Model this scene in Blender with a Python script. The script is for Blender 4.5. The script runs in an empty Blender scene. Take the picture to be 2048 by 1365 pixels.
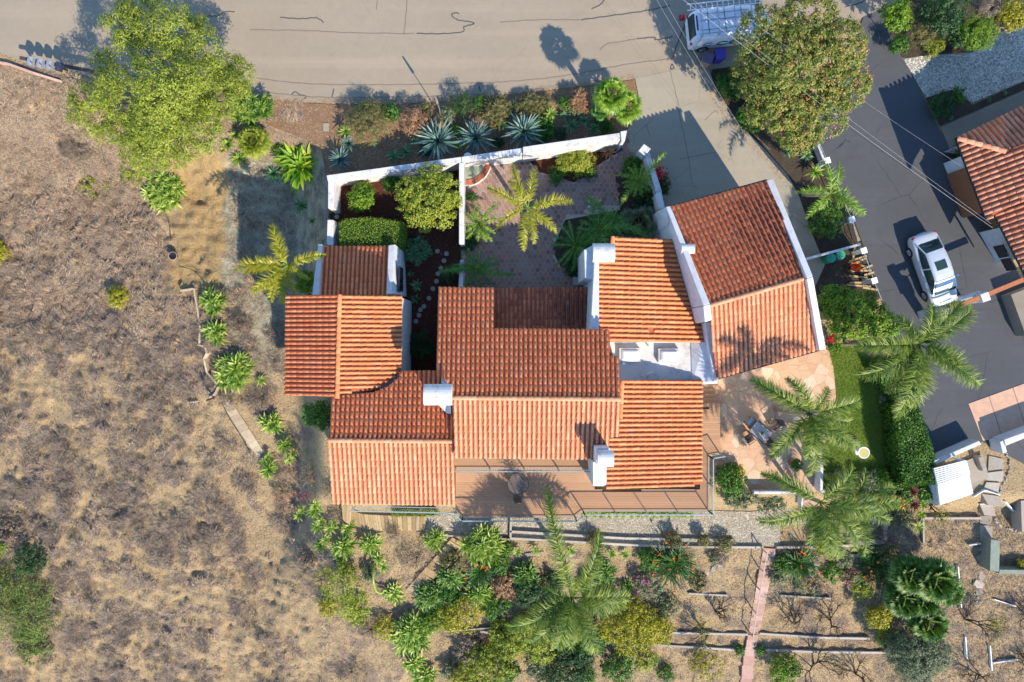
import bpy, bmesh, math, random
import numpy as np
from mathutils import Vector, noise
from mathutils.geometry import tessellate_polygon
PI = math.pi
scene = bpy.context.scene
COL = scene.collection
# ------------------------------------------------------------------ camera, sky, sun, exposure
S = 32.0            # photo pixels per metre on the ground
H = 42.0            # height of the drone
cam_d = bpy.data.cameras.new('camera'); cam = bpy.data.objects.new('camera', cam_d); COL.objects.link(cam)
cam.location = (0, 0, H); cam.rotation_euler = (0, 0, 0)
cam_d.sensor_width = 36.0; cam_d.lens = 18.0 * H / 32.0; cam_d.clip_end = 2000
scene.camera = cam
SUN_EL = math.radians(35)
SUN_DIR = Vector((0.545, -0.838, 0)).normalized()        # towards the sun, on the map (image right/down)
world = bpy.data.worlds.new('World'); scene.world = world; world.use_nodes = True
wn = world.node_tree
bg = wn.nodes['Background']; sky = wn.nodes.new('ShaderNodeTexSky'); sky.sky_type = 'NISHITA'
sky.sun_disc = False; sky.sun_elevation = SUN_EL
sky.sun_rotation = math.atan2(SUN_DIR.x, SUN_DIR.y)
sky.air_density = 1.0; sky.dust_density = 0.0; sky.ozone_density = 6.0
wn.links.new(sky.outputs[0], bg.inputs[0]); bg.inputs[1].default_value = 0.15
sun_d = bpy.data.lights.new('sun', 'SUN'); sun_d.energy = 3.5; sun_d.angle = math.radians(0.5); sun_d.color = (1.0, 0.905, 0.76)
sun = bpy.data.objects.new('sun', sun_d); COL.objects.link(sun); sun.location = (20, -30, 30)
sv = Vector((SUN_DIR.x * math.cos(SUN_EL), SUN_DIR.y * math.cos(SUN_EL), math.sin(SUN_EL)))
sun.rotation_euler = sv.to_track_quat('Z', 'Y').to_euler()
scene.view_settings.view_transform = 'Standard'; scene.view_settings.look = 'None'
scene.view_settings.gamma = 1; scene.view_settings.use_curve_mapping = False
scene.view_settings.exposure = 1.17
scene.cycles.max_bounces = 6; scene.cycles.transparent_max_bounces = 8
scene.cycles.diffuse_bounces = 3; scene.cycles.glossy_bounces = 2

# ------------------------------------------------------------------ helpers
def V(*a): return Vector(a)
def P(px, py, z=0.0):
    """world point at height z that stands at this place of the map"""
    k = (H - z) / H / S
    return Vector(((px - 1024) * k, -(py - 682.5) * k, z))
def sm(x, a, b):
    t = min(1.0, max(0.0, (x - a) / (b - a))); return t * t * (3 - 2 * t)
def lin(x, a, b): return min(1.0, max(0.0, (x - a) / (b - a)))
def g(px, py):
    """ground height over the map"""
    t = sm(py, 1000, 1330); z = -2.9 * (1 - .3 * t) * sm(py, 235, 400) * sm(-px, -(652 + 110 * t), -(590 - 200 * t))
    z += -2.4 * lin(-px, -430, 0) * sm(py, 130, 330)
    q = sm(px, 560, 680); z += -1.2 * (q * sm(py, 985, 1024) + (1 - q) * lin(py, 700, 1092))
    z += -2.8 * lin(py, 1092, 1400)
    return z
def gp(px, py, dz=0.0):
    return P(px, py, g(px, py) + dz)
def gxy(x, y):
    z = 0.0
    for _ in range(4):
        k = H * S / (H - z); z = g(1024 + x * k, 682.5 - y * k)
    return z
def under(px, py, h):
    """base point of a thing whose top, h above its own ground, is seen at this place"""
    z = h + g(px, py)
    for _ in range(4):
        p = P(px, py, z); z = gxy(p.x, p.y) + h
    p = P(px, py, z); return Vector((p.x, p.y, z - h))

def link(o, parent=None):
    COL.objects.link(o)
    if parent is not None: o.parent = parent
    return o
def tag(o, label=None, cat=None, group=None, kind=None):
    if label: o['label'] = label
    if cat: o['category'] = cat
    if group: o['group'] = group
    if kind: o['kind'] = kind
    return o
def thing(name, label, cat, loc=(0, 0, 0), rz=0.0, group=None):
    o = bpy.data.objects.new(name, None); o.empty_display_size = 0.3; link(o)
    o.location = loc; o.rotation_euler = (0, 0, rz)
    return tag(o, label, cat, group)

class MB:
    def __init__(s): s.v = []; s.f = []; s.m = []
    def add(s, vs, fs, mi=0):
        n = len(s.v); s.v.extend([tuple(v) for v in vs]); s.f.extend([tuple(i + n for i in f) for f in fs]); s.m.extend([mi] * len(fs))
    def prism(s, top, zb, mi=0):
        """top: ring of 3-D points, dropped straight down to zb (number or list)"""
        n = len(top); top = [Vector(t) for t in top]
        a = sum(top[i].x * top[(i + 1) % n].y - top[(i + 1) % n].x * top[i].y for i in range(n))
        if a < 0: top.reverse(); zb = list(reversed(zb)) if isinstance(zb, (list, tuple)) else zb
        zs = zb if isinstance(zb, (list, tuple)) else [zb] * n
        bot = [Vector((t.x, t.y, z)) for t, z in zip(top, zs)]
        vs = top + bot
        tri = tessellate_polygon([[Vector((t.x, t.y, 0)) for t in top]])
        fs = []
        for t in tri:
            p, q, r = [top[i] for i in t]
            if (q - p).to_2d().cross((r - p).to_2d()) < 0: t = (t[0], t[2], t[1])
            fs.append(tuple(t)); fs.append(tuple(i + n for i in reversed(t)))
        if n == 4: fs = [(0, 1, 2, 3), (7, 6, 5, 4)]
        fs += [(i + n, (i + 1) % n + n, (i + 1) % n, i) for i in range(n)]
        s.add(vs, fs, mi)
    def box(s, c, size, rz=0.0, mi=0, rx=0.0):
        hx, hy, hz = size[0] / 2, size[1] / 2, size[2] / 2; ca, sa = math.cos(rz), math.sin(rz); cr, sr = math.cos(rx), math.sin(rx)
        vs = []
        for z in (-hz, hz):
            for x, y in ((-hx, -hy), (hx, -hy), (hx, hy), (-hx, hy)):
                y2, z2 = y * cr - z * sr, y * sr + z * cr
                vs.append((c[0] + x * ca - y2 * sa, c[1] + x * sa + y2 * ca, c[2] + z2))
        s.add(vs, [(3, 2, 1, 0), (4, 5, 6, 7), (0, 1, 5, 4), (1, 2, 6, 5), (2, 3, 7, 6), (3, 0, 4, 7)], mi)
    def bar(s, a, b, w, h, mi=0):
        a, b = Vector(a), Vector(b); d = (b - a); L = d.length
        if L < 1e-6: return
        d /= L; up = V(0, 0, 1) if abs(d.z) < 0.95 else V(1, 0, 0)
        x = d.cross(up).normalized() * w / 2; y = x.cross(d).normalized() * h / 2
        vs = [p + i * x + j * y for p in (a, b) for i, j in ((-1, -1), (1, -1), (1, 1), (-1, 1))]
        s.add(vs, [(0, 1, 2, 3), (7, 6, 5, 4), (1, 0, 4, 5), (2, 1, 5, 6), (3, 2, 6, 7), (0, 3, 7, 4)], mi)
    def tube(s, pts, rad, n=8, mi=0, cap=True):
        pts = [Vector(p) for p in pts]; m = len(pts)
        rs = rad if isinstance(rad, (list, tuple)) else [rad] * m
        vs = []; prev = None
        for i, p in enumerate(pts):
            d = (pts[min(i + 1, m - 1)] - pts[max(i - 1, 0)]).normalized()
            ref = prev if prev is not None else (V(0, 0, 1) if abs(d.z) < 0.9 else V(1, 0, 0))
            x = ref - d * ref.dot(d)
            if x.length < 1e-4: x = V(1, 0, 0) - d * d.x
            x.normalize(); prev = x; y = d.cross(x)
            for k in range(n):
                a = 2 * PI * k / n; vs.append(p + (x * math.cos(a) + y * math.sin(a)) * rs[i])
        fs = [(i * n + k, i * n + (k + 1) % n, (i + 1) * n + (k + 1) % n, (i + 1) * n + k) for i in range(m - 1) for k in range(n)]
        if cap: fs += [tuple(range(n - 1, -1, -1)), tuple((m - 1) * n + k for k in range(n))]
        s.add(vs, fs, mi)
    def lathe(s, c, prof, n=20, mi=0):
        vs = [(c[0] + r * math.cos(2 * PI * k / n), c[1] + r * math.sin(2 * PI * k / n), c[2] + z) for r, z in prof for k in range(n)]
        fs = [(i * n + k, i * n + (k + 1) % n, (i + 1) * n + (k + 1) % n, (i + 1) * n + k) for i in range(len(prof) - 1) for k in range(n)]
        fs += [tuple(range(n - 1, -1, -1)), tuple((len(prof) - 1) * n + k for k in range(n))]
        s.add(vs, fs, mi)
    def build(s, name, mats, parent=None, off=None, smooth=False, bevel=0.0, subsurf=0):
        me = bpy.data.meshes.new(name)
        off = Vector(off) if off is not None else (root_loc(parent) if parent is not None else V(0, 0, 0))
        me.from_pydata([(v[0] - off.x, v[1] - off.y, v[2] - off.z) for v in s.v], [], s.f)
        if not isinstance(mats, (list, tuple)): mats = [mats]
        for m in mats: me.materials.append(m)
        me.polygons.foreach_set('material_index', s.m)
        if smooth: me.polygons.foreach_set('use_smooth', [True] * len(s.f))
        me.update()
        o = bpy.data.objects.new(name, me)
        if parent is None: o.location = off
        link(o, parent)
        if bevel: b = o.modifiers.new('b', 'BEVEL'); b.width = bevel; b.segments = 2; b.limit_method = 'ANGLE'
        if subsurf: b = o.modifiers.new('s', 'SUBSURF'); b.levels = subsurf; b.render_levels = subsurf
        return o
def root_loc(o):
    while o.parent is not None: o = o.parent
    return Vector(o.location)

def np_mesh(name, Vv, F, mats, parent=None, off=None, mi=None, smooth=False):
    """fast mesh from arrays; F is (n,4) or (n,3)"""
    Vv = np.asarray(Vv, dtype=np.float64); F = np.asarray(F, dtype=np.int32)
    off = Vector(off) if off is not None else (root_loc(parent) if parent is not None else V(0, 0, 0))
    Vv = Vv - np.array(off)
    me = bpy.data.meshes.new(name); k = F.shape[1]
    me.vertices.add(len(Vv)); me.vertices.foreach_set('co', Vv.astype(np.float32).ravel())
    me.loops.add(F.size); me.loops.foreach_set('vertex_index', F.ravel())
    me.polygons.add(len(F)); me.polygons.foreach_set('loop_start', np.arange(0, F.size, k, dtype=np.int32))
    try: me.polygons.foreach_set('loop_total', np.full(len(F), k, dtype=np.int32))
    except Exception: pass
    if not isinstance(mats, (list, tuple)): mats = [mats]
    for m in mats: me.materials.append(m)
    if mi is not None: me.polygons.foreach_set('material_index', np.asarray(mi, dtype=np.int32))
    if smooth: me.polygons.foreach_set('use_smooth', np.ones(len(F), dtype=bool))
    me.update(calc_edges=True)
    o = bpy.data.objects.new(name, me)
    if parent is None: o.location = off
    return link(o, parent)
class NB:
    """collects array meshes of quads"""
    def __init__(s): s.V = []; s.F = []; s.n = 0
    def add(s, v, f):
        s.V.append(v); s.F.append(f + s.n); s.n += len(v)
    def build(s, name, mat, parent=None, off=None, smooth=False):
        return np_mesh(name, np.concatenate(s.V), np.concatenate(s.F), mat, parent, off, smooth=smooth)
def unit(a): return a / np.maximum(1e-9, np.linalg.norm(a, axis=-1, keepdims=True))

def spline(pts, k=6, closed=True):
    n = len(pts); out = []
    for i in range(n if closed else n - 1):
        p0, p1, p2, p3 = [pts[j % n] if closed else pts[max(0, min(n - 1, j))] for j in (i - 1, i, i + 1, i + 2)]
        for s_ in range(k):
            t = s_ / k
            out.append(tuple(0.5 * ((2 * b) + (-a + c) * t + (2 * a - 5 * b + 4 * c - d) * t * t + (-a + 3 * b - 3 * c + d) * t ** 3) for a, b, c, d in zip(p0, p1, p2, p3)))
    if not closed: out.append(tuple(pts[-1]))
    return out
def inside(poly, x, y):
    c = False; n = len(poly); j = n - 1
    for i in range(n):
        xi, yi = poly[i][0], poly[i][1]; xj, yj = poly[j][0], poly[j][1]
        if (yi > y) != (yj > y) and x < (xj - xi) * (y - yi) / (yj - yi) + xi: c = not c
        j = i
    return c
def sheet(name, pts, mat, z=0.02, smooth=0, follow=False, thick=0.0):
    """a piece of the ground: one flat sheet (or a slab when thick)"""
    if smooth: pts = spline(pts, smooth)
    ring = [gp(x, y, z) if follow else P(x, y, z) for x, y in pts]
    m = MB()
    if thick: m.prism(ring, [r.z - thick for r in ring])
    else:
        fs = []
        for t in tessellate_polygon([[Vector((r.x, r.y, 0)) for r in ring]]):
            p, q, r = [ring[i] for i in t]
            fs.append(tuple(t) if (q - p).to_2d().cross((r - p).to_2d()) > 0 else (t[0], t[2], t[1]))
        m.add(ring, fs)
    o = m.build(name, mat); o['kind'] = 'structure'; return o
def ribbon(m, pts, w, dz, flat=None, mi=0):
    pts = [gp(x, y, dz) if flat is None else P(x, y, flat) for x, y in pts]
    n = len(pts); vs = []
    for i, p in enumerate(pts):
        d = (pts[min(n - 1, i + 1)] - pts[max(0, i - 1)]).to_2d().normalized(); q = Vector((-d.y, d.x, 0)) * w / 2
        vs += [p + q, p - q]
    m.add(vs, [(2 * i, 2 * i + 1, 2 * i + 3, 2 * i + 2) for i in range(n - 1)], mi)

# ------------------------------------------------------------------ materials
def lc(r, g_, b):
    f = lambda c: (c / 255 / 12.92) if c / 255 <= 0.04045 else ((c / 255 + 0.055) / 1.055) ** 2.4
    return (f(r), f(g_), f(b), 1)
class NT:
    def __init__(s, name):
        s.m = bpy.data.materials.new(name); s.m.use_nodes = True; s.t = s.m.node_tree; s.N = s.t.nodes; s.L = s.t.links
        s.b = s.N['Principled BSDF']; s.out = s.N['Material Output']
    def n(s, typ, ins=None, **kw):
        x = s.N.new(typ)
        for k, v in kw.items(): setattr(x, k, v)
        for k, v in (ins or {}).items(): s.set(x, k, v)
        return x
    def set(s, x, k, v):
        if hasattr(v, 'is_linked') or isinstance(v, bpy.types.NodeSocket): s.L.new(v, x.inputs[k])
        else: x.inputs[k].default_value = v
    def pos(s):
        if not hasattr(s, '_p'): s._p = s.n('ShaderNodeNewGeometry')
        return s._p.outputs['Position']
    def isl(s):
        s.pos(); return s._p.outputs['Random Per Island']
    def objc(s): return s.n('ShaderNodeTexCoord').outputs['Object']
    def noise(s, scale, detail=4, rough=0.6, vec=None, dist=0.0):
        return s.n('ShaderNodeTexNoise', {'Vector': vec or s.pos(), 'Scale': scale, 'Detail': detail, 'Roughness': rough, 'Distortion': dist}).outputs['Fac']
    def ramp(s, fac, stops, interp='LINEAR'):
        r = s.n('ShaderNodeValToRGB', {'Fac': fac}); e = r.color_ramp; e.interpolation = interp
        while len(e.elements) < len(stops): e.elements.new(0.5)
        for el, (p, c) in zip(e.elements, stops):
            el.position = p; el.color = c if len(c) == 4 else (*c, 1)
        return r.outputs['Color']
    def mix(s, f, a, b, mode='MIX'):
        x = s.n('ShaderNodeMix', data_type='RGBA', blend_type=mode); s.set(x, 0, f); s.set(x, 6, a); s.set(x, 7, b); return x.outputs[2]
    def math(s, op, a, b=0.0, c=None):
        x = s.n('ShaderNodeMath', operation=op); s.set(x, 0, a); s.set(x, 1, b)
        if c is not None: s.set(x, 2, c)
        return x.outputs[0]
    def step(s, f, a, b):
        x = s.n('ShaderNodeMapRange', {'Value': f, 'From Min': a, 'From Max': b}); return x.outputs[0]
    def bump(s, h, strength=0.3, dist=0.05):
        x = s.n('ShaderNodeBump', {'Height': h, 'Strength': strength, 'Distance': dist}); s.L.new(x.outputs[0], s.b.inputs['Normal']); return x
    def fin(s, col, rough=0.8, metal=0.0, spec=0.3):
        s.set(s.b, 'Base Color', col); s.set(s.b, 'Roughness', rough); s.set(s.b, 'Metallic', metal); s.set(s.b, 'Specular IOR Level', spec)
        return s.m
def G(v): return (v, v, v, 1)
def sc(c, k): return tuple(x * k for x in c[:3]) + (1,)
_mc = {}
def plain(name, col, rough=0.6, metal=0.0, var=0.12, scale=6, bump=0.0):
    if name in _mc: return _mc[name]
    t = NT(name); f = t.noise(scale, 5)
    c = t.mix(t.step(f, 0.3, 0.7), sc(col, 1 - var), sc(col, 1 + var))
    if bump: t.bump(f, bump)
    _mc[name] = t.fin(c, rough, metal); return _mc[name]
def leaf(name, c1, c2, c3, tr=0.3, rough=0.5, spec=0.35, nscale=0.9):
    """foliage: colour differs from leaf to leaf and from bough to bough"""
    t = NT(name); r = t.isl(); f = t.noise(nscale, 3)
    x = t.math('ADD', t.math('MULTIPLY', r, 0.65), t.math('MULTIPLY', t.step(f, 0.3, 0.7), 0.35))
    c = t.ramp(x, [(0.08, c1), (0.5, c2), (0.92, c3)])
    t.fin(c, rough, 0, spec)
    tl = t.n('ShaderNodeBsdfTranslucent', {'Color': t.mix(1.0, c, (0.95, 1.0, 0.35, 1), 'MULTIPLY')})
    mx = t.n('ShaderNodeMixShader', {0: tr, 1: t.b.outputs[0], 2: tl.outputs[0]}); t.L.new(mx.outputs[0], t.out.inputs[0])
    return t.m

# terracotta tiles: every tile its own tone, with bleached and lichen-dark patches
def terracotta(name, a, b, c, stain=0.25, stain_at=None, bleach=0.25):
    t = NT(name); r = t.isl()
    col = t.ramp(r, [(0.0, sc(a, .85)), (0.05, a), (0.5, b), (0.95, c), (1.0, sc(c, 1.2))])
    f = t.noise(9, 6, 0.7); col = t.mix(t.math('MULTIPLY', t.step(f, 0.35, 0.75), 0.35), col, sc(a, 0.55))
    w = t.noise(1.1, 4, 0.6); col = t.mix(t.math('MULTIPLY', t.step(w, 0.55, 0.72), bleach), col, lc(214, 172, 140))
    fine = t.noise(34, 4, 0.7); spots = t.math('MULTIPLY', t.step(fine, 0.6, 0.68), t.step(t.noise(1.7, 3), 0.45, 0.6))
    col = t.mix(t.math('MULTIPLY', spots, 0.45), col, lc(200, 185, 170))
    sn = t.noise(3.2, 6, 0.75, vec=None)
    if stain_at:
        d = t.n('ShaderNodeVectorMath', {0: t.pos(), 1: tuple(stain_at[0])}, operation='DISTANCE').outputs['Value']
        near = t.step(d, stain_at[1], 0.3); th = t.math('ADD', t.math('MULTIPLY', near, 0.4), sn)
        k = t.math('MULTIPLY', t.step(th, 0.68, 0.85), 0.85)
    else: k = t.math('MULTIPLY', t.step(sn, 0.58, 0.72), stain * 1.3)
    col = t.mix(k, col, lc(58, 42, 42))
    t.bump(f, 0.25, 0.02)
    return t.fin(col, 0.75, 0, 0.25)
M = {}
M['tile'] = terracotta('terracotta_tile', lc(216, 118, 72), lc(222, 127, 78), lc(227, 138, 90))
M['tile_pale'] = terracotta('bleached_terracotta_tile', lc(196, 132, 96), lc(202, 139, 102), lc(207, 148, 112), bleach=0.4)
M['tile_e'] = terracotta('highlit_orange_tile', lc(208, 128, 78), lc(212, 134, 82), lc(217, 144, 94))  # yellowish highlight of the east slopes put into the base colour
M['tile_n'] = terracotta('neighbour_terracotta_tile', lc(176, 116, 88), lc(190, 130, 98), lc(200, 144, 112), bleach=0.35)
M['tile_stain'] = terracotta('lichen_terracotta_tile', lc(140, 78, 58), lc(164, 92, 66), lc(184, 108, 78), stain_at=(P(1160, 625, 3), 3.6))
M['tile_garage'] = terracotta('garage_terracotta_tile', lc(206, 108, 68), lc(216, 120, 74), lc(222, 132, 86), stain_at=(P(1555, 450, 4.5), 6.4))
def stucco(name, col, dirt):
    t = NT(name); f = t.noise(1.6, 8, 0.75); q = t.noise(14, 4); s2 = t.noise(5.0, 8, 0.8); col = t.mix(t.math('MULTIPLY', t.step(s2, 0.52, 0.7), 0.35), col, lc(176, 168, 154))
    c = t.mix(t.math('MULTIPLY', t.step(f, 0.5, 0.72), dirt), col, sc(lc(150, 138, 120), 1)); t.bump(q, 0.25, 0.02)
    return t.fin(c, 0.85, 0, 0.2)
M['white'] = stucco('white_stucco', (0.6, 0.59, 0.575, 1), 0.5)
M['whitetop'] = stucco('weathered_white_wall_top', (0.6, 0.58, 0.555, 1), 1.0)
M['membrane'] = stucco('dirty_white_roof_membrane', (0.56, 0.54, 0.505, 1), 1.0)
M['glass'] = plain('dark_window_glass', (0.02, 0.025, 0.03, 1), 0.08, 0, 0.1)
M['darkmetal'] = plain('dark_metal', (0.05, 0.05, 0.055, 1), 0.45, 0.6)
M['rail'] = plain('grey_green_painted_metal', lc(150, 165, 160), 0.45, 0.2)
M['whitepaint'] = plain('white_paint', (0.75, 0.75, 0.74, 1), 0.5, 0, 0.04)
M['brick'] = None
def road_mat(name, a, b, crack=0.5, ps=0.25):
    t = NT(name); f = t.noise(0.16, 6, 0.65); q = t.noise(ps * 10, 6, 0.7); h = t.noise(55, 3, 0.8)
    c = t.mix(t.step(f, 0.3, 0.7), a, b)
    c = t.mix(t.math('MULTIPLY', t.step(q, 0.35, 0.7), 0.3), c, sc(a, 0.78))
    c = t.mix(t.math('MULTIPLY', t.step(h, 0.35, 0.7), 0.25), c, sc(a, 0.6))
    tr = t.n('ShaderNodeMapping', {'Vector': t.pos(), 'Scale': (0.03, 0.9, 1.0)}).outputs[0]
    c = t.mix(t.math('MULTIPLY', t.step(t.noise(1.0, 4, 0.6, vec=tr), 0.5, 0.75), 0.3), c, sc(b, 1.25)); c = t.mix(t.math('MULTIPLY', t.step(t.noise(0.55, 8, 0.75), 0.58, 0.7), 0.4), c, sc(a, 0.72))
    wv = t.n('ShaderNodeMix', {0: 0.35, 4: t.pos(), 5: t.n('ShaderNodeTexNoise', {'Vector': t.pos(), 'Scale': 0.7, 'Detail': 4}).outputs['Color']}, data_type='VECTOR').outputs[1]
    vo = t.n('ShaderNodeTexVoronoi', {'Vector': wv, 'Scale': 0.42}, feature='DISTANCE_TO_EDGE').outputs['Distance']
    k = t.math('MULTIPLY', t.math('MULTIPLY', t.step(vo, 0.007, 0.0), crack), t.step(t.noise(0.35, 2), 0.46, 0.58))
    c = t.mix(k, c, sc(a, 0.3)); t.bump(h, 0.35, 0.01)
    return t.fin(c, 0.9, 0, 0.2)
M['road'] = road_mat('sun_bleached_asphalt', lc(148, 134, 114), lc(160, 145, 123), 0.15)
M['drive_n'] = road_mat('dark_sealed_asphalt', lc(78, 79, 80), lc(88, 88, 89), 0.8)
M['conc'] = road_mat('driveway_concrete', lc(150, 141, 122), lc(165, 153, 132), 0.45)
M['conc_path'] = road_mat('path_concrete', lc(132, 122, 106), lc(146, 134, 116), 0.3)
M['seal'] = plain('crack_seal_tar', lc(84, 80, 76), 0.7)
M['sealfaint'] = plain('faint_crack_line', lc(122, 110, 96), 0.8)
def soil_mat(name, a, b, c_, scale=1.0, speck=0.5, specc=None):
    t = NT(name); f = t.noise(0.9 * scale, 8, 0.7); q = t.noise(9 * scale, 6, 0.75); h = t.noise(38 * scale, 3, 0.8)
    c = t.mix(t.step(f, 0.35, 0.65), a, b); c = t.mix(t.math('MULTIPLY', t.step(q, 0.45, 0.65), 0.7), c, c_)
    c = t.mix(t.math('MULTIPLY', t.step(h, 0.62, 0.7), speck), c, specc or sc(b, 1.7)); t.bump(t.math('ADD', q, t.math('MULTIPLY', h, 0.5)), 0.6, 0.06)
    return t.fin(c, 0.95, 0, 0.1)
M['mulch'] = soil_mat('dark_red_mulch', lc(74, 44, 34), lc(92, 54, 40), lc(48, 30, 26), 1.3, 0.5, lc(150, 110, 90))
M['bed'] = soil_mat('brown_garden_soil', lc(128, 98, 72), lc(150, 118, 88), lc(92, 72, 56), 1.0, 0.3)
M['darksoil'] = soil_mat('dark_garden_soil', lc(66, 58, 50), lc(86, 74, 60), lc(46, 42, 36))  # a darker soil tone than the brown bed
M['cliff'] = soil_mat('pale_sandstone', lc(182, 152, 104), lc(196, 170, 124), lc(140, 112, 74), 0.8, 0.4)
M['yard'] = soil_mat('grey_beige_bare_soil', lc(140, 132, 108), lc(160, 150, 124), lc(104, 100, 84), 0.7, 0.2)
M['lawn'] = soil_mat('lawn_soil', lc(96, 120, 46), lc(112, 132, 56), lc(110, 100, 62), 0.8, 0.1)
def gravel(name, a, b, c_, scale=9):
    t = NT(name); vo = t.n('ShaderNodeTexVoronoi', {'Vector': t.pos(), 'Scale': scale}); ed = t.n('ShaderNodeTexVoronoi', {'Vector': t.pos(), 'Scale': scale}, feature='DISTANCE_TO_EDGE').outputs['Distance']
    sp = t.n('ShaderNodeSeparateColor', {0: vo.outputs['Color']}).outputs[0]
    c = t.ramp(sp, [(0.0, c_), (0.3, a), (0.7, b), (1.0, sc(b, 1.25))]); c = t.mix(t.step(ed, 0.08, 0.0), c, sc(c_, 0.5))
    c = t.mix(t.math('MULTIPLY', t.step(t.noise(0.8, 5), 0.4, 0.7), 0.25), c, sc(c_, 0.9))
    t.bump(t.step(ed, 0.0, 0.2), 0.9, 0.04)
    return t.fin(c, 0.9, 0, 0.15)
M['gravel'] = gravel('pale_gravel', lc(186, 174, 150), lc(204, 192, 168), lc(164, 148, 126), 13)
M['gravel_n'] = gravel('grey_white_gravel', lc(188, 180, 162), lc(212, 204, 186), lc(150, 142, 126), 10)
def flagstone():
    t = NT('flagstone_paving'); vo = t.n('ShaderNodeTexVoronoi', {'Vector': t.pos(), 'Scale': 1.5, 'Randomness': 1.0}); ed = t.n('ShaderNodeTexVoronoi', {'Vector': t.pos(), 'Scale': 1.5, 'Randomness': 1.0}, feature='DISTANCE_TO_EDGE').outputs['Distance']
    sp = t.n('ShaderNodeSeparateColor', {0: vo.outputs['Color']}).outputs[0]
    c = t.ramp(sp, [(0.0, lc(190, 150, 116)), (0.3, lc(204, 164, 130)), (0.6, lc(198, 166, 130)), (0.85, lc(210, 176, 146)), (1.0, lc(208, 190, 158))])
    c = t.mix(t.math('MULTIPLY', t.step(t.noise(3, 6, 0.7), 0.35, 0.7), 0.3), c, lc(170, 120, 84))
    c = t.mix(t.math('MULTIPLY', t.step(ed, 0.022, 0.006), .6), c, lc(160, 130, 104)); t.bump(t.step(ed, 0.0, 0.03), 0.4, 0.02)
    return t.fin(c, 0.85, 0, 0.2)
M['flag'] = flagstone()
def isl_mat(name, stops, rough=0.85, dirt=0.3, dcol=None, nsc=5):
    t = NT(name); c = t.ramp(t.isl(), stops); f = t.noise(nsc, 6, 0.7)
    c = t.mix(t.math('MULTIPLY', t.step(f, 0.45, 0.7), dirt), c, dcol or sc(stops[0][1], 0.5)); t.bump(f, 0.3, 0.02)
    return t.fin(c, rough, 0, 0.2)
M['hex'] = isl_mat('hexagonal_clay_paver', [(0, lc(126, 98, 86)), (0.4, lc(148, 118, 102)), (0.7, lc(160, 124, 104)), (1, lc(146, 130, 122))])
M['grout'] = soil_mat('paver_grout', lc(188, 172, 156), lc(200, 184, 168), lc(150, 134, 120))
M['brick'] = isl_mat('red_brick', [(0, lc(150, 78, 54)), (0.5, lc(178, 98, 68)), (1, lc(196, 122, 92))])
M['stepbrick'] = isl_mat('pink_brown_step_brick', [(0, lc(168, 132, 114)), (0.5, lc(186, 150, 132)), (1, lc(200, 168, 150))])
M['planks'] = isl_mat('weathered_planks', [(0, lc(150, 124, 88)), (0.4, lc(172, 146, 104)), (0.75, lc(190, 164, 120)), (1, lc(168, 150, 120))])
M['timber'] = isl_mat('grey_timber', [(0, lc(150, 140, 126)), (0.5, lc(172, 162, 148)), (1, lc(190, 182, 168))])
M['stone'] = isl_mat('grey_stone', [(0, lc(140, 130, 116)), (0.5, lc(164, 152, 136)), (1, lc(182, 172, 156))])
M['tanstone'] = isl_mat('tan_stone', [(0, lc(166, 146, 118)), (0.5, lc(184, 164, 134)), (1, lc(198, 180, 150))])
M['deck'] = isl_mat('brown_composite_deck', [(0, lc(170, 130, 98)), (0.5, lc(175, 135, 103)), (1, lc(180, 140, 108))], dirt=0.12)
M['twig'] = leaf('dry_twig', lc(96, 82, 70), lc(130, 112, 94), lc(170, 148, 120), 0.0, 0.9, 0.1)
M['bark'] = plain('palm_bark', lc(140, 126, 106), 0.9, 0, 0.3, 12, 0.5)
M['barkd'] = plain('dark_bark', lc(74, 62, 52), 0.9, 0, 0.3, 12, 0.5)
M['barkg'] = plain('grey_bark', lc(128, 122, 112), 0.9, 0, 0.3, 12, 0.5)
# foliage
M['pepper'] = leaf('yellow_green_feathery_leaves', lc(82, 102, 28), lc(134, 146, 44), lc(180, 184, 76), 0.35)
M['photinia'] = leaf('green_leaves_with_coral_tips', lc(56, 86, 28), lc(118, 134, 44), lc(178, 150, 84), 0.25, nscale=1.8)
M['citrus'] = leaf('olive_yellow_leaves', lc(82, 102, 26), lc(136, 150, 42), lc(190, 188, 76), 0.3)
M['lime'] = leaf('lime_green_leaves', lc(58, 92, 20), lc(100, 136, 26), lc(150, 172, 48), 0.3)
M['lime2'] = leaf('dusty_green_leaves', lc(72, 90, 34), lc(100, 122, 46), lc(144, 150, 72), 0.25)
M['hedge'] = leaf('bright_hedge_leaves', lc(70, 104, 24), lc(108, 140, 32), lc(160, 168, 62), 0.25)
M['green'] = leaf('mid_green_leaves', lc(36, 72, 20), lc(66, 110, 26), lc(112, 148, 46), 0.25)
M['dark'] = leaf('dark_green_leaves', lc(24, 48, 22), lc(42, 76, 30), lc(76, 108, 46), 0.2)
M['greygreen'] = leaf('grey_green_leaves', lc(70, 84, 56), lc(100, 112, 78), lc(140, 146, 106), 0.2)
M['olive'] = leaf('olive_brown_leaves', lc(78, 78, 42), lc(110, 106, 58), lc(146, 136, 84), 0.2)
M['yellow'] = leaf('golden_yellow_leaves', lc(104, 110, 20), lc(152, 148, 30), lc(200, 188, 54), 0.3)
M['dry'] = leaf('dry_grey_brown_twigs', lc(92, 80, 70), lc(126, 110, 94), lc(158, 142, 120), 0.1, 0.9, 0.1)
M['pinkdry'] = leaf('pinkish_succulent_leaves', lc(120, 84, 60), lc(158, 118, 84), lc(184, 148, 108), 0.15)
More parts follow.
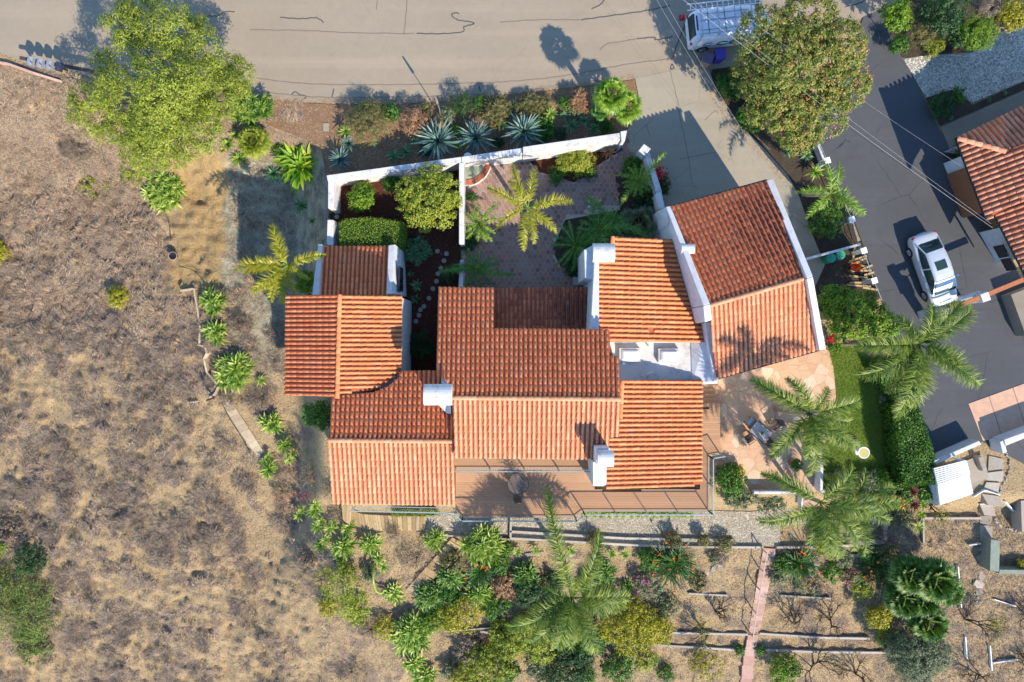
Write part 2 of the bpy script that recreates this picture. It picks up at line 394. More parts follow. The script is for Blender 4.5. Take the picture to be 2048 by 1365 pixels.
M['attn'] = leaf('pale_green_agave_leaves', lc(70, 110, 34), lc(132, 160, 54), lc(206, 208, 116), 0.2, 0.4)
M['attb'] = leaf('blue_green_agave_leaves', lc(54, 100, 58), lc(92, 134, 84), lc(136, 168, 114), 0.15, 0.45)
M['attd'] = leaf('dark_green_agave_leaves', lc(48, 88, 30), lc(86, 122, 42), lc(146, 166, 80), 0.15, 0.45)  # darker green than the pale agave leaves
M['agave'] = leaf('blue_grey_agave_leaves', lc(56, 86, 80), lc(90, 120, 110), lc(148, 170, 150), 0.05, 0.45)
M['banana'] = leaf('broad_yellow_green_leaves', lc(70, 120, 22), lc(128, 164, 34), lc(184, 196, 66), 0.3)
M['palm'] = leaf('palm_leaflets', lc(52, 84, 20), lc(100, 124, 34), lc(172, 174, 74), 0.25, 0.5, 0.4)
M['palmy'] = leaf('yellow_palm_leaflets', lc(120, 128, 24), lc(166, 160, 34), lc(202, 186, 66), 0.35, 0.4, 0.4)
M['palml'] = leaf('light_green_palm_leaflets', lc(70, 112, 24), lc(118, 152, 38), lc(172, 188, 84), 0.35, 0.4, 0.4)
M['fanleaf'] = leaf('dark_fan_leaves', lc(40, 74, 22), lc(74, 112, 34), lc(140, 158, 72), 0.25, 0.5, 0.35)
M['fern'] = leaf('soft_green_palm_leaflets', lc(44, 92, 34), lc(72, 124, 46), lc(110, 150, 62), 0.25)
M['strel'] = leaf('dark_strap_leaves', lc(28, 62, 18), lc(52, 94, 26), lc(104, 138, 60), 0.15, 0.35, 0.5)
M['redleaf'] = leaf('red_purple_strap_leaves', lc(90, 46, 46), lc(124, 70, 64), lc(160, 110, 90), 0.15)
M['brom'] = leaf('cream_red_strap_leaves', lc(150, 80, 66), lc(186, 150, 110), lc(206, 186, 132), 0.15)
M['orangefl'] = plain('orange_flower', lc(214, 104, 30), 0.6)
M['redfl'] = leaf('crimson_bracts', lc(180, 10, 40), lc(206, 20, 54), lc(226, 60, 84), 0.25)
M['pinkfl'] = leaf('pink_petals', lc(200, 60, 150), lc(214, 90, 170), lc(226, 130, 190), 0.25)
M['coralfl'] = leaf('coral_flower_tips', lc(184, 96, 66), lc(204, 128, 88), lc(216, 160, 112), 0.2)
# ------------------------------------------------------------------ the ground: one sheet with relief
rnd = random.Random(4)
def wild(px, py):
    yb = 106 + .27 * max(0, min(200, px)); a = sm(-px, -640, -570) * sm(py - yb, 6, 50) * (0.35 + 0.65 * sm(-px, -455, -430))
    return max(a, (0.5 + 0.5 * sm(-px, -700, -600)) * sm(py, 1098, 1115), sm(px, 1752, 1775) * sm(py, 1010, 1040) * 0.35)
def axis(a, b, step, far):
    v = list(np.arange(a, b + 1, step)); x, s_ = a, step
    lo = []
    while x > -far: s_ *= 1.35; x -= s_; lo.append(x)
    hi = []; x, s_ = v[-1], step
    while x < 2048 + far: s_ *= 1.35; x += s_; hi.append(x)
    return lo[::-1] + v + hi
XS = axis(-80, 2130, 5, 9000); YS = axis(-40, 1440, 5, 9000)
def fbm(x, y, s, o=3):
    r, a, t = 0.0, 1.0, 0.0
    for i in range(o):
        r += a * noise.noise(Vector((x * s, y * s, 7.3 + i))); t += a; a *= 0.55; s *= 2.1
    return r / t
TRAILS = [[(385, 905), (430, 960), (452, 985), (511, 1040), (560, 1100)], [(470, 945), (452, 985)], [(140, 1060), (239, 1105), (290, 1135), (330, 1165), (400, 1205), (455, 1215)], [(200, 1180), (270, 1195), (350, 1200), (412, 1183), (450, 1180), (487, 1192), (560, 1180)], [(0, 1320), (60, 1340), (130, 1370)], [(80, 740), (60, 790), (0, 800)], [(340, 790), (400, 850), (385, 905)], [(500, 1040), (540, 1150), (600, 1250)]]
def brushmask(px, py, x, y):
    """how thick the dry brush lies here, 0..1"""
    b = 0.5 + 1.5 * fbm(x, y, 0.42, 3)
    if py < 700: b += 0.35 * sm(-py, -800, -640)
    b += 0.3 * sm(-px, -480, -380) - 0.1 - .16 * sm(py, 700, 800)
    b = b + 1.1 * (noise.noise(Vector((x * 1.1, y * 1.1, 9))))
    b -= 0.9 * sm(-abs(px - 395), -62, -40) * sm(py, 285, 320) * sm(-py, -600, -560)
    for ln in TRAILS:
        for (x0, y0), (x1, y1) in zip(ln, ln[1:]):
            dx, dy = x1 - x0, y1 - y0; tt_ = min(1, max(0, ((px - x0) * dx + (py - y0) * dy) / (dx * dx + dy * dy))); dd = math.hypot(px - x0 - dx * tt_, py - y0 - dy * tt_)
            b -= 1.3 * sm(-dd, -13, -4)
    return min(1, max(0, b))
verts = []; zone = []
for py in YS:
    for px in XS:
        p = gp(px, py, -0.03); w = wild(px, py); br = 0.0; pale = 0.0; yard = 0.0
        if -100 < px < 2150 and -60 < py < 1460:
            if w > 0.01:
                br = brushmask(px, py, p.x, p.y)
                n1 = fbm(p.x, p.y, 0.6, 3); n2 = noise.noise(Vector((p.x * 2.6, p.y * 2.6, 3)))
                p.z += w * (0.5 * n1 + 0.22 * n2 + 0.16 * br)
                if px > 650: br = min(1, br * .7 + .12)
            jx = 26 * noise.noise(Vector((p.x * .5, p.y * .5, 5))) + 12 * noise.noise(Vector((p.x * 1.7, p.y * 1.7, 5)))
            pale = .85 * sm(-abs(px + jx - 395), -68, -36) * sm(py, 285, 320) * sm(-py, -610, -560)
            yard = sm(px + jx * .5, 440, 458) * sm(-px, -668, -655) * sm(py, 300, 330) * sm(-py, -800, -640)
        verts.append(p); zone.append((br, pale, yard, 1.0))
nx, ny = len(XS), len(YS)
F = [(j * nx + i, (j + 1) * nx + i, (j + 1) * nx + i + 1, j * nx + i + 1) for j in range(ny - 1) for i in range(nx - 1)]
t = NT('dry_hillside_soil')
at = t.n('ShaderNodeVertexColor', layer_name='zone').outputs[0]; sep = t.n('ShaderNodeSeparateColor', {0: at}).outputs
n1 = t.noise(0.7, 10, 0.75); n2 = t.noise(6, 8, 0.8); n3 = t.noise(26, 5, 0.8)
soil = t.mix(t.step(n1, 0.35, 0.65), lc(164, 138, 102), lc(182, 156, 116)); soil = t.mix(t.math('MULTIPLY', t.step(n2, 0.4, 0.62), 0.5), soil, lc(198, 172, 130))
lit = t.mix(t.step(n1, 0.35, 0.65), lc(144, 124, 104), lc(164, 142, 118)); lit = t.mix(t.step(n2, 0.42, 0.62), lit, lc(120, 104, 90)); lit = t.mix(t.math('MULTIPLY', t.step(n3, 0.55, 0.68), 0.6), lit, lc(176, 150, 122))
gr = t.noise(11, 3, 0.7)
bk = t.step(t.math('ADD', sep[0], t.math('MULTIPLY', t.math('SUBTRACT', n2, 0.5), 1.2)), 0.38, 0.62)
c = t.mix(bk, soil, lit)
cl = t.mix(t.step(n2, 0.35, 0.65), lc(186, 158, 108), lc(160, 128, 82)); c = t.mix(sep[1], c, cl)
yd = t.mix(t.step(t.noise(1.1, 8, 0.7), 0.42, 0.6), lc(176, 168, 140), lc(120, 116, 98)); c = t.mix(sep[2], c, yd)
sp = t.step(n3, 0.64, 0.72); c = t.mix(t.math('MULTIPLY', sp, 0.45), c, lc(214, 190, 150))
rg_ = t.math('SUBTRACT', 1.0, t.math('MULTIPLY', t.math('ADD', sep[1], sep[2]), 0.8)); c = t.mix(t.math('MULTIPLY', t.math('MULTIPLY', t.step(gr, 0.52, 0.66), 0.5), rg_), c, lc(202, 172, 130)); c = t.mix(t.math('MULTIPLY', t.math('MULTIPLY', t.step(gr, 0.46, 0.34), 0.75), rg_), c, lc(84, 68, 56))
t.bump(t.math('ADD', n2, t.math('MULTIPLY', gr, 0.8)), 1.0, 0.14)
M['terrain'] = t.fin(c, 0.95, 0, 0.1)
ter = np_mesh('ground', np.array([tuple(v) for v in verts]), np.array(F), M['terrain'], smooth=True)
ter['kind'] = 'structure'
ca = ter.data.color_attributes.new('zone', 'FLOAT_COLOR', 'POINT'); ca.data.foreach_set('color', np.array(zone, dtype=np.float32).ravel())
def grelief(x, y):
    """height of the rough ground at a map point"""
    z = gxy(x, y); k = H * S / (H - z); px, py = 1024 + x * k, 682.5 - y * k; w = wild(px, py)
    if w > 0.01: z += w * (0.5 * fbm(x, y, 0.6, 3) + 0.22 * noise.noise(Vector((x * 2.6, y * 2.6, 3))) + 0.16 * brushmask(px, py, x, y))
    return z - 0.03

# roads, pavements, beds
sheet('road', [(-900, -500), (2900, -500), (2900, -60), (1800, -20), (1790, 8), (1727, 34), (1640, 90), (1500, 130), (1420, 139), (1362, 139), (1270, 158), (1170, 171), (1000, 190), (900, 202), (800, 207), (700, 208), (600, 203), (540, 197), (495, 186), (440, 172), (330, 160), (200, 158), (120, 140), (60, 130), (0, 106), (-120, 60), (-900, -120)], M['road'], 0.02)
sheet('neighbour_driveway', [(1727, 34), (1788, 8), (1770, 45), (1795, 100), (1823, 145), (1852, 205), (1880, 262), (1907, 300), (1990, 470), (2080, 620), (2300, 980), (2200, 1010), (1965, 884), (1872, 926), (1800, 700), (1760, 590), (1730, 500), (1700, 420), (1660, 330), (1630, 280), (1640, 200), (1700, 120)], M['drive_n'], 0.035)
sheet('driveway', [(1270, 157), (1362, 138), (1418, 139), (1436, 190), (1480, 250), (1530, 300), (1575, 350), (1598, 392), (1625, 470), (1650, 530), (1600, 640), (1430, 690), (1330, 420), (1300, 310), (1262, 315), (1235, 300), (1252, 262), (1284, 225)], M['conc'], 0.03)
sheet('planting_bed', [(495, 190), (600, 206), (700, 211), (800, 210), (900, 205), (1000, 193), (1170, 174), (1268, 160), (1282, 224), (1250, 262), (1100, 293), (920, 315), (653, 352), (640, 290), (560, 260), (500, 235)], M['bed'], 0.01)
sheet('planting_bed', [(660, 352), (920, 322), (922, 575), (875, 600), (872, 748), (800, 748), (800, 590), (690, 590), (664, 480)], M['mulch'], 0.012)
sheet('planting_bed', [(1420, 160), (1440, 190), (1480, 250), (1530, 300), (1575, 350), (1598, 392), (1625, 470), (1640, 510), (1720, 492), (1700, 430), (1640, 290), (1600, 230), (1500, 120), (1424, 140)], M['darksoil'], 0.012)
sheet('planting_bed', [(1052, 316), (1095, 306), (1240, 285), (1245, 300), (1190, 335), (1175, 352), (1148, 366), (1110, 352), (1080, 345), (1065, 330)], M['mulch'], 0.034)
sheet('planting_bed', [(1104, 500), (1130, 440), (1240, 420), (1230, 350), (1262, 312), (1295, 330), (1330, 470), (1220, 560), (1130, 552)], M['darksoil'], 0.034)
sheet('courtyard_base', [(925, 318), (1100, 300), (1250, 268), (1300, 310), (1330, 420), (1330, 580), (925, 580)], M['grout'], 0.014)
sheet('front_path', [(1640, 503), (1735, 480), (1770, 590), (1700, 640), (1600, 640)], M['darksoil'], 0.013)
sheet('lawn', [(1655, 700), (1700, 690), (1740, 720), (1800, 960), (1740, 990), (1640, 985), (1640, 870), (1672, 790)], M['lawn'], 0.012, 4)
sheet('patio', [(1398, 770), (1400, 915), (1440, 985), (1632, 985), (1640, 930), (1672, 795), (1668, 740), (1655, 690), (1560, 700), (1440, 740)], M['flag'], 0.04, 0)
gravel_pts = [(848, 1030), (1000, 1024), (1200, 1022), (1420, 1022), (1500, 1024), (1560, 1018), (1610, 1006), (1780, 1010), (1780, 1046), (1560, 1050), (1560, 1092), (1300, 1090), (1050, 1080), (1020, 1072), (900, 1070), (850, 1066)]
for i_ in range(1):
    pts_ = [P(x, y, -1.2 + 0.03) for x, y in gravel_pts]; m = MB(); fs = []
    for tt in tessellate_polygon([[Vector((r.x, r.y, 0)) for r in pts_]]):
        a, b, c_ = [pts_[i] for i in tt]; fs.append(tt if (b - a).to_2d().cross((c_ - a).to_2d()) > 0 else (tt[0], tt[2], tt[1]))
    m.add(pts_, fs); m.build('gravel_path', M['gravel'])['kind'] = 'structure'
sheet('gravel_yard', [(1806, 118), (1850, 112), (1950, 105), (2010, 60), (2060, 52), (2400, 30), (2400, 60), (2055, 160), (1944, 206), (1905, 180), (1870, 190), (1852, 196)], M['gravel_n'], 0.022)
sheet('pavement', [(1882, 255), (2060, 176), (2400, 40), (2400, 100), (2060, 240), (1900, 300)], M['conc_path'], 0.05, thick=0.06)
sheet('planting_bed', [(1852, 196), (1880, 178), (1908, 180), (1945, 210), (2055, 160), (2400, 20), (2400, 38), (2060, 174), (1880, 253)], M['darksoil'], 0.02)
sheet('planting_bed', [(1730, -40), (2300, -60), (2300, 20), (2060, 52), (2000, 55), (1960, 100), (1850, 112), (1806, 116), (1790, 95), (1768, 45), (1790, 6)], M['darksoil'], 0.015)
sheet('terrace', [(1937, 808), (2048, 768), (2200, 712), (2250, 830), (2048, 868), (1966, 882)], plain('pink_concrete', lc(196, 156, 128), .9, 0, .1, 3), 0.06, thick=0.05)
m = MB()
for a, b in (((1978, 793), (2006, 880)), ((2026, 776), (2056, 868))): ribbon(m, [a, b], 0.03, 0, flat=0.066)
m.build('terrace_joint', M['seal'])['kind'] = 'structure'
M['pinkpath'] = plain('pink_concrete', lc(190, 150, 122), 0.9, 0, 0.1, 3)
# driveway joints, crack seal and cracks on the road (flat marks of tar)
def marks(name, mat, lines, w, z):
    m = MB()
    for ln in lines:
        pts = spline(ln, 6, False) if len(ln) > 2 else ln
        pts = [(x + 0.6 * math.sin(i * 1.7), y + 0.6 * math.cos(i * 2.3)) for i, (x, y) in enumerate(pts)]
        ribbon(m, pts, w, 0, flat=z)
    m.build(name, mat)['kind'] = 'structure'
marks('road_crack_seal', M['seal'], [
    [(560, 35), (600, 38), (632, 36), (648, 46)], [(833, 67), (880, 68), (925, 64), (928, 54), (948, 48), (940, 44), (915, 40), (903, 30), (912, 26), (918, 28)],
    [(415, 32), (435, 32), (450, 24), (470, 24)], [(1162, 40), (1220, 32), (1290, 22), (1340, 12)], [(1183, 18), (1200, 10), (1208, 0), (1208, -10)],
    [(1274, 78), (1308, 75), (1312, 80), (1345, 74)], [(664, 194), (667, 178)],
    [(583, 190), (590, 184), (600, 190), (612, 193), (604, 200), (588, 199)], [(1345, 118), (1352, 95), (1362, 70), (1370, 50)], [(1344, 128), (1341, 138), (1348, 136), (1344, 128)],
    [(958, 170), (960, 184)], [(1690, 14), (1715, 8), (1735, -2)]], 0.075, 0.026)
marks('road_cracks', M['sealfaint'], [
    [(498, 154), (560, 163), (640, 169), (760, 170), (850, 169), (960, 166), (1010, 164), (1100, 156), (1180, 143), (1260, 128), (1345, 118)],
    [(500, 181), (560, 188), (640, 195), (720, 195), (800, 194), (900, 192), (960, 188)], [(500, 60), (620, 62), (700, 66), (830, 68)], [(815, -5), (812, 30), (808, 70)], [(755, 0), (752, 20)], [(1000, 45), (1080, 40), (1160, 40)],
    [(1200, 100), (1215, 88), (1240, 84), (1274, 78)], [(1340, 140), (1352, 190), (1358, 212)], [(1292, 248), (1300, 275)], [(1355, 212), (1372, 290), (1385, 370)], [(1360, 318), (1430, 305)],
    [(1462, 232), (1500, 262), (1540, 300)], [(1410, 240), (1430, 222), (1436, 228)]], 0.045, 0.034)
marks('driveway_cracks', M['seal'], [
    [(1690, 322), (1720, 316), (1740, 308), (1745, 285), (1738, 270), (1765, 262)], [(1700, 250), (1722, 240), (1742, 232), (1748, 240)], [(1720, 400), (1716, 370), (1722, 340), (1735, 322)],
    [(1775, 360), (1760, 345), (1752, 322)], [(1765, 370), (1800, 372), (1815, 366)], [(1942, 640), (1946, 668), (1938, 690), (1936, 706)], [(1950, 790), (1950, 740), (1962, 722), (1990, 700)], [(1895, 800), (1905, 770)]], 0.028, 0.04)
# courtyard hexagonal pavers, real tiles
court = [(930, 320), (1060, 308), (1100, 300), (1252, 270), (1262, 310), (1240, 345), (1236, 410), (1130, 432), (1106, 480), (1112, 530), (1150, 556), (1200, 576), (930, 576)]
bedp = [(1052, 316), (1095, 306), (1240, 285), (1245, 300), (1190, 335), (1175, 352), (1148, 366), (1110, 352), (1080, 345), (1065, 330)]
m = MB(); R = 0.185; row = 0; hx = math.sqrt(3) * R
y = -3
for row in range(60):
    for ci in range(90):
        X = -4 + ci * hx + (row % 2) * hx / 2; Y = 2.5 + row * 1.5 * R
        px, py = 1024 + X * S, 682.5 - Y * S
        if not inside(court, px, py) or inside(bedp, px, py): continue
        if math.hypot(px - 928, py - 320) < 55: continue
        z = 0.03 + rnd.uniform(0, 0.008); r = R * 0.89; a0 = rnd.uniform(-.02, .02)
        ring = [(X + r * math.sin(a0 + k * PI / 3), Y + r * math.cos(a0 + k * PI / 3), z) for k in range(6)]
        m.prism(ring[::-1], 0.012)
m.build('hexagonal_paving', M['hex'])['kind'] = 'structure'

# ------------------------------------------------------------------ roofs
M['pan'] = plain('dirty_shaded_terracotta_pan', lc(172, 92, 60), .9, 0, .22, 3, .3)  # pan clay darkened for dirt and for the shade between the ribs
class Plane:
    def __init__(s, a, b, c):
        a, b, c = P(*a), P(*b), P(*c); s.n = (b - a).cross(c - a).normalized(); s.p = a
        if s.n.z < 0: s.n = -s.n
    def z(s, x, y): return s.p.z - (s.n.x * (x - s.p.x) + s.n.y * (y - s.p.y)) / s.n.z
    def at(s, px, py, dz=0.0):
        o = Vector((0, 0, H)); d = P(px, py, 0) - o; tt = s.n.dot(s.p - o) / s.n.dot(d); r = o + d * tt; r.z += dz; return r
def np_tiles(T):
    """T rows: x0,y0,z0,x1,y1,z1 (uphill end to downhill end), r0, r1"""
    T = np.array(T); a = T[:, 0:3]; b = T[:, 3:6]; r0 = T[:, 6]; r1 = T[:, 7]; n = len(T)
    d = unit(b - a); side = unit(np.cross(d, np.array([0, 0, 1.0]))); up = np.cross(side, d)
    K = 8; th = np.linspace(0, PI, K)
    def ring(c, r): return c[:, None, :] + side[:, None, :] * (np.cos(th)[None, :, None] * r[:, None, None]) + up[:, None, :] * (np.sin(th)[None, :, None] * (r * 1.02)[:, None, None])
    vs = np.concatenate([ring(a, r0), ring(b, r1), ring(b, r1 * 0.78)], axis=1).reshape(-1, 3)
    f = []
    for i in range(K - 1):
        f.append([i, i + 1, K + i + 1, K + i]); f.append([K + i, K + i + 1, 2 * K + i + 1, 2 * K + i])
    f = np.array(f); Fq = (f[None] + (np.arange(n) * 3 * K)[:, None, None]).reshape(-1, 4)
    return vs, Fq[:, ::-1]
def roof(name, poly, plane, dirpx, mat, parent, w=0.262, L=0.38, missing=0, seed=1, eave=0.10):
    """a slope of barrel tiles; dirpx = downhill direction on the map"""
    rr = random.Random(seed); pts = [plane.at(x, y) for x, y in poly]
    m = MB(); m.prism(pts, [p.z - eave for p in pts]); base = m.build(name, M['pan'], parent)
    d = Vector((dirpx[0], -dirpx[1])).normalized(); u = Vector((d.y, -d.x))
    q = [(Vector((p.x, p.y)).dot(u), Vector((p.x, p.y)).dot(d)) for p in pts]
    umin, umax = min(a for a, b in q), max(a for a, b in q); vmax = max(b for a, b in q)
    n = max(1, round((umax - umin) / w)); w = (umax - umin) / n; T = []
    zc = lambda x, y: plane.z(x, y)
    for k in range(n):
        c = umin + (k + 0.5) * w; xs = []
        for i in range(len(q)):
            (a0, b0), (a1, b1) = q[i], q[(i + 1) % len(q)]
            if (a0 > c) != (a1 > c): xs.append(b0 + (b1 - b0) * (c - a0) / (a1 - a0))
        xs.sort(); cj = c + rr.uniform(-.006, .006)
        for i in range(0, len(xs) - 1, 2):
            v0, v1 = xs[i], xs[i + 1] + 0.03; off = rr.uniform(-.02, .02)
            kk = math.floor((vmax + .03 - v1) / L)
            e = vmax + 0.03 - kk * L + off
            while e > v0 + 0.08:
                s_ = max(v0 - 0.02, e - L - 0.05); ee = min(e, v1)
                if ee - s_ > 0.1 and not (missing and rr.random() < missing):
                    j = rr.uniform(-.012, .012); yaw = rr.uniform(-.010, .010)
                    A = u * (cj - yaw) + d * s_; B = u * (cj + yaw) + d * ee; R_ = w * 0.325
                    T.append((A.x, A.y, zc(A.x, A.y) + 0.0 + j, B.x, B.y, zc(B.x, B.y) + 0.035 + j, R_ * 0.88, R_))
                e -= L
    vs, fs = np_tiles(T); o = np_mesh('barrel_tiles', vs, fs, mat, base, off=root_loc(parent)); o['kind'] = 'stuff'
    return base
def ridge(a, b, mat, parent, r=0.125, dz=0.05, L=0.42):
    a, b = Vector(a), Vector(b); n = max(1, round((b - a).length / L)); T = []
    for i in range(n):
        p = a.lerp(b, i / n); q_ = a.lerp(b, (i + 1.08) / n); T.append((p.x, p.y, p.z + dz, q_.x, q_.y, q_.z + dz + 0.02, r * 0.9, r))
    vs, fs = np_tiles(T); return np_mesh('ridge_cap', vs, fs, mat, parent)
def walls(m, poly, plane, inset=0.25, zb=-3.0, dz=0.12):
    pts = [plane.at(x, y) for x, y in poly]; c = sum(pts, V(0, 0, 0)) / len(pts); out = []
    for p in pts:
        v = (c - p); v.z = 0; q_ = p + v.normalized() * inset * 1.35; q_.z = plane.z(q_.x, q_.y) - dz; out.append(q_)
    m.prism(out, zb)

def win_on(poly, plane, inset, i, ts, z, w, h, parent, door=False):
    pts = [plane.at(x, y) for x, y in poly]; c = sum(pts, V(0, 0, 0)) / len(pts); q_ = []
    for p in (pts[i], pts[(i + 1) % len(pts)]): v = c - p; v.z = 0; q_.append(p + v.normalized() * inset * 1.35)
    a, b = q_; d = (b - a); d.z = 0; L_ = d.length; d.normalize(); n_ = V(d.y, -d.x, 0)
    if n_.dot(c - a) > 0: n_ = -n_
    for t0 in ts:
        p = a + d * L_ * t0; m = MB(); m.box((p.x + n_.x * .03, p.y + n_.y * .03, z), (w, .1, h), math.atan2(d.y, d.x)); f_ = m.build('door' if door else 'window', M['darkmetal'], parent)
        m = MB()
        for s_ in (-1, 1): m.box((p.x + n_.x * .07 + d.x * s_ * w * .245, p.y + n_.y * .07 + d.y * s_ * w * .245, z), (w * .44, .05, h - .14), math.atan2(d.y, d.x))
        m.build('pane', M['glass'], f_, off=root_loc(parent))
house = thing('house', 'large white house with orange barrel tile roofs and a brown rear deck', 'house', (0, 0, 0))
wm = MB(); wt = M['tile']
# west wing
pWw = Plane((680, 590, 4.9), (680, 795, 4.9), (573, 590, 4.25)); polyWw = [(573, 590), (680, 590), (672, 795), (570, 789)]
pWe = Plane((680, 590, 4.9), (680, 795, 4.9), (803, 590, 4.2)); polyWe = [(680, 590), (804, 591), (802, 741), (786, 758), (766, 772), (740, 782), (700, 784), (678, 789)]
roof('roof_slope', polyWw, pWw, (-1, 0.0), wt, house, seed=2); roof('roof_slope', polyWe, pWe, (1, 0.0), M['tile_e'], house, seed=3)
ridge(pWw.at(680, 590), pWw.at(675, 796), wt, house)
walls(wm, [(573, 590), (680, 590), (678, 792), (570, 789)], pWw, 0.15); walls(wm, [(680, 590), (804, 591), (802, 780), (678, 789)], pWe, 0.1, -0.5, 0.5)
# lean-to north of it
pE = Plane((640, 590, 2.5), (780, 590, 2.5), (643, 493, 1.9)); polyE = [(643, 494), (779, 493), (779, 592), (637, 592)]
roof('roof_slope', polyE, pE, (0, -1), wt, house, seed=4); walls(wm, polyE, pE, 0.1)
# main D
pDn = Plane((660, 880, 5.2), (907, 880, 5.2), (700, 745, 4.5)); polyDn = [(663, 794), (700, 790), (745, 786), (775, 774), (795, 758), (803, 743), (873, 742), (905, 770), (908, 882), (658, 880)]
pDs = Plane((658, 880, 5.2), (908, 882, 5.2), (660, 1010, 4.4)); polyDs = [(658, 880), (908, 883), (910, 1010), (663, 1007)]
roof('roof_slope', polyDn, pDn, (0, -1), wt, house, seed=5); roof('roof_slope', polyDs, pDs, (0.01, 1), M['tile_pale'], house, seed=6)
ridge(pDn.at(658, 881), pDn.at(908, 883), M['tile_pale'], house); walls(wm, [(663, 800), (905, 760), (908, 882), (658, 880)], pDn); walls(wm, polyDs, pDs, 0.3)
# centre C
pCn = Plane((903, 795, 6.3), (1240, 798, 6.3), (903, 575, 5.1)); polyCn = [(877, 575), (986, 577), (985, 658), (1219, 660), (1221, 713), (1237, 713), (1241, 798), (905, 795), (903, 770), (872, 744)]
pCs = Plane((903, 795, 6.3), (1240, 798, 6.3), (910, 915, 5.4)); polyCs = [(905, 796), (1241, 799), (1238, 872), (1219, 874), (1217, 906), (1186, 918), (909, 915)]
roof('roof_slope', polyCn, pCn, (0, -1), wt, house, seed=7); roof('roof_slope', polyCs, pCs, (0, 1), M['tile_pale'], house, seed=8)
ridge(pCn.at(904, 796), pCn.at(1241, 799), M['tile_pale'], house)
walls(wm, [(877, 577), (984, 577), (984, 790), (880, 790)], pCn, 0.12); walls(wm, [(984, 660), (1218, 662), (1238, 796), (907, 793)], pCn, 0.12); walls(wm, [(906, 798), (1238, 800), (1236, 870), (1186, 905), (912, 905)], pCs, 0.3)
# F, the low shaded roof
pF = Plane((985, 660, 2.75), (1175, 660, 2.75), (985, 577, 2.4)); polyF = [(984, 577), (1176, 576), (1177, 672), (983, 672)]
roof('roof_slope', polyF, pF, (0, -1), M['tile_stain'], house, seed=9); walls(wm, [(984, 580), (1176, 580), (1176, 672), (983, 672)], pF, 0.2)
# G
pG = Plane((1197, 500, 4.7), (1197, 680, 4.7), (1400, 600, 3.8)); polyG = [(1224, 473), (1351, 479), (1372, 540), (1412, 684), (1221, 684), (1219, 662), (1195, 660), (1195, 503), (1224, 503)]
roof('roof_slope', polyG, pG, (1, 0.02), M['tile_e'], house, seed=10, missing=0.002); walls(wm, [(1224, 473), (1351, 479), (1412, 684), (1196, 684)], pG, 0.2)
ridge(pG.at(1225, 474), pG.at(1225, 503), wt, house)
# K
pK = Plane((1215, 760, 5.0), (1215, 975, 5.0), (1403, 860, 3.75)); polyK = [(1241, 761), (1404, 760), (1403, 969), (1213, 980), (1213, 905), (1220, 873), (1238, 872)]
roof('roof_slope', polyK, pK, (1, 0.02), M['tile_e'], house, seed=11); walls(wm, polyK, pK, 0.3)
ridge(pK.at(1244, 762), pK.at(1240, 836), wt, house, dz=0.1)
# garage
pIn = Plane((1418, 612, 5.6), (1614, 556, 5.6), (1343, 415, 4.7)); polyIn = [(1341, 414), (1533, 362), (1614, 556), (1418, 612)]
pIs = Plane((1418, 612, 5.6), (1614, 556, 5.6), (1434, 757, 4.25)); polyIs = [(1418, 612), (1614, 556), (1639, 699), (1433, 757)]
dI = (-75 / 215, -197 / 215)
roof('roof_slope', polyIn, pIn, (-79, -196), M['tile_garage'], house, seed=12); roof('roof_slope', polyIs, pIs, (22, 145), M['tile_pale'], house, seed=13)
ridge(pIn.at(1418, 612), pIn.at(1614, 556), M['tile_pale'], house); walls(wm, polyIn, pIn, 0.15); walls(wm, polyIs, pIs, 0.3)
wm.build('wall', M['white'], house)
win_on(polyDs, pDs, .3, 2, (.25, .7), 2.2, 1.6, 1.4, house); win_on(polyDs, pDs, .3, 2, (.5,), -.4, 1.8, 1.2, house)
win_on([(906, 798), (1238, 800), (1236, 870), (1186, 905), (912, 905)], pCs, .3, 3, (.2, .55, .85), 1.8, 1.8, 2.1, house, True)
win_on([(906, 798), (1238, 800), (1236, 870), (1186, 905), (912, 905)], pCs, .3, 3, (.3, .7), 4.2, 1.6, 1.0, house)
win_on(polyK, pK, .3, 2, (.3, .7), 1.9, 1.4, 1.4, house); win_on(polyK, pK, .3, 1, (.35, .7), 1.9, 1.5, 1.4, house)
win_on(polyIs, pIs, .3, 2, (.5,), 1.5, 2.2, 1.3, house)
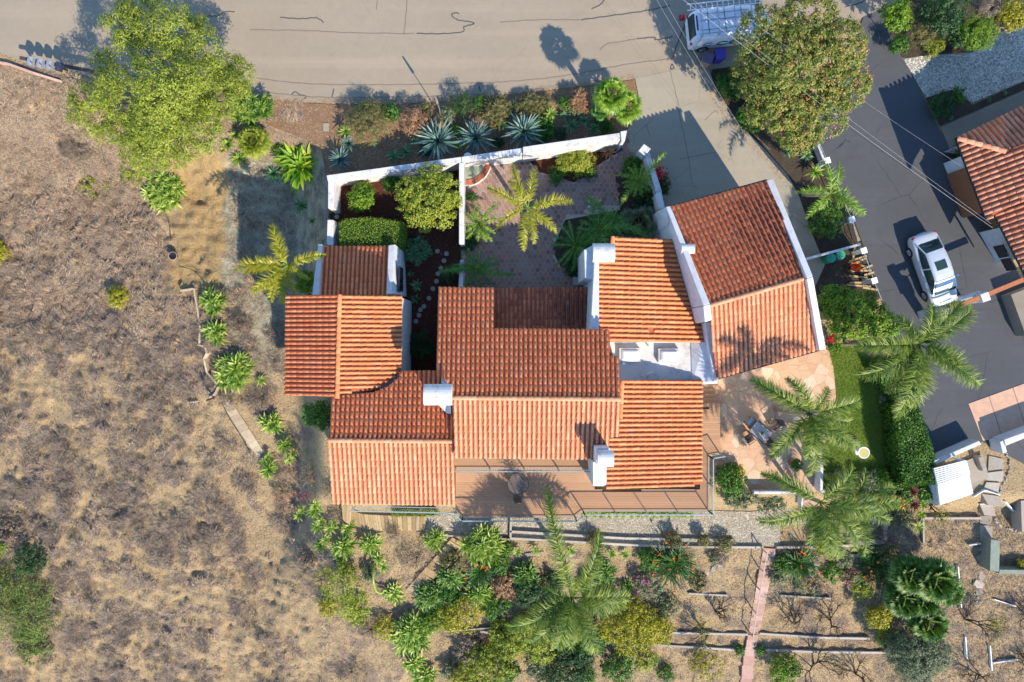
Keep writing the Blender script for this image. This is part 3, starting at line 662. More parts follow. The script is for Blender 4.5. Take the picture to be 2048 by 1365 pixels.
# flat roof with parapet, skylights, vents
m = MB(); m.prism([P(x, y, 3.45) for x, y in ((1219, 684), (1412, 684), (1433, 766), (1240, 764))], -1)
m.build('flat_roof', M['membrane'], house)
m = MB(); m.prism([P(1382, 685, 3.5), P(1410, 685, 3.95), P(1433, 764, 3.95), P(1384, 764, 3.5)], 3.3); m.prism([P(1404, 762, 3.6), P(1434, 760, 3.6), P(1435, 768, 3.6), P(1404, 769, 3.6)], 0)
m.build('roof_edge', M['white'], house)
for (x, y) in ((1239, 697), (1317, 698)):
    m = MB(); z0 = 3.45
    ring = [P(x + a, y + b, z0 + .28) for a, b in ((0, 0), (42, 0), (42, 27), (0, 27))]
    m.prism(ring, z0 - .02); f = m.build('skylight', M['membrane'], house)
    m = MB(); c = [P(x + a, y + b, z0 + .30) for a, b in ((3, 3), (40, 3), (40, 25), (3, 25))]; ctr = sum(c, V(0, 0, 0)) / 4
    inn = [ctr + (p - ctr) * 0.72 + V(0, 0, .12) for p in c]; low = [p - V(0, 0, .06) for p in c]
    m.add(low + c + inn, [(0, 1, 5, 4), (1, 2, 6, 5), (2, 3, 7, 6), (3, 0, 4, 7), (4, 5, 9, 8), (5, 6, 10, 9), (6, 7, 11, 10), (7, 4, 8, 11), (8, 9, 10, 11)])
    m.build('skylight_dome', plain('milky_acrylic_dome', (0.72, 0.72, 0.72, 1), 0.25, 0, 0.03), f, off=(0, 0, 0), smooth=False, bevel=0.05)
m = MB(); q_ = P(1246, 727, 3.45); m.tube([q_, q_ + V(0, 0, .35)], 0.09, 12); q_ = P(1296, 692, 3.45); m.tube([q_, q_ + V(0, 0, .5)], 0.04, 8)
m.tube([P(1288, 758, 3.5), P(1296, 748, 3.6), P(1308, 744, 3.6)], 0.02, 6); m.tube([P(1284, 752, 3.5), P(1306, 742, 3.7)], 0.02, 6)
m.build('roof_vent_pipe', M['whitepaint'], house)
# parapets: (ring of map corners and heights, foot)
def parapet(rings, mat='white', name='parapet', parent=house):
    m = MB()
    for ring, zb in rings: m.prism([P(*r) for r in ring], zb)
    return m.build(name, M[mat], parent, bevel=0.03)
parapet([([(636, 488, 2.3), (644, 489, 2.3), (637, 593, 3.0), (624, 592, 3.0)], -2.6)])
parapet([([(777, 491, 2.3), (790, 489, 2.3), (784, 588, 3.1), (773, 588, 3.1)], -1)])
parapet([([(790, 489, 2.2), (802, 500, 1.4), (803, 590, 2.0), (784, 588, 3.0)], -1)])
parapet([([(1190, 500, 5.1), (1198, 500, 5.1), (1198, 659, 5.0), (1181, 659, 5.0)], 0)])
parapet([([(1168, 500, 4.6), (1190, 489, 4.6), (1190, 560, 4.6), (1170, 556, 4.6)], 0)])
parapet([([(1332, 414, 4.7), (1341, 412, 4.7), (1420, 608, 6.3), (1407, 612, 6.3)], 0), ([(1407, 613, 6.3), (1420, 609, 6.3), (1424, 640, 5.9), (1410, 645, 5.9)], 0)])
parapet([([(1313, 424, 2.6), (1332, 414, 4.6), (1338, 445, 4.6), (1330, 470, 2.6)], 0)])
parapet([([(1533, 361, 4.5), (1546, 357, 4.5), (1626, 553, 6.0), (1614, 557, 6.0)], 0), ([(1614, 558, 6.0), (1626, 554, 6.0), (1652, 698, 4.7), (1639, 701, 4.7)], 0)], 'white')
parapet([([(1410, 646, 4.6), (1420, 643, 4.6), (1438, 760, 4.2), (1428, 764, 4.2)], 0)])
m = MB(); a = P(1182, 571, 1.2); m.box(P(1162, 563, 0.6), (1.0, .5, .25)); m.box(P(1162, 555, 0.4), (1.0, .5, .2)); m.box(P(1162, 546, 0.2), (1.0, .5, .2)); m.build('entry_steps', M['stone'], house)
# window on the east face of the lean-to
wp = Vector(P(801.5, 560, 1.9)); m = MB(); m.box(wp, (.08, 1.5, 1.3)); wf = m.build('window', M['darkmetal'], house)
m = MB(); m.box(wp + V(.03, -.37, 0), (.05, .66, 1.18)); m.box(wp + V(.03, .37, 0), (.05, .66, 1.18)); m.build('pane', M['glass'], wf)
# chimneys: stucco stack with a half-round cap
def chimney(stack, zt, cap, zc, foot=None, zb=2.0):
    m = MB(); m.prism([P(x, y, zt) for x, y in stack], zb)
    if foot: m.prism([P(*r) for r in foot], zb)
    ch = m.build('chimney', M['white'], house, bevel=0.04)
    a, b = P(cap[0], cap[1], zc), P(cap[2], cap[3], zc); hw = abs(a.y - b.y) / 2; cy = (a.y + b.y) / 2; m = MB(); K = 12; vs = []
    for x in (a.x, b.x):
        for k in range(K + 1): th = PI * k / K; vs.append((x, cy + hw * math.cos(th), zc - 0.25 + hw * 0.8 * math.sin(th)))
        vs += [(x, cy - hw * .86, zc - .25), (x, cy + hw * .86, zc - .25)] if False else []
    n = K + 1; fs = [(k, k + 1, n + k + 1, n + k) for k in range(K)] + [tuple(range(n))[::-1], tuple(range(n, 2 * n)), (0, n, 2 * n - 1, n - 1)]
    m.add(vs, fs); m.build('chimney_cap', M['whitetop'], ch, off=(0, 0, 0), bevel=0.01)
chimney([(855, 776), (898, 776), (898, 806), (855, 806)], 6.7, (847, 769, 904, 812), 7.0, foot=[(872, 806, 5.3), (902, 806, 5.6), (902, 829, 5.3), (893, 827, 5.1)])
chimney([(1192, 896), (1220, 896), (1220, 930), (1192, 930)], 6.7, (1195, 902, 1228, 936), 7.2, foot=[(1186, 925, 6.3), (1213, 925, 6.3), (1213, 973, 4.9), (1186, 973, 4.9)], zb=0)
chimney([(1189, 492), (1225, 492), (1225, 520), (1189, 520)], 5.3, (1186, 486, 1230, 524), 5.6)
chimney([(1366, 491), (1386, 489), (1387, 500), (1368, 503)], 5.3, (1364, 487, 1391, 507), 5.5, zb=3)
# garage fascia, downpipe
m = MB(); m.bar(pIn.at(1341, 413, -.1), pIn.at(1534, 360, -.1), .09, .16); m.build('gutter', M['darkmetal'], house); m = MB(); m.bar(pIs.at(1433, 759, -.1), pIs.at(1640, 701, -.1), .08, .14); m.build('gutter', M['darkmetal'], house)
# stair stoop in the inner garden
m = MB(); m.prism([P(x, y, .35) for x, y in ((803, 629), (820, 629), (820, 667), (803, 667))], 0); m.build('door_step', M['stone'], house)

# deck: boards, posts and railings
DZ = 0.7
dk = [(911, 937), (1186, 937), (1186, 976), (1212, 984), (1400, 978), (1402, 820), (1440, 812), (1441, 908), (1419, 912), (1418, 1024), (1166, 1024), (1150, 1036), (925, 1036), (911, 1020)]
m = MB(); step = 0.145
ys = sorted([P(x, y, DZ).y for x, y in dk]); yy = ys[0]; wpoly = [(P(x, y, DZ).x, P(x, y, DZ).y) for x, y in dk]
while yy < ys[-1]:
    c = yy + step / 2; xs = []
    for i in range(len(wpoly)):
        (x0, y0), (x1, y1) = wpoly[i], wpoly[(i + 1) % len(wpoly)]
        if (y0 > c) != (y1 > c): xs.append(x0 + (x1 - x0) * (c - y0) / (y1 - y0))
    xs.sort()
    for i in range(0, len(xs) - 1, 2): m.box(((xs[i] + xs[i + 1]) / 2, c, DZ - .02), (xs[i + 1] - xs[i], step - .005, .04))
    yy += step
dko = m.build('deck_boards', M['deck'], house)
m = MB(); m.prism([P(x, y, DZ - .05) for x, y in dk], DZ - .3); m.build('deck_frame', M['barkd'], house)
m = MB()
for x, y in ((930, 1028), (1040, 1030), (1148, 1030), (1240, 1018), (1330, 1018), (1410, 1018), (1410, 960)): p = P(x, y, DZ - .3); m.bar(p, V(p.x, p.y, -2.2), .15, .15)
m.build('deck_post', M['barkd'], house)
def railing(line, z0, parent=house, h=1.0, mat='rail', post=1.75):
    pts = [P(x, y, z0) for x, y in line]; m = MB(); bal = MB()
    for a, b in zip(pts, pts[1:]):
        m.bar(a + V(0, 0, h), b + V(0, 0, h), .06, .04); m.bar(a + V(0, 0, .1), b + V(0, 0, .1), .04, .03)
        L = (b - a).length; n = max(1, round(L / post))
        for i in range(n + 1): p = a.lerp(b, i / n); m.bar(p, p + V(0, 0, h + .03), .05, .05)
        k = round(L / .13)
        for i in range(k): p = a.lerp(b, (i + .5) / k); bal.bar(p + V(0, 0, .1), p + V(0, 0, h), .014, .014)
    r = m.build('railing', M[mat], parent); bal.build('balusters', M[mat], r, off=root_loc(parent)); return r
railing([(912, 1020), (926, 1034), (1150, 1034), (1166, 1022), (1417, 1022), (1417, 912), (1440, 908)], DZ)
# balcony above the deck
m = MB(); m.prism([P(x, y, 3.2) for x, y in ((909, 905), (1186, 905), (1186, 940), (909, 940))], 3.0); m.build('balcony_slab', M['deck'], house)
railing([(912, 937), (1184, 937)], 3.2)
railing([(712, 1012), (910, 1016)], 1.0, h=1.3, mat='rail')
# deck stairs at the east side
m = MB()
for i in range(4): m.prism([P(x, y, DZ - .17 * i - .001) for x, y in ((1405, 806 - 9 * i), (1440 - 3 * i, 806 - 9 * i), (1440 - 3 * i, 814 - 9 * i), (1405, 814 - 9 * i))], DZ - .17 * i - .12)
m.build('deck_stairs', M['deck'], house)

# courtyard walls: each a thing
def wall_thing(label, rings, name='garden_wall', mat='whitetop', group=None):
    m = MB(); zb = 0
    for ring, zb in rings: m.prism([P(*r) for r in ring], zb)
    c = P(*rings[0][0][0]); o = m.build(name, M[mat], None, off=(c.x, c.y, zb), bevel=0.025); tag(o, label, 'wall', group); return o
wall_thing('long white plastered wall along the planting bed of big blue agaves', [([(653, 351, 1.7), (922, 314, 1.7), (922, 325, 1.7), (655, 362, 1.7)], -0.3)])
wall_thing('white wall between the fountain and the big agaves, ending at the courtyard entrance', [([(923, 314, 1.7), (1045, 296, 1.7), (1045, 309, 1.7), (923, 325, 1.7)], -0.1), ([(1046, 294, 1.9), (1240, 266, 1.9), (1243, 280, 1.9), (1046, 308, 1.9)], -0.1), ([(1241, 263, 2.0), (1254, 261, 2.0), (1250, 282, 2.0), (1243, 284, 2.0)], -0.1)])
wall_thing('white low wall with a gate gap west of the round lime shrub', [([(656, 362, 1.6), (668, 360, 1.6), (668, 417, 1.6), (656, 417, 1.6)], -2.2), ([(655, 440, 1.6), (667, 440, 1.6), (666, 492, 1.6), (653, 490, 1.6)], -2.2)])
m = MB(); m.bar(P(660, 419, .9), P(661, 438, .9), .06, .9); tag(m.build('garden_gate', M['darkmetal'], None, off=tuple(P(660, 428, 0))), 'small dark gate in the gap of the low white wall', 'gate')
wall_thing('narrow white wall dividing the mulch garden from the hexagon paved courtyard', [([(918, 326, 1.7), (928, 326, 1.7), (928, 488, 1.7), (918, 488, 1.7)], -0.1), ([(920, 520, 1.5), (927, 520, 1.5), (926, 574, 1.5), (917, 574, 1.5)], -0.1)])
wall_thing('slanting white wall with a square pier between the courtyard and the driveway', [([(1277, 302, 2.0), (1288, 288, 2.0), (1302, 298, 2.0), (1290, 312, 2.0)], 0), ([(1290, 310, 1.8), (1299, 304, 1.8), (1324, 384, 1.8), (1313, 388, 1.8)], 0), ([(1311, 388, 2.1), (1323, 384, 2.1), (1330, 416, 2.1), (1318, 420, 2.1)], 0)])
# fountain basin in the corner
fo = P(932, 322, 0); ft = thing('corner_fountain', 'quarter round basin with a red brick rim in the courtyard corner', 'fountain', fo)
m = MB(); K = 18; Rr = 1.62; a0 = -PI / 2
m.prism([fo + V(0, 0, .42)] + [fo + V(Rr * math.cos(a0 + k * PI / 2 / K), Rr * math.sin(a0 + k * PI / 2 / K), .42) for k in range(K + 1)], 0.0); m.build('basin', M['whitepaint'], ft)
m = MB(); m.prism([fo + V(.02, -.02, .46)] + [fo + V(1.3 * math.cos(a0 + k * PI / 2 / K), 1.3 * math.sin(a0 + k * PI / 2 / K), .46) for k in range(K + 1)], .40)
m.build('basin_floor', plain('pale_green_basin_lining', lc(150, 156, 130), .5, 0, .3, 3), ft)
m = MB()
for k in range(22):
    a1, a2 = a0 + (k + .06) * PI / 44, a0 + (k + .94) * PI / 44
    m.prism([fo + V(r * math.cos(a), r * math.sin(a), .52) for r, a in ((1.32, a1), (1.62, a1), (1.62, a2), (1.32, a2))], .40)
m.build('brick_rim', M['brick'], ft)
m = MB(); m.lathe(tuple(fo + V(.2, -.15, .4)), [(.2, 0), (.2, .9), (.26, .95), (.26, 1.05), (.08, 1.1)], 16); m.build('spout_column', M['white'], ft)
# stepping stones in the mulch garden
base = None
for i, (x, y) in enumerate([(674, 434), (875, 503), (893, 508), (888, 522), (882, 537), (876, 548), (873, 563), (866, 578), (858, 597), (848, 613), (841, 620), (838, 631), (832, 643)]):
    if base is None:
        m = MB(); m.prism([(0.16 * math.cos(k * PI / 3), .16 * math.sin(k * PI / 3), .05) for k in range(6)], 0.0); base = m.build('stepping_stone', M['stone'], None, bevel=.01); o = base
    else: o = base.copy(); COL.objects.link(o)
    o.location = P(x, y, .012); o.rotation_euler = (0, 0, i * .7); tag(o, 'small grey hexagonal stepping stone set in the dark mulch of the side garden', 'stepping stone', 'hexagonal stepping stones in the side garden')
# ------------------------------------------------------------------ plants: builders
R_ = np.random.default_rng(11)
def rdir(n, rng): return unit(rng.normal(size=(n, 3)))
def cards(c, nrm, L, Wd, rng, fold=0.0):
    """leaf-shaped quads at c facing nrm"""
    n = len(c); t = unit(np.cross(nrm, rdir(n, rng))); b = np.cross(nrm, t)
    L = L * rng.uniform(.7, 1.3, (n, 1)); Wd = Wd * rng.uniform(.7, 1.3, (n, 1))
    vs = np.stack([c - t * L / 2, c + b * Wd / 2 - t * L * .08, c + t * L / 2, c - b * Wd / 2 - t * L * .08], axis=1).reshape(-1, 3)
    return vs, np.arange(4 * n).reshape(-1, 4)
def crown_np(lobes, n, L, Wd, seed, clump=0.34, per=26, up=0.5, inner=0.25, flat=0.7):
    """leaf clusters over the lobes (x,y,z,rx,ry,rz)"""
    rng = np.random.default_rng(seed); lob = np.array(lobes, float)
    area = lob[:, 3] * lob[:, 4]; nc = max(1, int(n / per)); pick = rng.choice(len(lob), nc, p=area / area.sum())
    d = rdir(nc, rng); d[:, 2] = np.where(rng.random(nc) < 0.8, np.abs(d[:, 2]), d[:, 2])
    rr = np.where(rng.random(nc) < inner, rng.uniform(.3, .8, nc), rng.uniform(.84, 1.06, nc))
    cc = lob[pick, :3] + d * lob[pick, 3:6] * rr[:, None]
    cs = clump * rng.uniform(.55, 1.3, nc)
    idx = np.repeat(np.arange(nc), per); q = rdir(len(idx), rng) * (rng.random((len(idx), 1)) ** .4)
    q[:, 2] *= flat
    c = cc[idx] + q * cs[idx][:, None]
    nrm = unit(q * .9 + d[idx] * .5 + np.array([0, 0, up]) + rdir(len(idx), rng) * .55)
    return cards(c, nrm, L, Wd, rng)
def limbs(m, base, tops, r0, rng, bend=0.3, n=6):
    """a tapered trunk with limbs that reach the given points"""
    base = Vector(base); c = sum((Vector(t) for t in tops), V(0, 0, 0)) / len(tops)
    fork = base.lerp(c, 0.42); fork.x = base.x * .8 + fork.x * .2; fork.y = base.y * .8 + fork.y * .2
    m.tube([base, base.lerp(fork, .5) + V(rng.uniform(-.05, .05), rng.uniform(-.05, .05), 0), fork], [r0 * 1.25, r0, r0 * .8], 8)
    for t_ in tops:
        t_ = Vector(t_); k = (t_ - fork).length
        mid = fork.lerp(t_, .5) + V(rng.uniform(-1, 1), rng.uniform(-1, 1), rng.uniform(0, 1)) * bend * k * .3
        m.tube([fork, mid, t_], [r0 * .6, r0 * .38, r0 * .12], n)
def tree(name, label, lobes_px, h, mat, n, L, Wd, seed, cat='tree', group=None, r0=0.14, bark='barkg', clump=.34, per=26, inner=.25, twigs=0, trunk=True, extra=None, up=.5):
    """lobes_px: (px, py, radius px, height of its top above the ground); h: fraction that is crown"""
    rng = random.Random(seed); c = lobes_px[0]; base = under(c[0], c[1], c[3] * .8); lobes = []
    for (x, y, r, top) in lobes_px:
        zc = base.z + top; k = (H - zc) / H / S; rx = r * k; rz = min(rx * .85, top * h * .6); p = P(x, y, zc - rz * .6)
        lobes.append((p.x, p.y, zc - rz, rx, rx, rz))
    t_ = thing(name, label, cat, base, 0, group)
    v, f = crown_np(lobes, n, L, Wd, seed, clump, per, up, inner); np_mesh('crown', v, f, mat, t_)
    if extra:
        em, en, eL = extra; v, f = crown_np([(a, b, c_ + .02, d * 1.02, e * 1.02, f_ * 1.03) for a, b, c_, d, e, f_ in lobes], en, eL, eL * .8, seed + 1, .13, 5, .8, 0.0); np_mesh('flowers', v, f, em, t_)
    if trunk:
        m = MB(); tops = [(l[0] + rng.uniform(-.4, .4) * l[3], l[1] + rng.uniform(-.4, .4) * l[4], l[2] + l[5] * rng.uniform(.1, .6)) for l in lobes for _ in range(2)]
        limbs(m, base - V(0, 0, .15), tops, r0, rng); m.build('trunk', M[bark], t_)
    return t_
def shrub(label, px, py, r, top, mat, n, seed, name='shrub', cat='shrub', L=.11, Wd=.07, lob=5, group=None, extra=None, clump=.2, per=18, inner=.2, up=.5, oval=1.0):
    rng = random.Random(seed); ls = [(px, py, r * .72, top)]
    for i in range(lob):
        a = 2 * PI * i / lob + rng.uniform(-.3, .3); ls.append((px + math.cos(a) * r * .52 * oval, py + math.sin(a) * r * .52, r * rng.uniform(.42, .55), top * rng.uniform(.7, .98)))
    return tree(name, label, ls, .9, mat, n, L, Wd, seed, cat, group, .03, 'barkd', clump, per, inner, extra=extra, up=up)

def blades(n, Lr, w, elev, rng, seg=4, droop=.5, fold=.25, prof=(.75, 1, .8, .45, .03), az=None, gold=True):
    """n leaves from the origin: arrays of quads, two per segment; elev: function of t in 0..1 (outer..inner)"""
    i = np.arange(n); t = i / max(1, n - 1)
    a = (i * 2.39996 + rng.uniform(0, 6) if gold else rng.uniform(0, 2 * PI, n)) if az is None else az
    a = a + rng.uniform(-.12, .12, n); el = elev(t) + rng.uniform(-.08, .08, n); L = (Lr(t) if callable(Lr) else np.full(n, Lr)) * rng.uniform(.88, 1.1, n)
    s = np.linspace(0, 1, seg + 1); rad = np.stack([np.cos(a), np.sin(a), 0 * a], 1); side = np.stack([-np.sin(a), np.cos(a), 0 * a], 1)
    e = el[:, None] - droop * s[None, :]                     # angle falls along the leaf
    ds = L[:, None] / seg; x = np.concatenate([np.zeros((n, 1)), np.cumsum(np.cos((e[:, :-1] + e[:, 1:]) / 2) * ds, 1)], 1); z = np.concatenate([np.zeros((n, 1)), np.cumsum(np.sin((e[:, :-1] + e[:, 1:]) / 2) * ds, 1)], 1)
    c = rad[:, None, :] * x[..., None]; c[..., 2] = z
    wv = np.array(prof[:seg + 1]) * 1.0; ww = w * wv[None, :] * (L / L.max())[:, None] ** .5
    nrm = -rad[:, None, :] * np.sin(e)[..., None]; nrm[..., 2] = np.cos(e)
    lft = c + side[:, None, :] * ww[..., None] / 2 + nrm * (fold * ww)[..., None]; rgt = c - side[:, None, :] * ww[..., None] / 2 + nrm * (fold * ww)[..., None]
    vs = np.stack([lft, c, rgt], 2).reshape(n, -1, 3)
    f = []
    for k in range(seg): b = 3 * k; f += [[b, b + 1, b + 4, b + 3], [b + 1, b + 2, b + 5, b + 4]]
    f = np.array(f); F_ = (f[None] + (np.arange(n) * 3 * (seg + 1))[:, None, None]).reshape(-1, 4)
    return vs.reshape(-1, 3), F_[:, ::-1]
def xf(vs, loc, rz=0.0, s_=1.0, tilt=(0, 0)):
    ca, sa = math.cos(rz), math.sin(rz); v = vs * s_; x = v[:, 0] * ca - v[:, 1] * sa; y = v[:, 0] * sa + v[:, 1] * ca; z = v[:, 2] + x * tilt[0] + y * tilt[1]
    return np.stack([x + loc[0], y + loc[1], z + loc[2]], 1)
def ros_data(kind, seed):
    rng = np.random.default_rng(seed)
    if kind == 'att': return blades(24, lambda t: .62 - .30 * t, .115, lambda t: .12 + 1.2 * t ** 1.3, rng, droop=.4, prof=(.5, .85, 1, .6, .03))
    if kind == 'agave': return blades(58, lambda t: 1.0 - .3 * t, .105, lambda t: .08 + 1.25 * t, rng, droop=.12, fold=.3, prof=(.8, 1, .92, .6, .02))
    if kind == 'small': return blades(22, lambda t: .36 - .12 * t, .07, lambda t: .2 + 1.0 * t, rng, droop=.25)
    if kind == 'strap': return blades(34, lambda t: .75 - .15 * t, .05, lambda t: .15 + 1.25 * t, rng, droop=.9, gold=False, prof=(.8, 1, .95, .7, .05))
ROS = {}
def ros_mesh(kind, mat, var):
    k = (kind, mat, var)
    if k not in ROS:
        v, f = ros_data(kind, 50 + var); o = np_mesh('rosette', v, f, M[mat]); ROS[k] = o.data; bpy.data.objects.remove(o)
    return ROS[k]
def rosettes(label, pts, mat='attn', kind='att', name='agave_clump', cat='agave', group=None, seed=1):
    """pts: (px, py, radius px, height of the heart above the ground)"""
    rng = random.Random(seed); b = under(pts[0][0], pts[0][1], pts[0][3])
    unitr = {'att': .50, 'agave': .97, 'small': .36, 'strap': .68}[kind]
    if len(pts) == 1:
        o = bpy.data.objects.new(name, ros_mesh(kind, mat, rng.randrange(3))); x, y, r, h = pts[0]; COL.objects.link(o)
        o.location = b + V(0, 0, h * .85); s_ = r * (H - b.z - h) / H / S / unitr; o.scale = (s_, s_, s_); o.rotation_euler = (0, 0, rng.uniform(0, 6)); tag(o, label, cat, group)
        return o
    t_ = thing(name, label, cat, b, 0, group); m = MB()
    for (x, y, r, h) in pts:
        q_ = under(x, y, h); o = bpy.data.objects.new('rosette', ros_mesh(kind, mat, rng.randrange(3))); link(o, t_)
        o.location = q_ - b + V(0, 0, h * .85); s_ = r * (H - q_.z - h) / H / S / unitr; o.scale = (s_, s_, s_); o.rotation_euler = (rng.uniform(-.2, .2), rng.uniform(-.2, .2), rng.uniform(0, 6))
        if h > .35: m.tube([b.lerp(q_, .6) - V(0, 0, .1), q_ + V(0, 0, h * .9)], [.05, .035], 6)
    if m.v: m.build('stems', M['barkg'], t_)
    return t_
def blob(px, py, r, n, rr, h, seed, oval=1.0):
    """n rosettes spread over a rounded clump"""
    rng = random.Random(seed); out = [(px, py, rr, h)]
    for i in range(1, n):
        a = i * 2.39996; d = math.sqrt(i / n); out.append((px + math.cos(a) * d * (r - rr * .6) * oval + rng.uniform(-2, 2), py + math.sin(a) * d * (r - rr * .6) + rng.uniform(-2, 2), rr * rng.uniform(.85, 1.12), h * (1 - .55 * d * d) * rng.uniform(.85, 1.1)))
    return out

def frond_np(L, n, lw, ll, rng, elev, droop, width_dir=1.0, plum=.5, seg=3, hang=.6):
    """one feather frond along +x; returns leaflets (quads) and the midrib points"""
    K = 14; s = np.linspace(0, 1, K); e = elev - droop * s ** 1.25; ds = L / (K - 1)
    x = np.concatenate([[0], np.cumsum(np.cos((e[:-1] + e[1:]) / 2) * ds)]); z = np.concatenate([[0], np.cumsum(np.sin((e[:-1] + e[1:]) / 2) * ds)])
    yb = .24 * L * rng.uniform(-1, 1) * s ** 2
    t = np.repeat(np.linspace(.14, 1, n), 2); sd = np.tile([1.0, -1.0], n)
    p = np.stack([np.interp(t, s, x), np.interp(t, s, yb), np.interp(t, s, z)], 1); et = np.interp(t, s, e)
    fw = np.stack([np.cos(et), 0 * et, np.sin(et)], 1); upv = np.stack([-np.sin(et), 0 * et, np.cos(et)], 1); sdv = np.stack([0 * t, sd, 0 * t], 1)
    ang = rng.uniform(.55, .95, len(t)) + .0; lift = rng.uniform(-plum, plum, len(t))
    d = unit(sdv * np.sin(ang + .25)[:, None] + fw * (np.cos(ang) * .8)[:, None] + upv * lift[:, None])
    ln = ll * np.clip(np.sin(PI * np.clip(t * .93 + .07, 0, 1)) ** .5, .25, 1) * rng.uniform(.8, 1.15, len(t))
    m_ = len(t); d = unit(d + rng.normal(size=d.shape) * .13); c = np.zeros((m_, seg + 1, 3)); c[:, 0] = p; cur = d.copy()
    for k in range(seg):
        c[:, k + 1] = c[:, k] + cur * (ln / seg)[:, None]; cur = unit(cur + np.array([0, 0, -hang / seg * 1.3]))
    wn_ = unit(np.cross(d, upv)); wf = np.linspace(1, .15, seg + 1) * lw
    a = c + wn_[:, None, :] * wf[None, :, None] / 2; b = c - wn_[:, None, :] * wf[None, :, None] / 2
    vs = np.stack([a, b], 2).reshape(m_, -1, 3); f = np.array([[2 * k, 2 * k + 1, 2 * k + 3, 2 * k + 2] for k in range(seg)])
    Fq = (f[None] + (np.arange(m_) * 2 * (seg + 1))[:, None, None]).reshape(-1, 4)
    return vs.reshape(-1, 3), Fq, np.stack([x, yb, z], 1)
def feather_palm(label, px, py, top, fronds, mat, seed, base=None, name='queen_palm', trunk_r=.14, ll=.62, lw=.045, n=90, plum=1.0, group=None, hang=.7, extra=0, cat='palm'):
    """fronds: list of (tip px, tip py[, elevation]) as seen; the crown heart stands at px,py and top metres above the ground"""
    rng = np.random.default_rng(seed); b0 = under(px, py, top) if base is None else gp(*base); hz = (under(px, py, top).z if base is None else b0.z) + top; heart = P(px, py, hz)
    t_ = thing(name, label, cat, b0, 0, group); m = MB(); mid = b0.lerp(heart, .5) + V(rng.uniform(-.1, .1), rng.uniform(-.1, .1), 0)
    pts = spline([tuple(b0 - V(0, 0, .2)), tuple(mid), tuple(heart - V(0, 0, .15))], 5, False); m.tube(pts, [trunk_r * (1.35 if i == 0 else 1.05 - .25 * i / len(pts)) for i in range(len(pts))], 10)
    m.build('trunk', M['bark'], t_); nb = NB(); rb = MB(); fr = list(fronds)
    for i in range(extra): a = rng.uniform(0, 2 * PI); q_ = rng.uniform(35, 70); fr.append((px + q_ * math.cos(a), py + q_ * math.sin(a), rng.uniform(.7, 1.3)))
    for i, fd in enumerate(fr):
        tipz = hz - .4; tp = P(fd[0], fd[1], tipz); dv = (tp - heart).to_2d(); D = dv.length; az = math.atan2(dv.y, dv.x)
        el = fd[2] if len(fd) > 2 else rng.uniform(.35, .65); dr = el + rng.uniform(.7, 1.0); L = D * (1.22 if el < .8 else 1.6)
        v, f, mr = frond_np(L, max(16, int(n * 1.25 * min(1.3, L / 3))), lw, ll * min(1.15, max(.6, L / 2.6)), rng, el, dr, plum=plum, hang=hang)
        nb.add(xf(v, heart, az), f); mr = xf(mr, heart, az); rb.tube([tuple(q) for q in mr[::2]] + [tuple(mr[-1])], [.035] + [.02] * 5 + [.008] * (len(mr[::2]) - 5), 5)
    nb.build('fronds', M[mat], t_); rb.build('midribs', M['palml' if mat != 'palm' else 'green'], t_); return t_
def fan_palm(label, px, py, top, r, nl, mat, seed, name='fan_palm', group=None, base=None, trunk_r=.16, span=.55):
    rng = np.random.default_rng(seed); b0 = under(px, py, top) if base is None else gp(*base); hz = b0.z + top; heart = P(px, py, hz); R0 = r * (H - hz) / H / S
    t_ = thing(name, label, 'palm', b0, 0, group); m = MB(); m.tube([b0 - V(0, 0, .2), b0.lerp(heart, .5), heart], [trunk_r * 1.2, trunk_r, trunk_r * .9], 10); m.build('trunk', M['bark'], t_)
    nb = NB(); st = MB()
    for i in range(nl):
        tt = (i + .5) / nl; az = i * 2.39996; el = -.35 + 1.6 * tt; d = np.array([math.cos(az) * math.cos(el), math.sin(az) * math.cos(el), math.sin(el)])
        pl = R0 * .55; c = np.array(heart) + d * pl; st.tube([tuple(heart), tuple(c)], [.02, .014], 4)
        side = np.array([-math.sin(az), math.cos(az), 0]); upv = np.cross(side, d) * -1; upv = np.cross(d, side); K = 24; fl = R0 * span * (1.0 - .15 * tt)
        an = np.linspace(-2.0, 2.0, K) + rng.uniform(-.03, .03, K); dd = d[None] * np.cos(an)[:, None] + side[None] * np.sin(an)[:, None]
        c0 = np.repeat(c[None], K, 0); p1 = c0 + dd * fl * .55; p2 = c0 + dd * fl * (rng.uniform(.85, 1.1, K))[:, None] + np.array([0, 0, -fl * .28]); w0 = fl * .09
        nn = unit(np.cross(dd, upv[None])); a1, b1, a2, b2 = p1 + nn * w0, p1 - nn * w0, p2 + nn * .006, p2 - nn * .006
        p1m = p1 + upv[None] * .02
        vs = np.stack([c0 + nn * .01, c0 - nn * .01, a1, b1, a2, b2], 1).reshape(-1, 3); f = np.array([[0, 1, 3, 2], [2, 3, 5, 4]]); nb.add(vs, (f[None] + (np.arange(K) * 6)[:, None, None]).reshape(-1, 4))
    nb.build('fronds', M[mat], t_); st.build('petioles', M[mat], t_); return t_
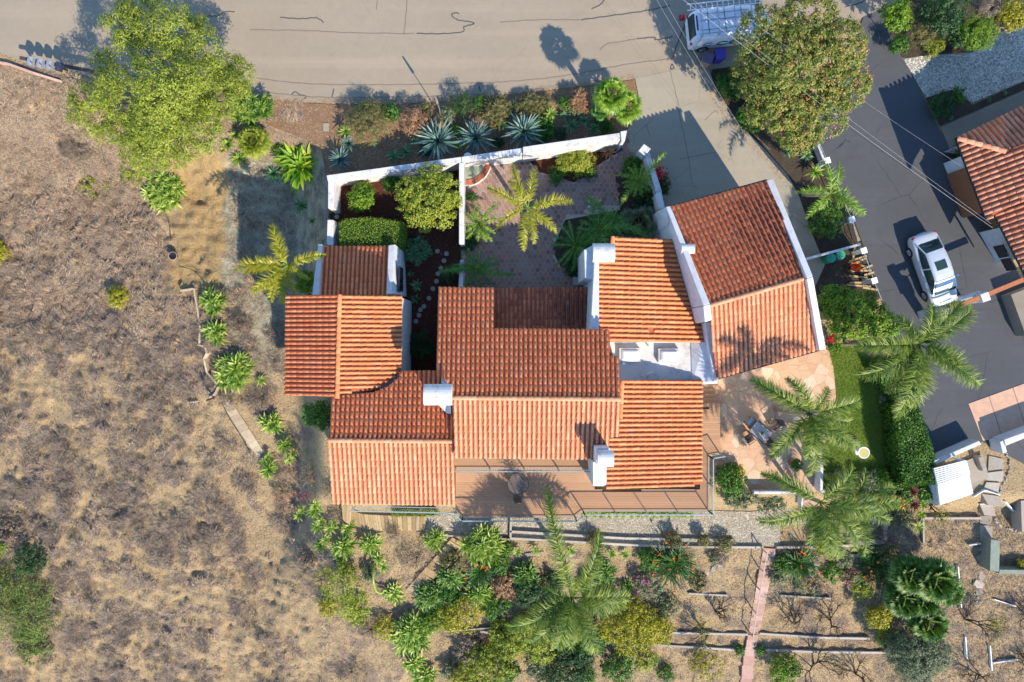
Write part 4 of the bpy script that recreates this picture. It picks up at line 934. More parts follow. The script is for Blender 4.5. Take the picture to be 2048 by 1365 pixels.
def strap_clump(label, px, py, r, top, mat, n, seed, name='strap_leaf_clump', cat='plant', flowers=None, nf=0, w=.05, group=None, elevs=(.1, 1.3), droop=.7):
    rng = np.random.default_rng(seed); b = under(px, py, top * .6); Rm = r * (H - b.z - top * .6) / H / S; nb = NB()
    for k in range(max(1, n // 40)):
        c = rng.normal(size=2) * Rm * .22; v, f = blades(40, lambda t: Rm * (1.05 - .1 * t), w, lambda t: elevs[0] + (elevs[1] - elevs[0]) * t, rng, droop=droop, gold=False, prof=(.5, .8, 1, .85, .06)); nb.add(xf(v, (b.x + c[0], b.y + c[1], b.z + top * .15), 0, rng.uniform(.8, 1)), f)
    if not flowers: o = nb.build(name, M[mat], None, off=b); return tag(o, label, cat, group)
    t_ = thing(name, label, cat, b, 0, group); nb.build('leaves', M[mat], t_); m = MB(); st = MB()
    for i in range(nf):
        a = rng.uniform(0, 2 * PI); d = Rm * rng.uniform(.3, .95); p = b + V(math.cos(a) * d, math.sin(a) * d, top * rng.uniform(.75, 1.05)); st.tube([b + V(math.cos(a) * d * .3, math.sin(a) * d * .3, .1), p], .012, 4)
        m = MB()
        for q_ in range(3): e = V(rng.uniform(-1, 1), rng.uniform(-1, 1), rng.uniform(.2, .9)).normalized() * .17; m.tube([p, p + e * .6, p + e], [.02, .03, .004], 5)
        m.build('flower', M[flowers], t_)
    st.build('flower_stalks', M['strel'], t_); return t_
def bare_tree(label, px, py, top, r, seed, mat='barkd', depth=4, leaves=None, nl=0, name='bare_tree', group=None, base=None, r0=.06):
    rng = random.Random(seed); b = gp(*base) if base else under(px, py, top * .6); m = MB(); tips = []; c = P(px, py, b.z + top * .8)
    def grow(p, d, L, rr, k):
        q_ = p + d * L * .5 + V(rng.uniform(-1, 1), rng.uniform(-1, 1), 0) * L * .07; e = p + d * L; m.tube([p, q_, e], [rr, rr * .85, rr * .65], 5 if k > 1 else 4, cap=False)
        if k == 0: tips.append(e); return
        for _ in range(3 if k > 1 else 2): d2 = (d + V(rng.uniform(-1, 1), rng.uniform(-1, 1), rng.uniform(-.35, .5)) * .75).normalized(); grow(e, d2, L * rng.uniform(.55, .8), rr * .6, k - 1)
    Rm = r / S; lean = (c - b); lean.z = 0
    for k in range(3): a = rng.uniform(0, 6.28); grow(b - V(0, 0, .1), (V(math.cos(a) * .5, math.sin(a) * .5, .8) + lean * .25).normalized(), Rm * .62, r0, depth)
    if not leaves: return tag(m.build(name, M[mat], None, off=b), label, 'bare tree', group)
    t_ = thing(name, label, 'tree', b, 0, group); m.build('branches', M[mat], t_); rr_ = np.random.default_rng(seed); tp = np.array([tuple(t) for t in tips]); tp = tp[np.argsort(-tp[:, 0])][:max(3, int(len(tp) * .55))]
    c_ = tp[rr_.integers(0, len(tp), nl)] + rr_.normal(size=(nl, 3)) * .14; v, f = cards(c_, unit(rr_.normal(size=(nl, 3)) + [0, 0, 1]), .09, .06, rr_); np_mesh('leaves', v, f, M[leaves], t_); return t_
def surf_cards(m_name, quadfn, n, mat, parent, seed, L=.07, Wd=.045, jit=.05):
    """leaves over a clipped hedge: quadfn(rng,n) gives points and normals"""
    rng = np.random.default_rng(seed); c, nn = quadfn(rng, n); c = c + rng.normal(size=c.shape) * jit; v, f = cards(c, unit(nn + rng.normal(size=nn.shape) * .7), L, Wd, rng); return np_mesh(m_name, v, f, mat, parent)
def hedge(label, ring, top, mat, n, seed, name='hedge', L=.07, bump=.05):
    """clipped block: ring of map points at its top, top metres above its ground"""
    pts = [under(x, y, top) + V(0, 0, top) for x, y in ring]; zb = min(p.z for p in pts) - top; b = sum(pts, V(0, 0, 0)) / len(pts); b.z = zb; t_ = thing(name, label, 'hedge', b)
    tr = tessellate_polygon([[Vector((p.x, p.y, 0)) for p in pts]]); tris = [[np.array(pts[i]) for i in t3] for t3 in tr]
    ar = np.array([np.linalg.norm(np.cross(q[1] - q[0], q[2] - q[0])) / 2 for q in tris]); sides = [(np.array(pts[i]), np.array(pts[(i + 1) % len(pts)])) for i in range(len(pts))]; sl = np.array([np.linalg.norm(q[1] - q[0]) * top for q in sides]); cen = np.array([b.x, b.y, 0])
    def fn(rng, n):
        k = rng.random(n) < ar.sum() / (ar.sum() + sl.sum()); n1 = int(k.sum()); i = rng.choice(len(tris), n1, p=ar / ar.sum()); T = np.array(tris)[i]; a, c_ = rng.random(n1), rng.random(n1); fl = a + c_ > 1; a[fl], c_[fl] = 1 - a[fl], 1 - c_[fl]
        p = T[:, 0] + (T[:, 1] - T[:, 0]) * a[:, None] + (T[:, 2] - T[:, 0]) * c_[:, None]; p[:, 2] += bump * np.sin(p[:, 0] * 3.1) * np.sin(p[:, 1] * 2.7); nn = np.tile([0, 0, 1.0], (n1, 1))
        n2 = n - n1; j = rng.choice(len(sides), n2, p=sl / sl.sum()); A = np.array([q[0] for q in sides])[j]; B = np.array([q[1] for q in sides])[j]; q_ = A + (B - A) * rng.random((n2, 1)); q_[:, 2] -= rng.random(n2) * top; on = q_ - cen; on[:, 2] = .3
        return np.concatenate([p, q_]), np.concatenate([nn, unit(on)])
    surf_cards('leaves', fn, n, M[mat], t_, seed, L, L * .65)
    m = MB(); c = b.copy(); m.prism([c + (p - c) * .93 + V(0, 0, -.1) if False else V(c.x + (p.x - c.x) * .93, c.y + (p.y - c.y) * .93, p.z - .12) for p in pts], zb); m.build('inner_branches', plain('hedge_core', lc(40, 56, 24), .95, 0, .3, 8), t_); return t_
# ------------------------------------------------------------------ plants: where they stand
# big trees
tree('feathery_tree', 'large feathery yellow-green tree overhanging the road edge at the upper left',
     [(320, 165, 72, 7.8), (245, 55, 48, 6.6), (335, 50, 52, 7.2), (290, 105, 38, 6.2), (395, 100, 46, 6.6), (375, 160, 44, 7.2), (440, 185, 52, 5.8), (385, 245, 58, 5.6), (310, 230, 50, 6.8), (235, 180, 54, 6.4), (270, 20, 40, 5.8), (390, 55, 30, 5.2), (180, 215, 52, 4.6), (290, 275, 62, 5.0), (240, 265, 48, 4.6), (340, 290, 44, 4.2), (205, 130, 36, 5.2), (455, 150, 42, 5.0), (470, 165, 26, 4.6), (270, 320, 32, 3.6)],
     .85, M['pepper'], 60000, .15, .055, 3, clump=.4, per=50, inner=.2, r0=.22)
tree('coral_tipped_tree', 'huge round tree with coral tipped leaves between the van and the dark driveway',
     [(1600, 130, 100, 7.2), (1540, 70, 66, 6.6), (1620, 45, 66, 6.6), (1680, 90, 62, 6.6), (1695, 165, 52, 6.0), (1645, 215, 62, 6.0), (1560, 200, 62, 5.9), (1520, 140, 52, 5.6), (1600, 255, 48, 5.0), (1590, 275, 26, 4.6), (1520, 215, 30, 4.6)],
     .85, M['photinia'], 62000, .125, .07, 5, clump=.24, per=30, extra=(M['coralfl'], 3000, .07), r0=.2, inner=.2)
tree('courtyard_tree', 'rounded olive-yellow tree leaning over the narrow white dividing wall', [(855, 395, 48, 3.3), (820, 380, 30, 2.9), (890, 375, 30, 2.9), (880, 425, 32, 2.8), (835, 425, 30, 2.7), (862, 350, 28, 2.8), (905, 400, 18, 2.4), (850, 446, 18, 2.2), (808, 405, 20, 2.4)], .75, M['citrus'], 13000, .11, .07, 6, clump=.2, per=18, r0=.09)
shrub('round lime-green shrub alone in the dark mulch garden', 722, 394, 31, 1.5, M['lime'], 4200, 7, oval=1.0)
shrub('dark green low shrub under the white wall beside the olive-yellow tree', 782, 366, 22, .9, M['green'], 1600, 8)
hedge('clipped bright green box hedge above the shaded lean-to roof', [(694, 440), (740, 436), (806, 446), (806, 482), (800, 496), (680, 494), (680, 446)], 1.7, 'hedge', 15000, 9, 'box_hedge')
shrub('dense green bush in the corner below the west wing roof', 634, 830, 34, 2.0, M['green'], 5000, 10, L=.09)
shrub('bright green bush between the yellow palm and the lean-to wall', 610, 566, 26, 1.6, M['lime'], 2600, 11)
# the strip along the road
shrub('large olive-brown mound of fine succulent leaves in the road strip', 735, 243, 46, 1.7, M['olive'], 8000, 12, L=.1, Wd=.03, lob=7, oval=1.15)
shrub('pinkish succulent shrub left of the biggest blue agave', 825, 241, 31, 1.5, M['pinkdry'], 2600, 13, L=.15, Wd=.03)
shrub('low dark shrub in shade above the middle blue agave', 925, 208, 30, 1.3, M['dark'], 2400, 14, L=.12, Wd=.03)
rosettes('mound of yellowish aloe rosettes above the right-hand blue agave', blob(990, 222, 38, 34, 13, 1.6, 15), 'olive', 'small', 'aloe_clump', 'aloe', seed=15)
rosettes('low flat mat of yellow-brown aloe right of the yellowish aloe mound', blob(1062, 210, 26, 30, 11, 1.0, 16, 1.6), 'olive', 'small', 'aloe_clump', 'aloe', seed=16)
rosettes('small round ball of tan aloe rosettes beside the fan palm', blob(1160, 202, 27, 26, 10, 1.3, 17), 'pinkdry', 'small', 'aloe_clump', 'aloe', seed=17)
BG = 'big blue agaves in the road strip'
for x, y, r, lb in ((876, 283, 52, 'biggest blue-grey agave with long pointed leaves, left of its two neighbours'), (952, 275, 46, 'large blue-grey agave between two other large agaves'), (1048, 263, 46, 'large blue-grey agave nearest the courtyard entrance'), (680, 320, 30, 'small blue agave at the left end of the long white wall'), (697, 287, 20, 'small dark agave between the olive-brown mound and the blue agave')):
    rosettes(lb, [(x, y, r, 1.0 if r > 40 else .5)], 'agave', 'agave', 'blue_agave', 'agave', BG, seed=x)
SG = 'small agave rosettes in the road strip'
for x, y, r, h, lb, mt in ((690, 262, 17, .7, 'pale yellow-green rosette at the lower left edge of the olive-brown mound', 'attn'), (747, 285, 7, 1.1, 'tiny green rosette on a thin stalk in the shaded soil', 'attb'), (788, 312, 16, .3, 'blue-green rosette in shade by the long wall, left of a pair', 'attb'), (812, 304, 16, .3, 'blue-green rosette in shade by the long wall, right of a pair', 'attb'), (920, 286, 15, .4, 'bright green rosette between the biggest and the middle blue agave', 'attn'), (828, 282, 12, .3, 'dark green rosette just left of the biggest blue agave', 'attb'),
                              (1002, 250, 16, .4, 'green rosette between the middle and right blue agaves', 'attb'), (1101, 228, 16, .5, 'striped pale rosette right of the right-hand blue agave', 'attn'), (1127, 230, 10, .3, 'small blue rosette beneath the tan aloe ball', 'attb'), (1142, 252, 17, .3, 'round blue-green rosette midway along the white wall', 'attb'), (1169, 241, 15, .3, 'blue-green rosette right below the tan aloe ball', 'attb'), (1101, 259, 13, .3, 'dim green rosette against the wall under the striped rosette', 'attb'), (1190, 256, 15, .3, 'blue-green rosette left of the fern by the wall end', 'attb')):
    rosettes(lb, [(x, y, r, h)], mt, 'att', 'agave_rosette', 'agave', SG, seed=x)
shrub('bright fern-like plant at the end of the white wall below the fan palm', 1216, 256, 14, .5, M['green'], 500, 18, L=.14, Wd=.05)
fan_palm('light green fan palm with a tall trunk beside the road', 1222, 190, 3.6, 36, 26, 'palml', 20, base=(1203, 232))
fan_palm('shorter light green fan palm leaning over the driveway edge', 1252, 214, 2.0, 34, 20, 'palml', 21, base=(1236, 232))
fan_palm('small fan palm frond tuft low at the foot of the tall fan palm', 1200, 222, 1.1, 20, 12, 'fern', 22)
m = MB(); p = gp(881, 234); m.tube([p, p + V(0.1, -.05, 1.5), p + V(.05, .05, 3.0)], [.04, .03, .02], 6); m.tube([p + V(.05, .05, 2.3), p + V(.05, .05, 3.1)], [.09, .06], 6); tag(m.build('dead_flower_stalk', M['barkg'], None, off=p), 'thin dried agave flower stalk standing in the road strip', 'flower stalk')
# left group by the bare yard
rosettes('cluster of pale green agave rosettes left of the spiky round palm', [(455, 289, 17, .5), (478, 318, 20, .5), (470, 270, 14, .4), (446, 300, 10, .3)], seed=23)
rosettes('tall clump of shaded green agave rosettes below the right edge of the feathery tree', blob(492, 220, 38, 14, 16, 1.3, 24), 'attd', seed=24)
rosettes('little agave rosette at the tip of the feathery tree by the kerb', [(520, 212, 16, 1.0), (531, 195, 12, .9), (530, 228, 13, .8)], seed=25)
fan_palm('round mop of stiff yellow-green leaves beside the bare yard', 507, 284, 1.6, 34, 34, 'pepper', 26, 'grass_tree', trunk_r=.18, span=.5)
strap_clump('broad-leaved yellow-green bird of paradise in front of the bare yard', 598, 330, 54, 1.8, 'banana', 120, 27, 'bird_of_paradise', w=.26, elevs=(.15, 1.35), droop=.9)
rosettes('dark spiky rosette at the left foot of the bird of paradise', [(546, 348, 20, .4)], 'attb', seed=28)
rosettes('blue-green rosette in shade below the bird of paradise', [(602, 412, 18, .4)], 'attb', seed=29)
rosettes('very dark rosette by the wall gap in the bare yard', [(625, 442, 12, .3)], 'attb', 'small', seed=30)
# the west side
feather_palm('yellow-green palm with drooping fronds left of the lean-to', 576, 530, 5.6, [(556, 456), (484, 520), (512, 540), (642, 510), (541, 592), (583, 584), (615, 560), (500, 528), (522, 590), (560, 600), (560, 500, 1.0), (600, 540, 1.0)], 'palmy', 31, name='yellow_palm', ll=.5, n=66, lw=.06, base=(603, 546))
rosettes('big leafy agave clump at the lip of the pale sandstone cut', blob(328, 383, 46, 22, 17, .9, 32), seed=32)
CG = 'agave clumps down the western slope'
for x, y, r, n, rr, h, lb in ((428, 605, 32, 11, 16, .7, 'agave clump beside the corner of the low white edging'), (430, 667, 28, 9, 16, .7, 'agave clump second from the top along the edging'), (468, 742, 44, 20, 17, .9, 'largest agave clump on the western slope above the stone steps'), (545, 847, 25, 7, 15, .6, 'agave clump midway beside the stone steps, left of the main roof'), (570, 893, 20, 4, 15, .5, 'agave clump just below the stone step line'), (578, 920, 13, 2, 13, .4, 'small agave rosette pair under the clump by the steps'), (537, 940, 20, 4, 15, .5, 'small agave clump at the foot of the stone steps'), (528, 925, 10, 2, 12, .4, 'dark agave pair at the end of the stone steps'),
                               (597, 1032, 14, 2, 14, .4, 'single agave rosette left of the curved plank path'), (630, 1022, 22, 5, 13, .4, 'row of agave rosettes below the roof corner'), (633, 1055, 16, 2, 15, .4, 'agave rosette on the slope, left one of a near pair'), (660, 1058, 16, 2, 15, .4, 'agave rosette on the slope, right one of a near pair'), (698, 1055, 20, 5, 13, .5, 'agave clump under the bend of the plank path'), (642, 1092, 17, 2, 17, .4, 'agave rosette left of a fuller clump on the lower slope'), (686, 1098, 29, 10, 15, .6, 'full agave clump in the middle of the lower slope'), (740, 1092, 25, 8, 15, .6, 'agave clump above the long curved flower stalk'), (868, 1083, 26, 8, 14, .6, 'agave clump at the lower end of the plank path'), (788, 1188, 23, 7, 15, .5, 'agave clump left of the lower plank steps')):
    rosettes(lb, blob(x, y, r, max(3, int(n * .75)), rr * 1.2, h, x) if n > 2 else [(x, y, rr, h), (x + 8, y - 12, rr * .8, h)][:n], seed=x, group=CG)
rosettes('tiny lone agave rosette on the dry slope west of the wing', [(522, 762, 13, .3)], 'attn', seed=33)
rosettes('cluster of lone green rosettes beside the curved stalk', [(757, 1118, 16, .7), (766, 1135, 14, .6), (735, 1154, 9, .2)], 'attn', seed=34)
m = MB(); p = gp(747, 1128); pts = [gp(747, 1128, .5), gp(746, 1150, 1.2), gp(748, 1170, 1.3), gp(754, 1184, .9), gp(764, 1186, .6), gp(768, 1180, .5)]
m.tube(spline([tuple(q) for q in pts], 5, False), .07, 8); m.tube([p - V(0, 0, .1), pts[0]], .07, 8); tag(m.build('flower_stalk', M['attn'], None, off=p), 'long green agave flower stalk curving over the lower slope', 'flower stalk')
shrub('small round yellow bush alone on the dry hillside', 233, 594, 24, 1.0, M['yellow'], 1500, 35)
shrub('bright yellow-green bush cut by the left edge of the picture', -6, 505, 24, .9, M['yellow'], 1200, 36)
shrub('low sprawling yellow-green sprigs beneath the feathery tree', 190, 372, 26, .5, M['pepper'], 700, 37, lob=6, oval=1.6, inner=0)
shrub('thin yellow-green sprigs right of the sprawling ones', 262, 350, 24, .6, M['pepper'], 700, 38, inner=0)
shrub('pale grey dry shrub at the left foot of the feathery tree', 150, 292, 42, .8, M['dry'], 3500, 39, name='dry_shrub', L=.26, Wd=.02, cat='dry shrub', oval=1.3)
shrub('large green shrub spreading over the lower left corner', 28, 1205, 88, 1.3, M['lime2'], 11000, 40, lob=9, inner=0, clump=.5, L=.13, Wd=.05)
shrub('bright green bush half outside the left edge, low down', -6, 1098, 20, 1.3, M['lime'], 900, 41)
DG = 'dry shrubs around the slopes'
for x, y, r, o_, lb in ((660, 985, 22, 1.0, 'grey dry shrub touching the lower left roof corner'), (608, 955, 30, 1.1, 'large grey twiggy shrub between the agaves and the roof'), (560, 985, 20, 1.0, 'dark dry shrub with a few crimson flowers'), (672, 1030, 18, 1.0, 'brown dry shrub beside the curved plank path'), (830, 1120, 44, 1.3, 'broad straw-brown shrub above the lower plank steps'), (790, 1072, 17, 1.0, 'small dry shrub under the plank path'), (440, 590, 20, .9, 'grey dry shrub beside the edging corner clump'), (475, 650, 24, .9, 'grey dry shrub on the bank right of the western clumps'), (520, 800, 28, .9, 'sparse dry shrub between the largest clump and the roof'), (455, 800, 26, 1.0, 'sparse dry shrub beside the upper stone steps'), (960, 1290, 48, 1.2, 'dark bare twiggy shrub above the yellow-green bush at the bottom'), (700, 1350, 40, 1.2, 'sparse grey-green shrub at the bottom edge left of the agave column'), (1760, 1090, 34, 1.0, 'dry brown shrub between the raised bed and the fan palms'), (740, 1265, 36, 1.0, 'dark brown brush left of the agave column'), (640, 1165, 30, 1.2, 'dark twiggy brush above the yellow-green tree of the slope')):
    shrub(lb, x, y, r, .7, M['dry'], int(r * 26), x, name='dry_shrub', cat='dry shrub', L=.22, Wd=.02, oval=o_, group=DG, clump=.28)
m = MB(); v = NB(); rng_ = np.random.default_rng(5); c_ = np.array([tuple(under(x, y, .6) + V(0, 0, .6)) for x, y in [(rng_.uniform(545, 625), rng_.uniform(985, 1003)) for _ in range(60)]]); vv, ff = cards(c_, unit(rng_.normal(size=(60, 3)) + [0, 0, 1]), .1, .08, rng_)
o = np_mesh('flowers', vv, ff, M['redfl'], None, off=gp(585, 993)); o.name = 'fallen_crimson_petals'; tag(o, 'scatter of crimson flowers beside the dry shrub left of the roof', 'flowers')
tree('yellow_green_tree', 'loose yellow-green tree on the lower western slope', [(672, 1170, 34, 2.4), (700, 1190, 30, 2.1), (650, 1155, 26, 2.0), (690, 1215, 24, 1.7), (725, 1210, 20, 1.6), (655, 1190, 20, 1.8)], .8, M['citrus'], 3400, .12, .05, 42, clump=.32, r0=.05, inner=.1)
# lower centre
LG = 'agave thickets below the house'
for x, y, r, n, rr, h, lb, mt in ((966, 1092, 46, 24, 16, 1.3, 'tall agave thicket left of the gravel path near the deck', 'attn'), (958, 1190, 34, 12, 16, .9, 'agave thicket below the strap-leaf clump with orange flowers', 'attn'), (865, 1196, 40, 18, 15, .8, 'dark agave thicket right of the lower plank steps', 'attd'), (900, 1155, 34, 12, 15, .9, 'shaded agave thicket above the dark one', 'attd'), (822, 1268, 46, 24, 17, 1.1, 'agave thicket in a column, upper part, below the plank steps', 'attn'), (828, 1330, 26, 8, 15, .8, 'small bright agave thicket low in the column', 'attn'), (850, 1358, 32, 10, 16, .8, 'agave thicket cut by the bottom edge', 'attn'), (1048, 1156, 36, 16, 14, .9, 'dark green agave thicket left of the tall palm fronds', 'attd'), (1212, 1148, 30, 10, 13, .6, 'dim agave thicket right of the tall palm', 'attd')):
    rosettes(lb, blob(x, y, r, int(n * .8), rr * 1.22, h, x), mt, seed=x, group=LG)
RG = 'small agave rosettes in a row under the gravel path'
for i, (x, y) in enumerate(((1035, 1104), (1072, 1101), (1142, 1102), (1224, 1108), (1250, 1109), (1283, 1108))):
    rosettes(['leftmost small rosette of the row under the gravel path', 'second small rosette from the left under the gravel path', 'small rosette just right of the upright palm frond', 'first of three close small rosettes under the gravel path', 'middle one of three close small rosettes under the gravel path', 'last of three close small rosettes, nearest the orange-flowered clump'][i], [(x, y, 12, .3)], 'attn', 'att', 'agave_rosette', 'agave', RG, seed=x)
rosettes('blue-green agave in the shade right of the tall palm', [(1255, 1172, 17, .3)], 'attd', 'att', 'agave_rosette', 'agave', seed=9)
ST = dict(name='bird_of_paradise', cat='bird of paradise', flowers='orangefl', group='orange-flowered strap-leaf clumps')
strap_clump('strap-leaf clump with orange flowers above the timber line, right of the tall palm', 1352, 1128, 54, 1.3, 'strel', 340, 50, nf=20, **ST)
strap_clump('strap-leaf clump just right of the pink brick stairs', 1612, 1128, 44, 1.3, 'strel', 300, 51, nf=10, **ST)
strap_clump('strap-leaf clump with orange tips beside the fan palms', 1762, 1140, 46, 1.3, 'strel', 300, 52, nf=10, **ST)
strap_clump('strap-leaf clump with red flowers between two agave thickets', 958, 1145, 40, 1.2, 'strel', 260, 53, nf=8, **ST)
YG = 'yellow-green bushes of the lower garden'
shrub('round golden-green bush right of the tall palm', 1262, 1252, 62, 2.4, M['yellow'], 11000, 54, lob=7, group=YG, clump=.24)
shrub('golden-green bush half hidden under the tall palm fronds', 1070, 1272, 58, 2.0, M['citrus'], 8000, 55, lob=7, group=YG, clump=.24)
shrub('dark green tree-like bush at the bottom edge under the tall palm', 1125, 1338, 60, 2.0, M['dark'], 8000, 56, lob=7, group=YG, clump=.24)
shrub('mid green bush left of the bare slope at the bottom edge', 1240, 1335, 38, 1.9, M['green'], 4500, 57, group=YG)
shrub('yellow-green bush cut by the bottom edge below the dark twiggy shrub', 975, 1342, 60, 1.8, M['citrus'], 8000, 58, lob=7, group=YG)
shrub('airy golden bush between the agave thickets and the bottom palm', 920, 1232, 46, 1.6, M['yellow'], 3000, 59, lob=6, group=YG, inner=.05)
shrub('small golden bush above the agave column', 765, 1258, 24, 1.2, M['yellow'], 900, 60, group=YG)
shrub('pink-flowering sparse bush between the tall palm and the orange-flowered clump', 1300, 1170, 34, 1.2, M['greygreen'], 2200, 61, extra=(M['pinkfl'], 160, .1), inner=.1)
shrub('grey shrub with magenta flowers above the bare terrace', 1435, 1118, 22, .6, M['greygreen'], 700, 62, extra=(M['pinkfl'], 50, .09))
TG = 'small round bushes along the timber edging'
for x, y, r, lb in ((1187, 1080, 17, 'small tan bush at the timber edging near the upright frond'), (1347, 1080, 19, 'small golden bush directly above the orange-flowered clump'), (1409, 1082, 13, 'smallest reddish-green bush on the timber edging'), (1452, 1088, 21, 'round golden-brown bush at the right end of the upper edging')):
    shrub(lb, x, y, r, .8, M['olive'], 900, x, group=TG, L=.09)
hedge('yellow-green row of plants under the north edge of the deck path', [(783, 1022), (874, 1020), (878, 1032), (785, 1034)], .5, 'pepper', 1500, 63, 'border_planting')
rosettes('green plants under the deck edge above the gravel path', [(x, 1027 + (x % 3), 10, .4) for x in range(1172, 1392, 15)], 'attn', 'att', 'border_agaves', seed=65)
# tall palm at the bottom
feather_palm('tall queen palm with long fronds below the deck', 1145, 1195, 6.4, [(1092, 1036, .8), (1215, 1085, .6), (1242, 1172), (1030, 1262), (1085, 1290), (1188, 1288), (1215, 1225), (1060, 1215), (1120, 1280), (1240, 1200), (1090, 1180), (1165, 1265)], 'palm', 70, ll=.68, n=110, extra=4)
# right side palms
feather_palm('queen palm with its leaning trunk on the lawn corner, fronds over the dark driveway', 1838, 690, 5.6, [(1718, 690), (1885, 600), (1935, 622), (1930, 770), (1740, 765), (1770, 815), (1835, 800), (1895, 730), (1790, 640), (1760, 720), (1800, 780), (1880, 660)], 'palm', 71, base=(1692, 686), ll=.7, n=120, trunk_r=.16, extra=4)
feather_palm('queen palm over the flagstone patio beside the dining table', 1618, 828, 7.0, [(1512, 768), (1530, 888), (1708, 800), (1590, 770, .9), (1640, 935), (1690, 900), (1560, 790), (1680, 850), (1600, 900), (1650, 780)], 'palm', 72, base=(1552, 818), ll=.6, n=110, extra=3, trunk_r=.13)
feather_palm('queen palm at the brick steps below the patio', 1640, 1004, 4.8, [(1545, 943), (1530, 1052), (1715, 1062), (1700, 940), (1670, 1100), (1740, 1000), (1620, 1080), (1735, 1040)], 'palm', 73, base=(1592, 983), ll=.6, n=104, extra=3, trunk_r=.13)
feather_palm('dense palm crown behind the steps, right of the other step palm', 1700, 1005, 3.2, [(1760, 960), (1765, 1040), (1690, 1090), (1650, 1060), (1720, 940), (1660, 950), (1735, 1085), (1640, 1010)], 'palm', 74, ll=.55, n=90, extra=4)
feather_palm('light green palm beside the white fence of the dark driveway', 1660, 388, 4.1, [(1682, 340), (1596, 378), (1608, 425), (1708, 412), (1645, 345, .9), (1690, 380), (1640, 420), (1705, 440)], 'palml', 75, base=(1608, 388), ll=.5, n=66)
feather_palm('yellow-green palm in the middle of the hexagon paved courtyard', 1056, 416, 4.2, [(1012, 346), (1067, 345), (982, 390), (1132, 390), (1035, 490), (1074, 480), (1110, 455), (992, 440), (1100, 420), (1030, 380, .9), (1085, 440)], 'palmy', 76, ll=.46, n=64, lw=.045, name='courtyard_palm')
PG = 'low soft palms in the courtyard'
for x, y, r, t_, lb, mt in ((957, 447, 36, 1.3, 'bright green low palm against the dividing wall', 'palml'), (955, 538, 40, 1.4, 'dark low palm in the shaded lower left courtyard corner', 'fern'), (1150, 492, 46, 1.5, 'soft green palm in front of the white chimney wall', 'fern'), (1195, 462, 38, 1.9, 'soft green palm behind, nearest the tiled east roof', 'fern'), (1222, 448, 26, 1.6, 'smallest soft green palm beside the dried fan leaf', 'fern'), (1276, 364, 30, 1.6, 'yellow-green low palm against the slanting white wall', 'palml')):
    rg = np.random.default_rng(int(x)); fr = [(x + r * math.cos(a), y + r * math.sin(a)) for a in np.linspace(0, 6.0, 13) + rg.uniform(-.2, .2, 13)]
    feather_palm(lb, x, y, t_, fr, mt, int(x), name='low_palm', ll=.4, n=46, lw=.04, group=PG, trunk_r=.08, extra=3, hang=.5)
fan_palm('grey dried fan palm leaves beside the garage wall', 1278, 452, 1.2, 44, 9, 'greygreen', 77)
shrub('dark green shrub under the slanting white wall', 1292, 402, 34, 1.2, M['dark'], 3500, 78)
shrub('green shrub at the upper end of the slanting wall bed', 1265, 332, 22, 1.1, M['green'], 1600, 79)
shrub('dark green shrub at the foot of the chimney wall', 1155, 528, 30, 1.0, M['dark'], 2400, 80)
shrub('yellow-green agapanthus-like mound inside the courtyard wall', 1150, 315, 38, 1.0, M['citrus'], 4200, 81, L=.22, Wd=.035, oval=1.25)
shrub('small mid green shrub at the edge of the red mulch bed', 1113, 350, 18, .7, M['green'], 1000, 82, L=.13)
shrub('dark low shrub under the yellow-green mound', 1176, 342, 16, .5, M['green'], 600, 83)
rosettes('spiky cream and red bromeliad near the courtyard entrance', [(1217, 303, 21, .5)], 'brom', 'agave', 'bromeliad', 'bromeliad', seed=3)
shrub('small green bush at the foot of the fountain', 940, 392, 11, .6, M['green'], 500, 84)
shrub('dark bush under the bright low palm by the dividing wall', 935, 485, 20, .7, M['dark'], 1200, 85)
t_ = shrub('dark bougainvillea with crimson flowers on the driveway side of the slanting wall', 1322, 368, 26, 1.0, M['dark'], 2200, 86, name='bougainvillea', cat='bougainvillea', oval=.7)
rg = np.random.default_rng(3); b_ = under(1315, 347, 1.4); v, f = cards(np.array([b_.x, b_.y, 1.35]) + rg.normal(size=(240, 3)) * [.2, .26, .1], unit(rg.normal(size=(240, 3)) + [0, 0, 1]), .13, .11, rg); np_mesh('flowers', v, f, M['redfl'], t_)
MG = 'succulents in the dark mulch garden'
rosettes('large dark blue-green succulent mound right of the box hedge', blob(836, 502, 32, 24, 11, .7, 90), 'attb', 'small', 'succulent_mound', 'succulent', MG, seed=90)
rosettes('blue-green rosette in deep shade below the succulent mound', [(833, 572, 17, .4)], 'attb', 'small', 'agave_rosette', 'agave', seed=91)
rosettes('dark rosette right under the other shaded one beside the stepping stones', [(830, 598, 14, .3), (822, 548, 10, .3)], 'attb', 'small', seed=92)
shrub('dark fine-leaved grassy shrub beside the inner wall of the central roof', 838, 690, 34, .8, M['dark'], 2600, 93, L=.24, Wd=.02)
shrub('dim green shrub near the end of the dividing wall', 895, 555, 16, .5, M['dark'], 700, 94)
# right strip between the driveways
shrub('bushy dark green ground plants beside the bins under the coral tree', 1462, 165, 34, 1.0, M['green'], 3000, 95, L=.16, Wd=.06, oval=.8)
shrub('leafy green plants along the lower left edge of the coral tree', 1500, 235, 30, .9, M['green'], 2400, 96, L=.15)
rosettes('pale rosette in the narrow bed below the coral tree', [(1632, 345, 18, .6)], 'attn', seed=97)
rosettes('small rosettes at the lower rim of the coral tree', [(1575, 302, 13, .4), (1614, 310, 15, .4)], 'attb', seed=98)
shrub('round clipped deep green bush beside the white fence', 1655, 438, 42, 1.7, M['green'], 7500, 99, L=.07, Wd=.05, clump=.14)
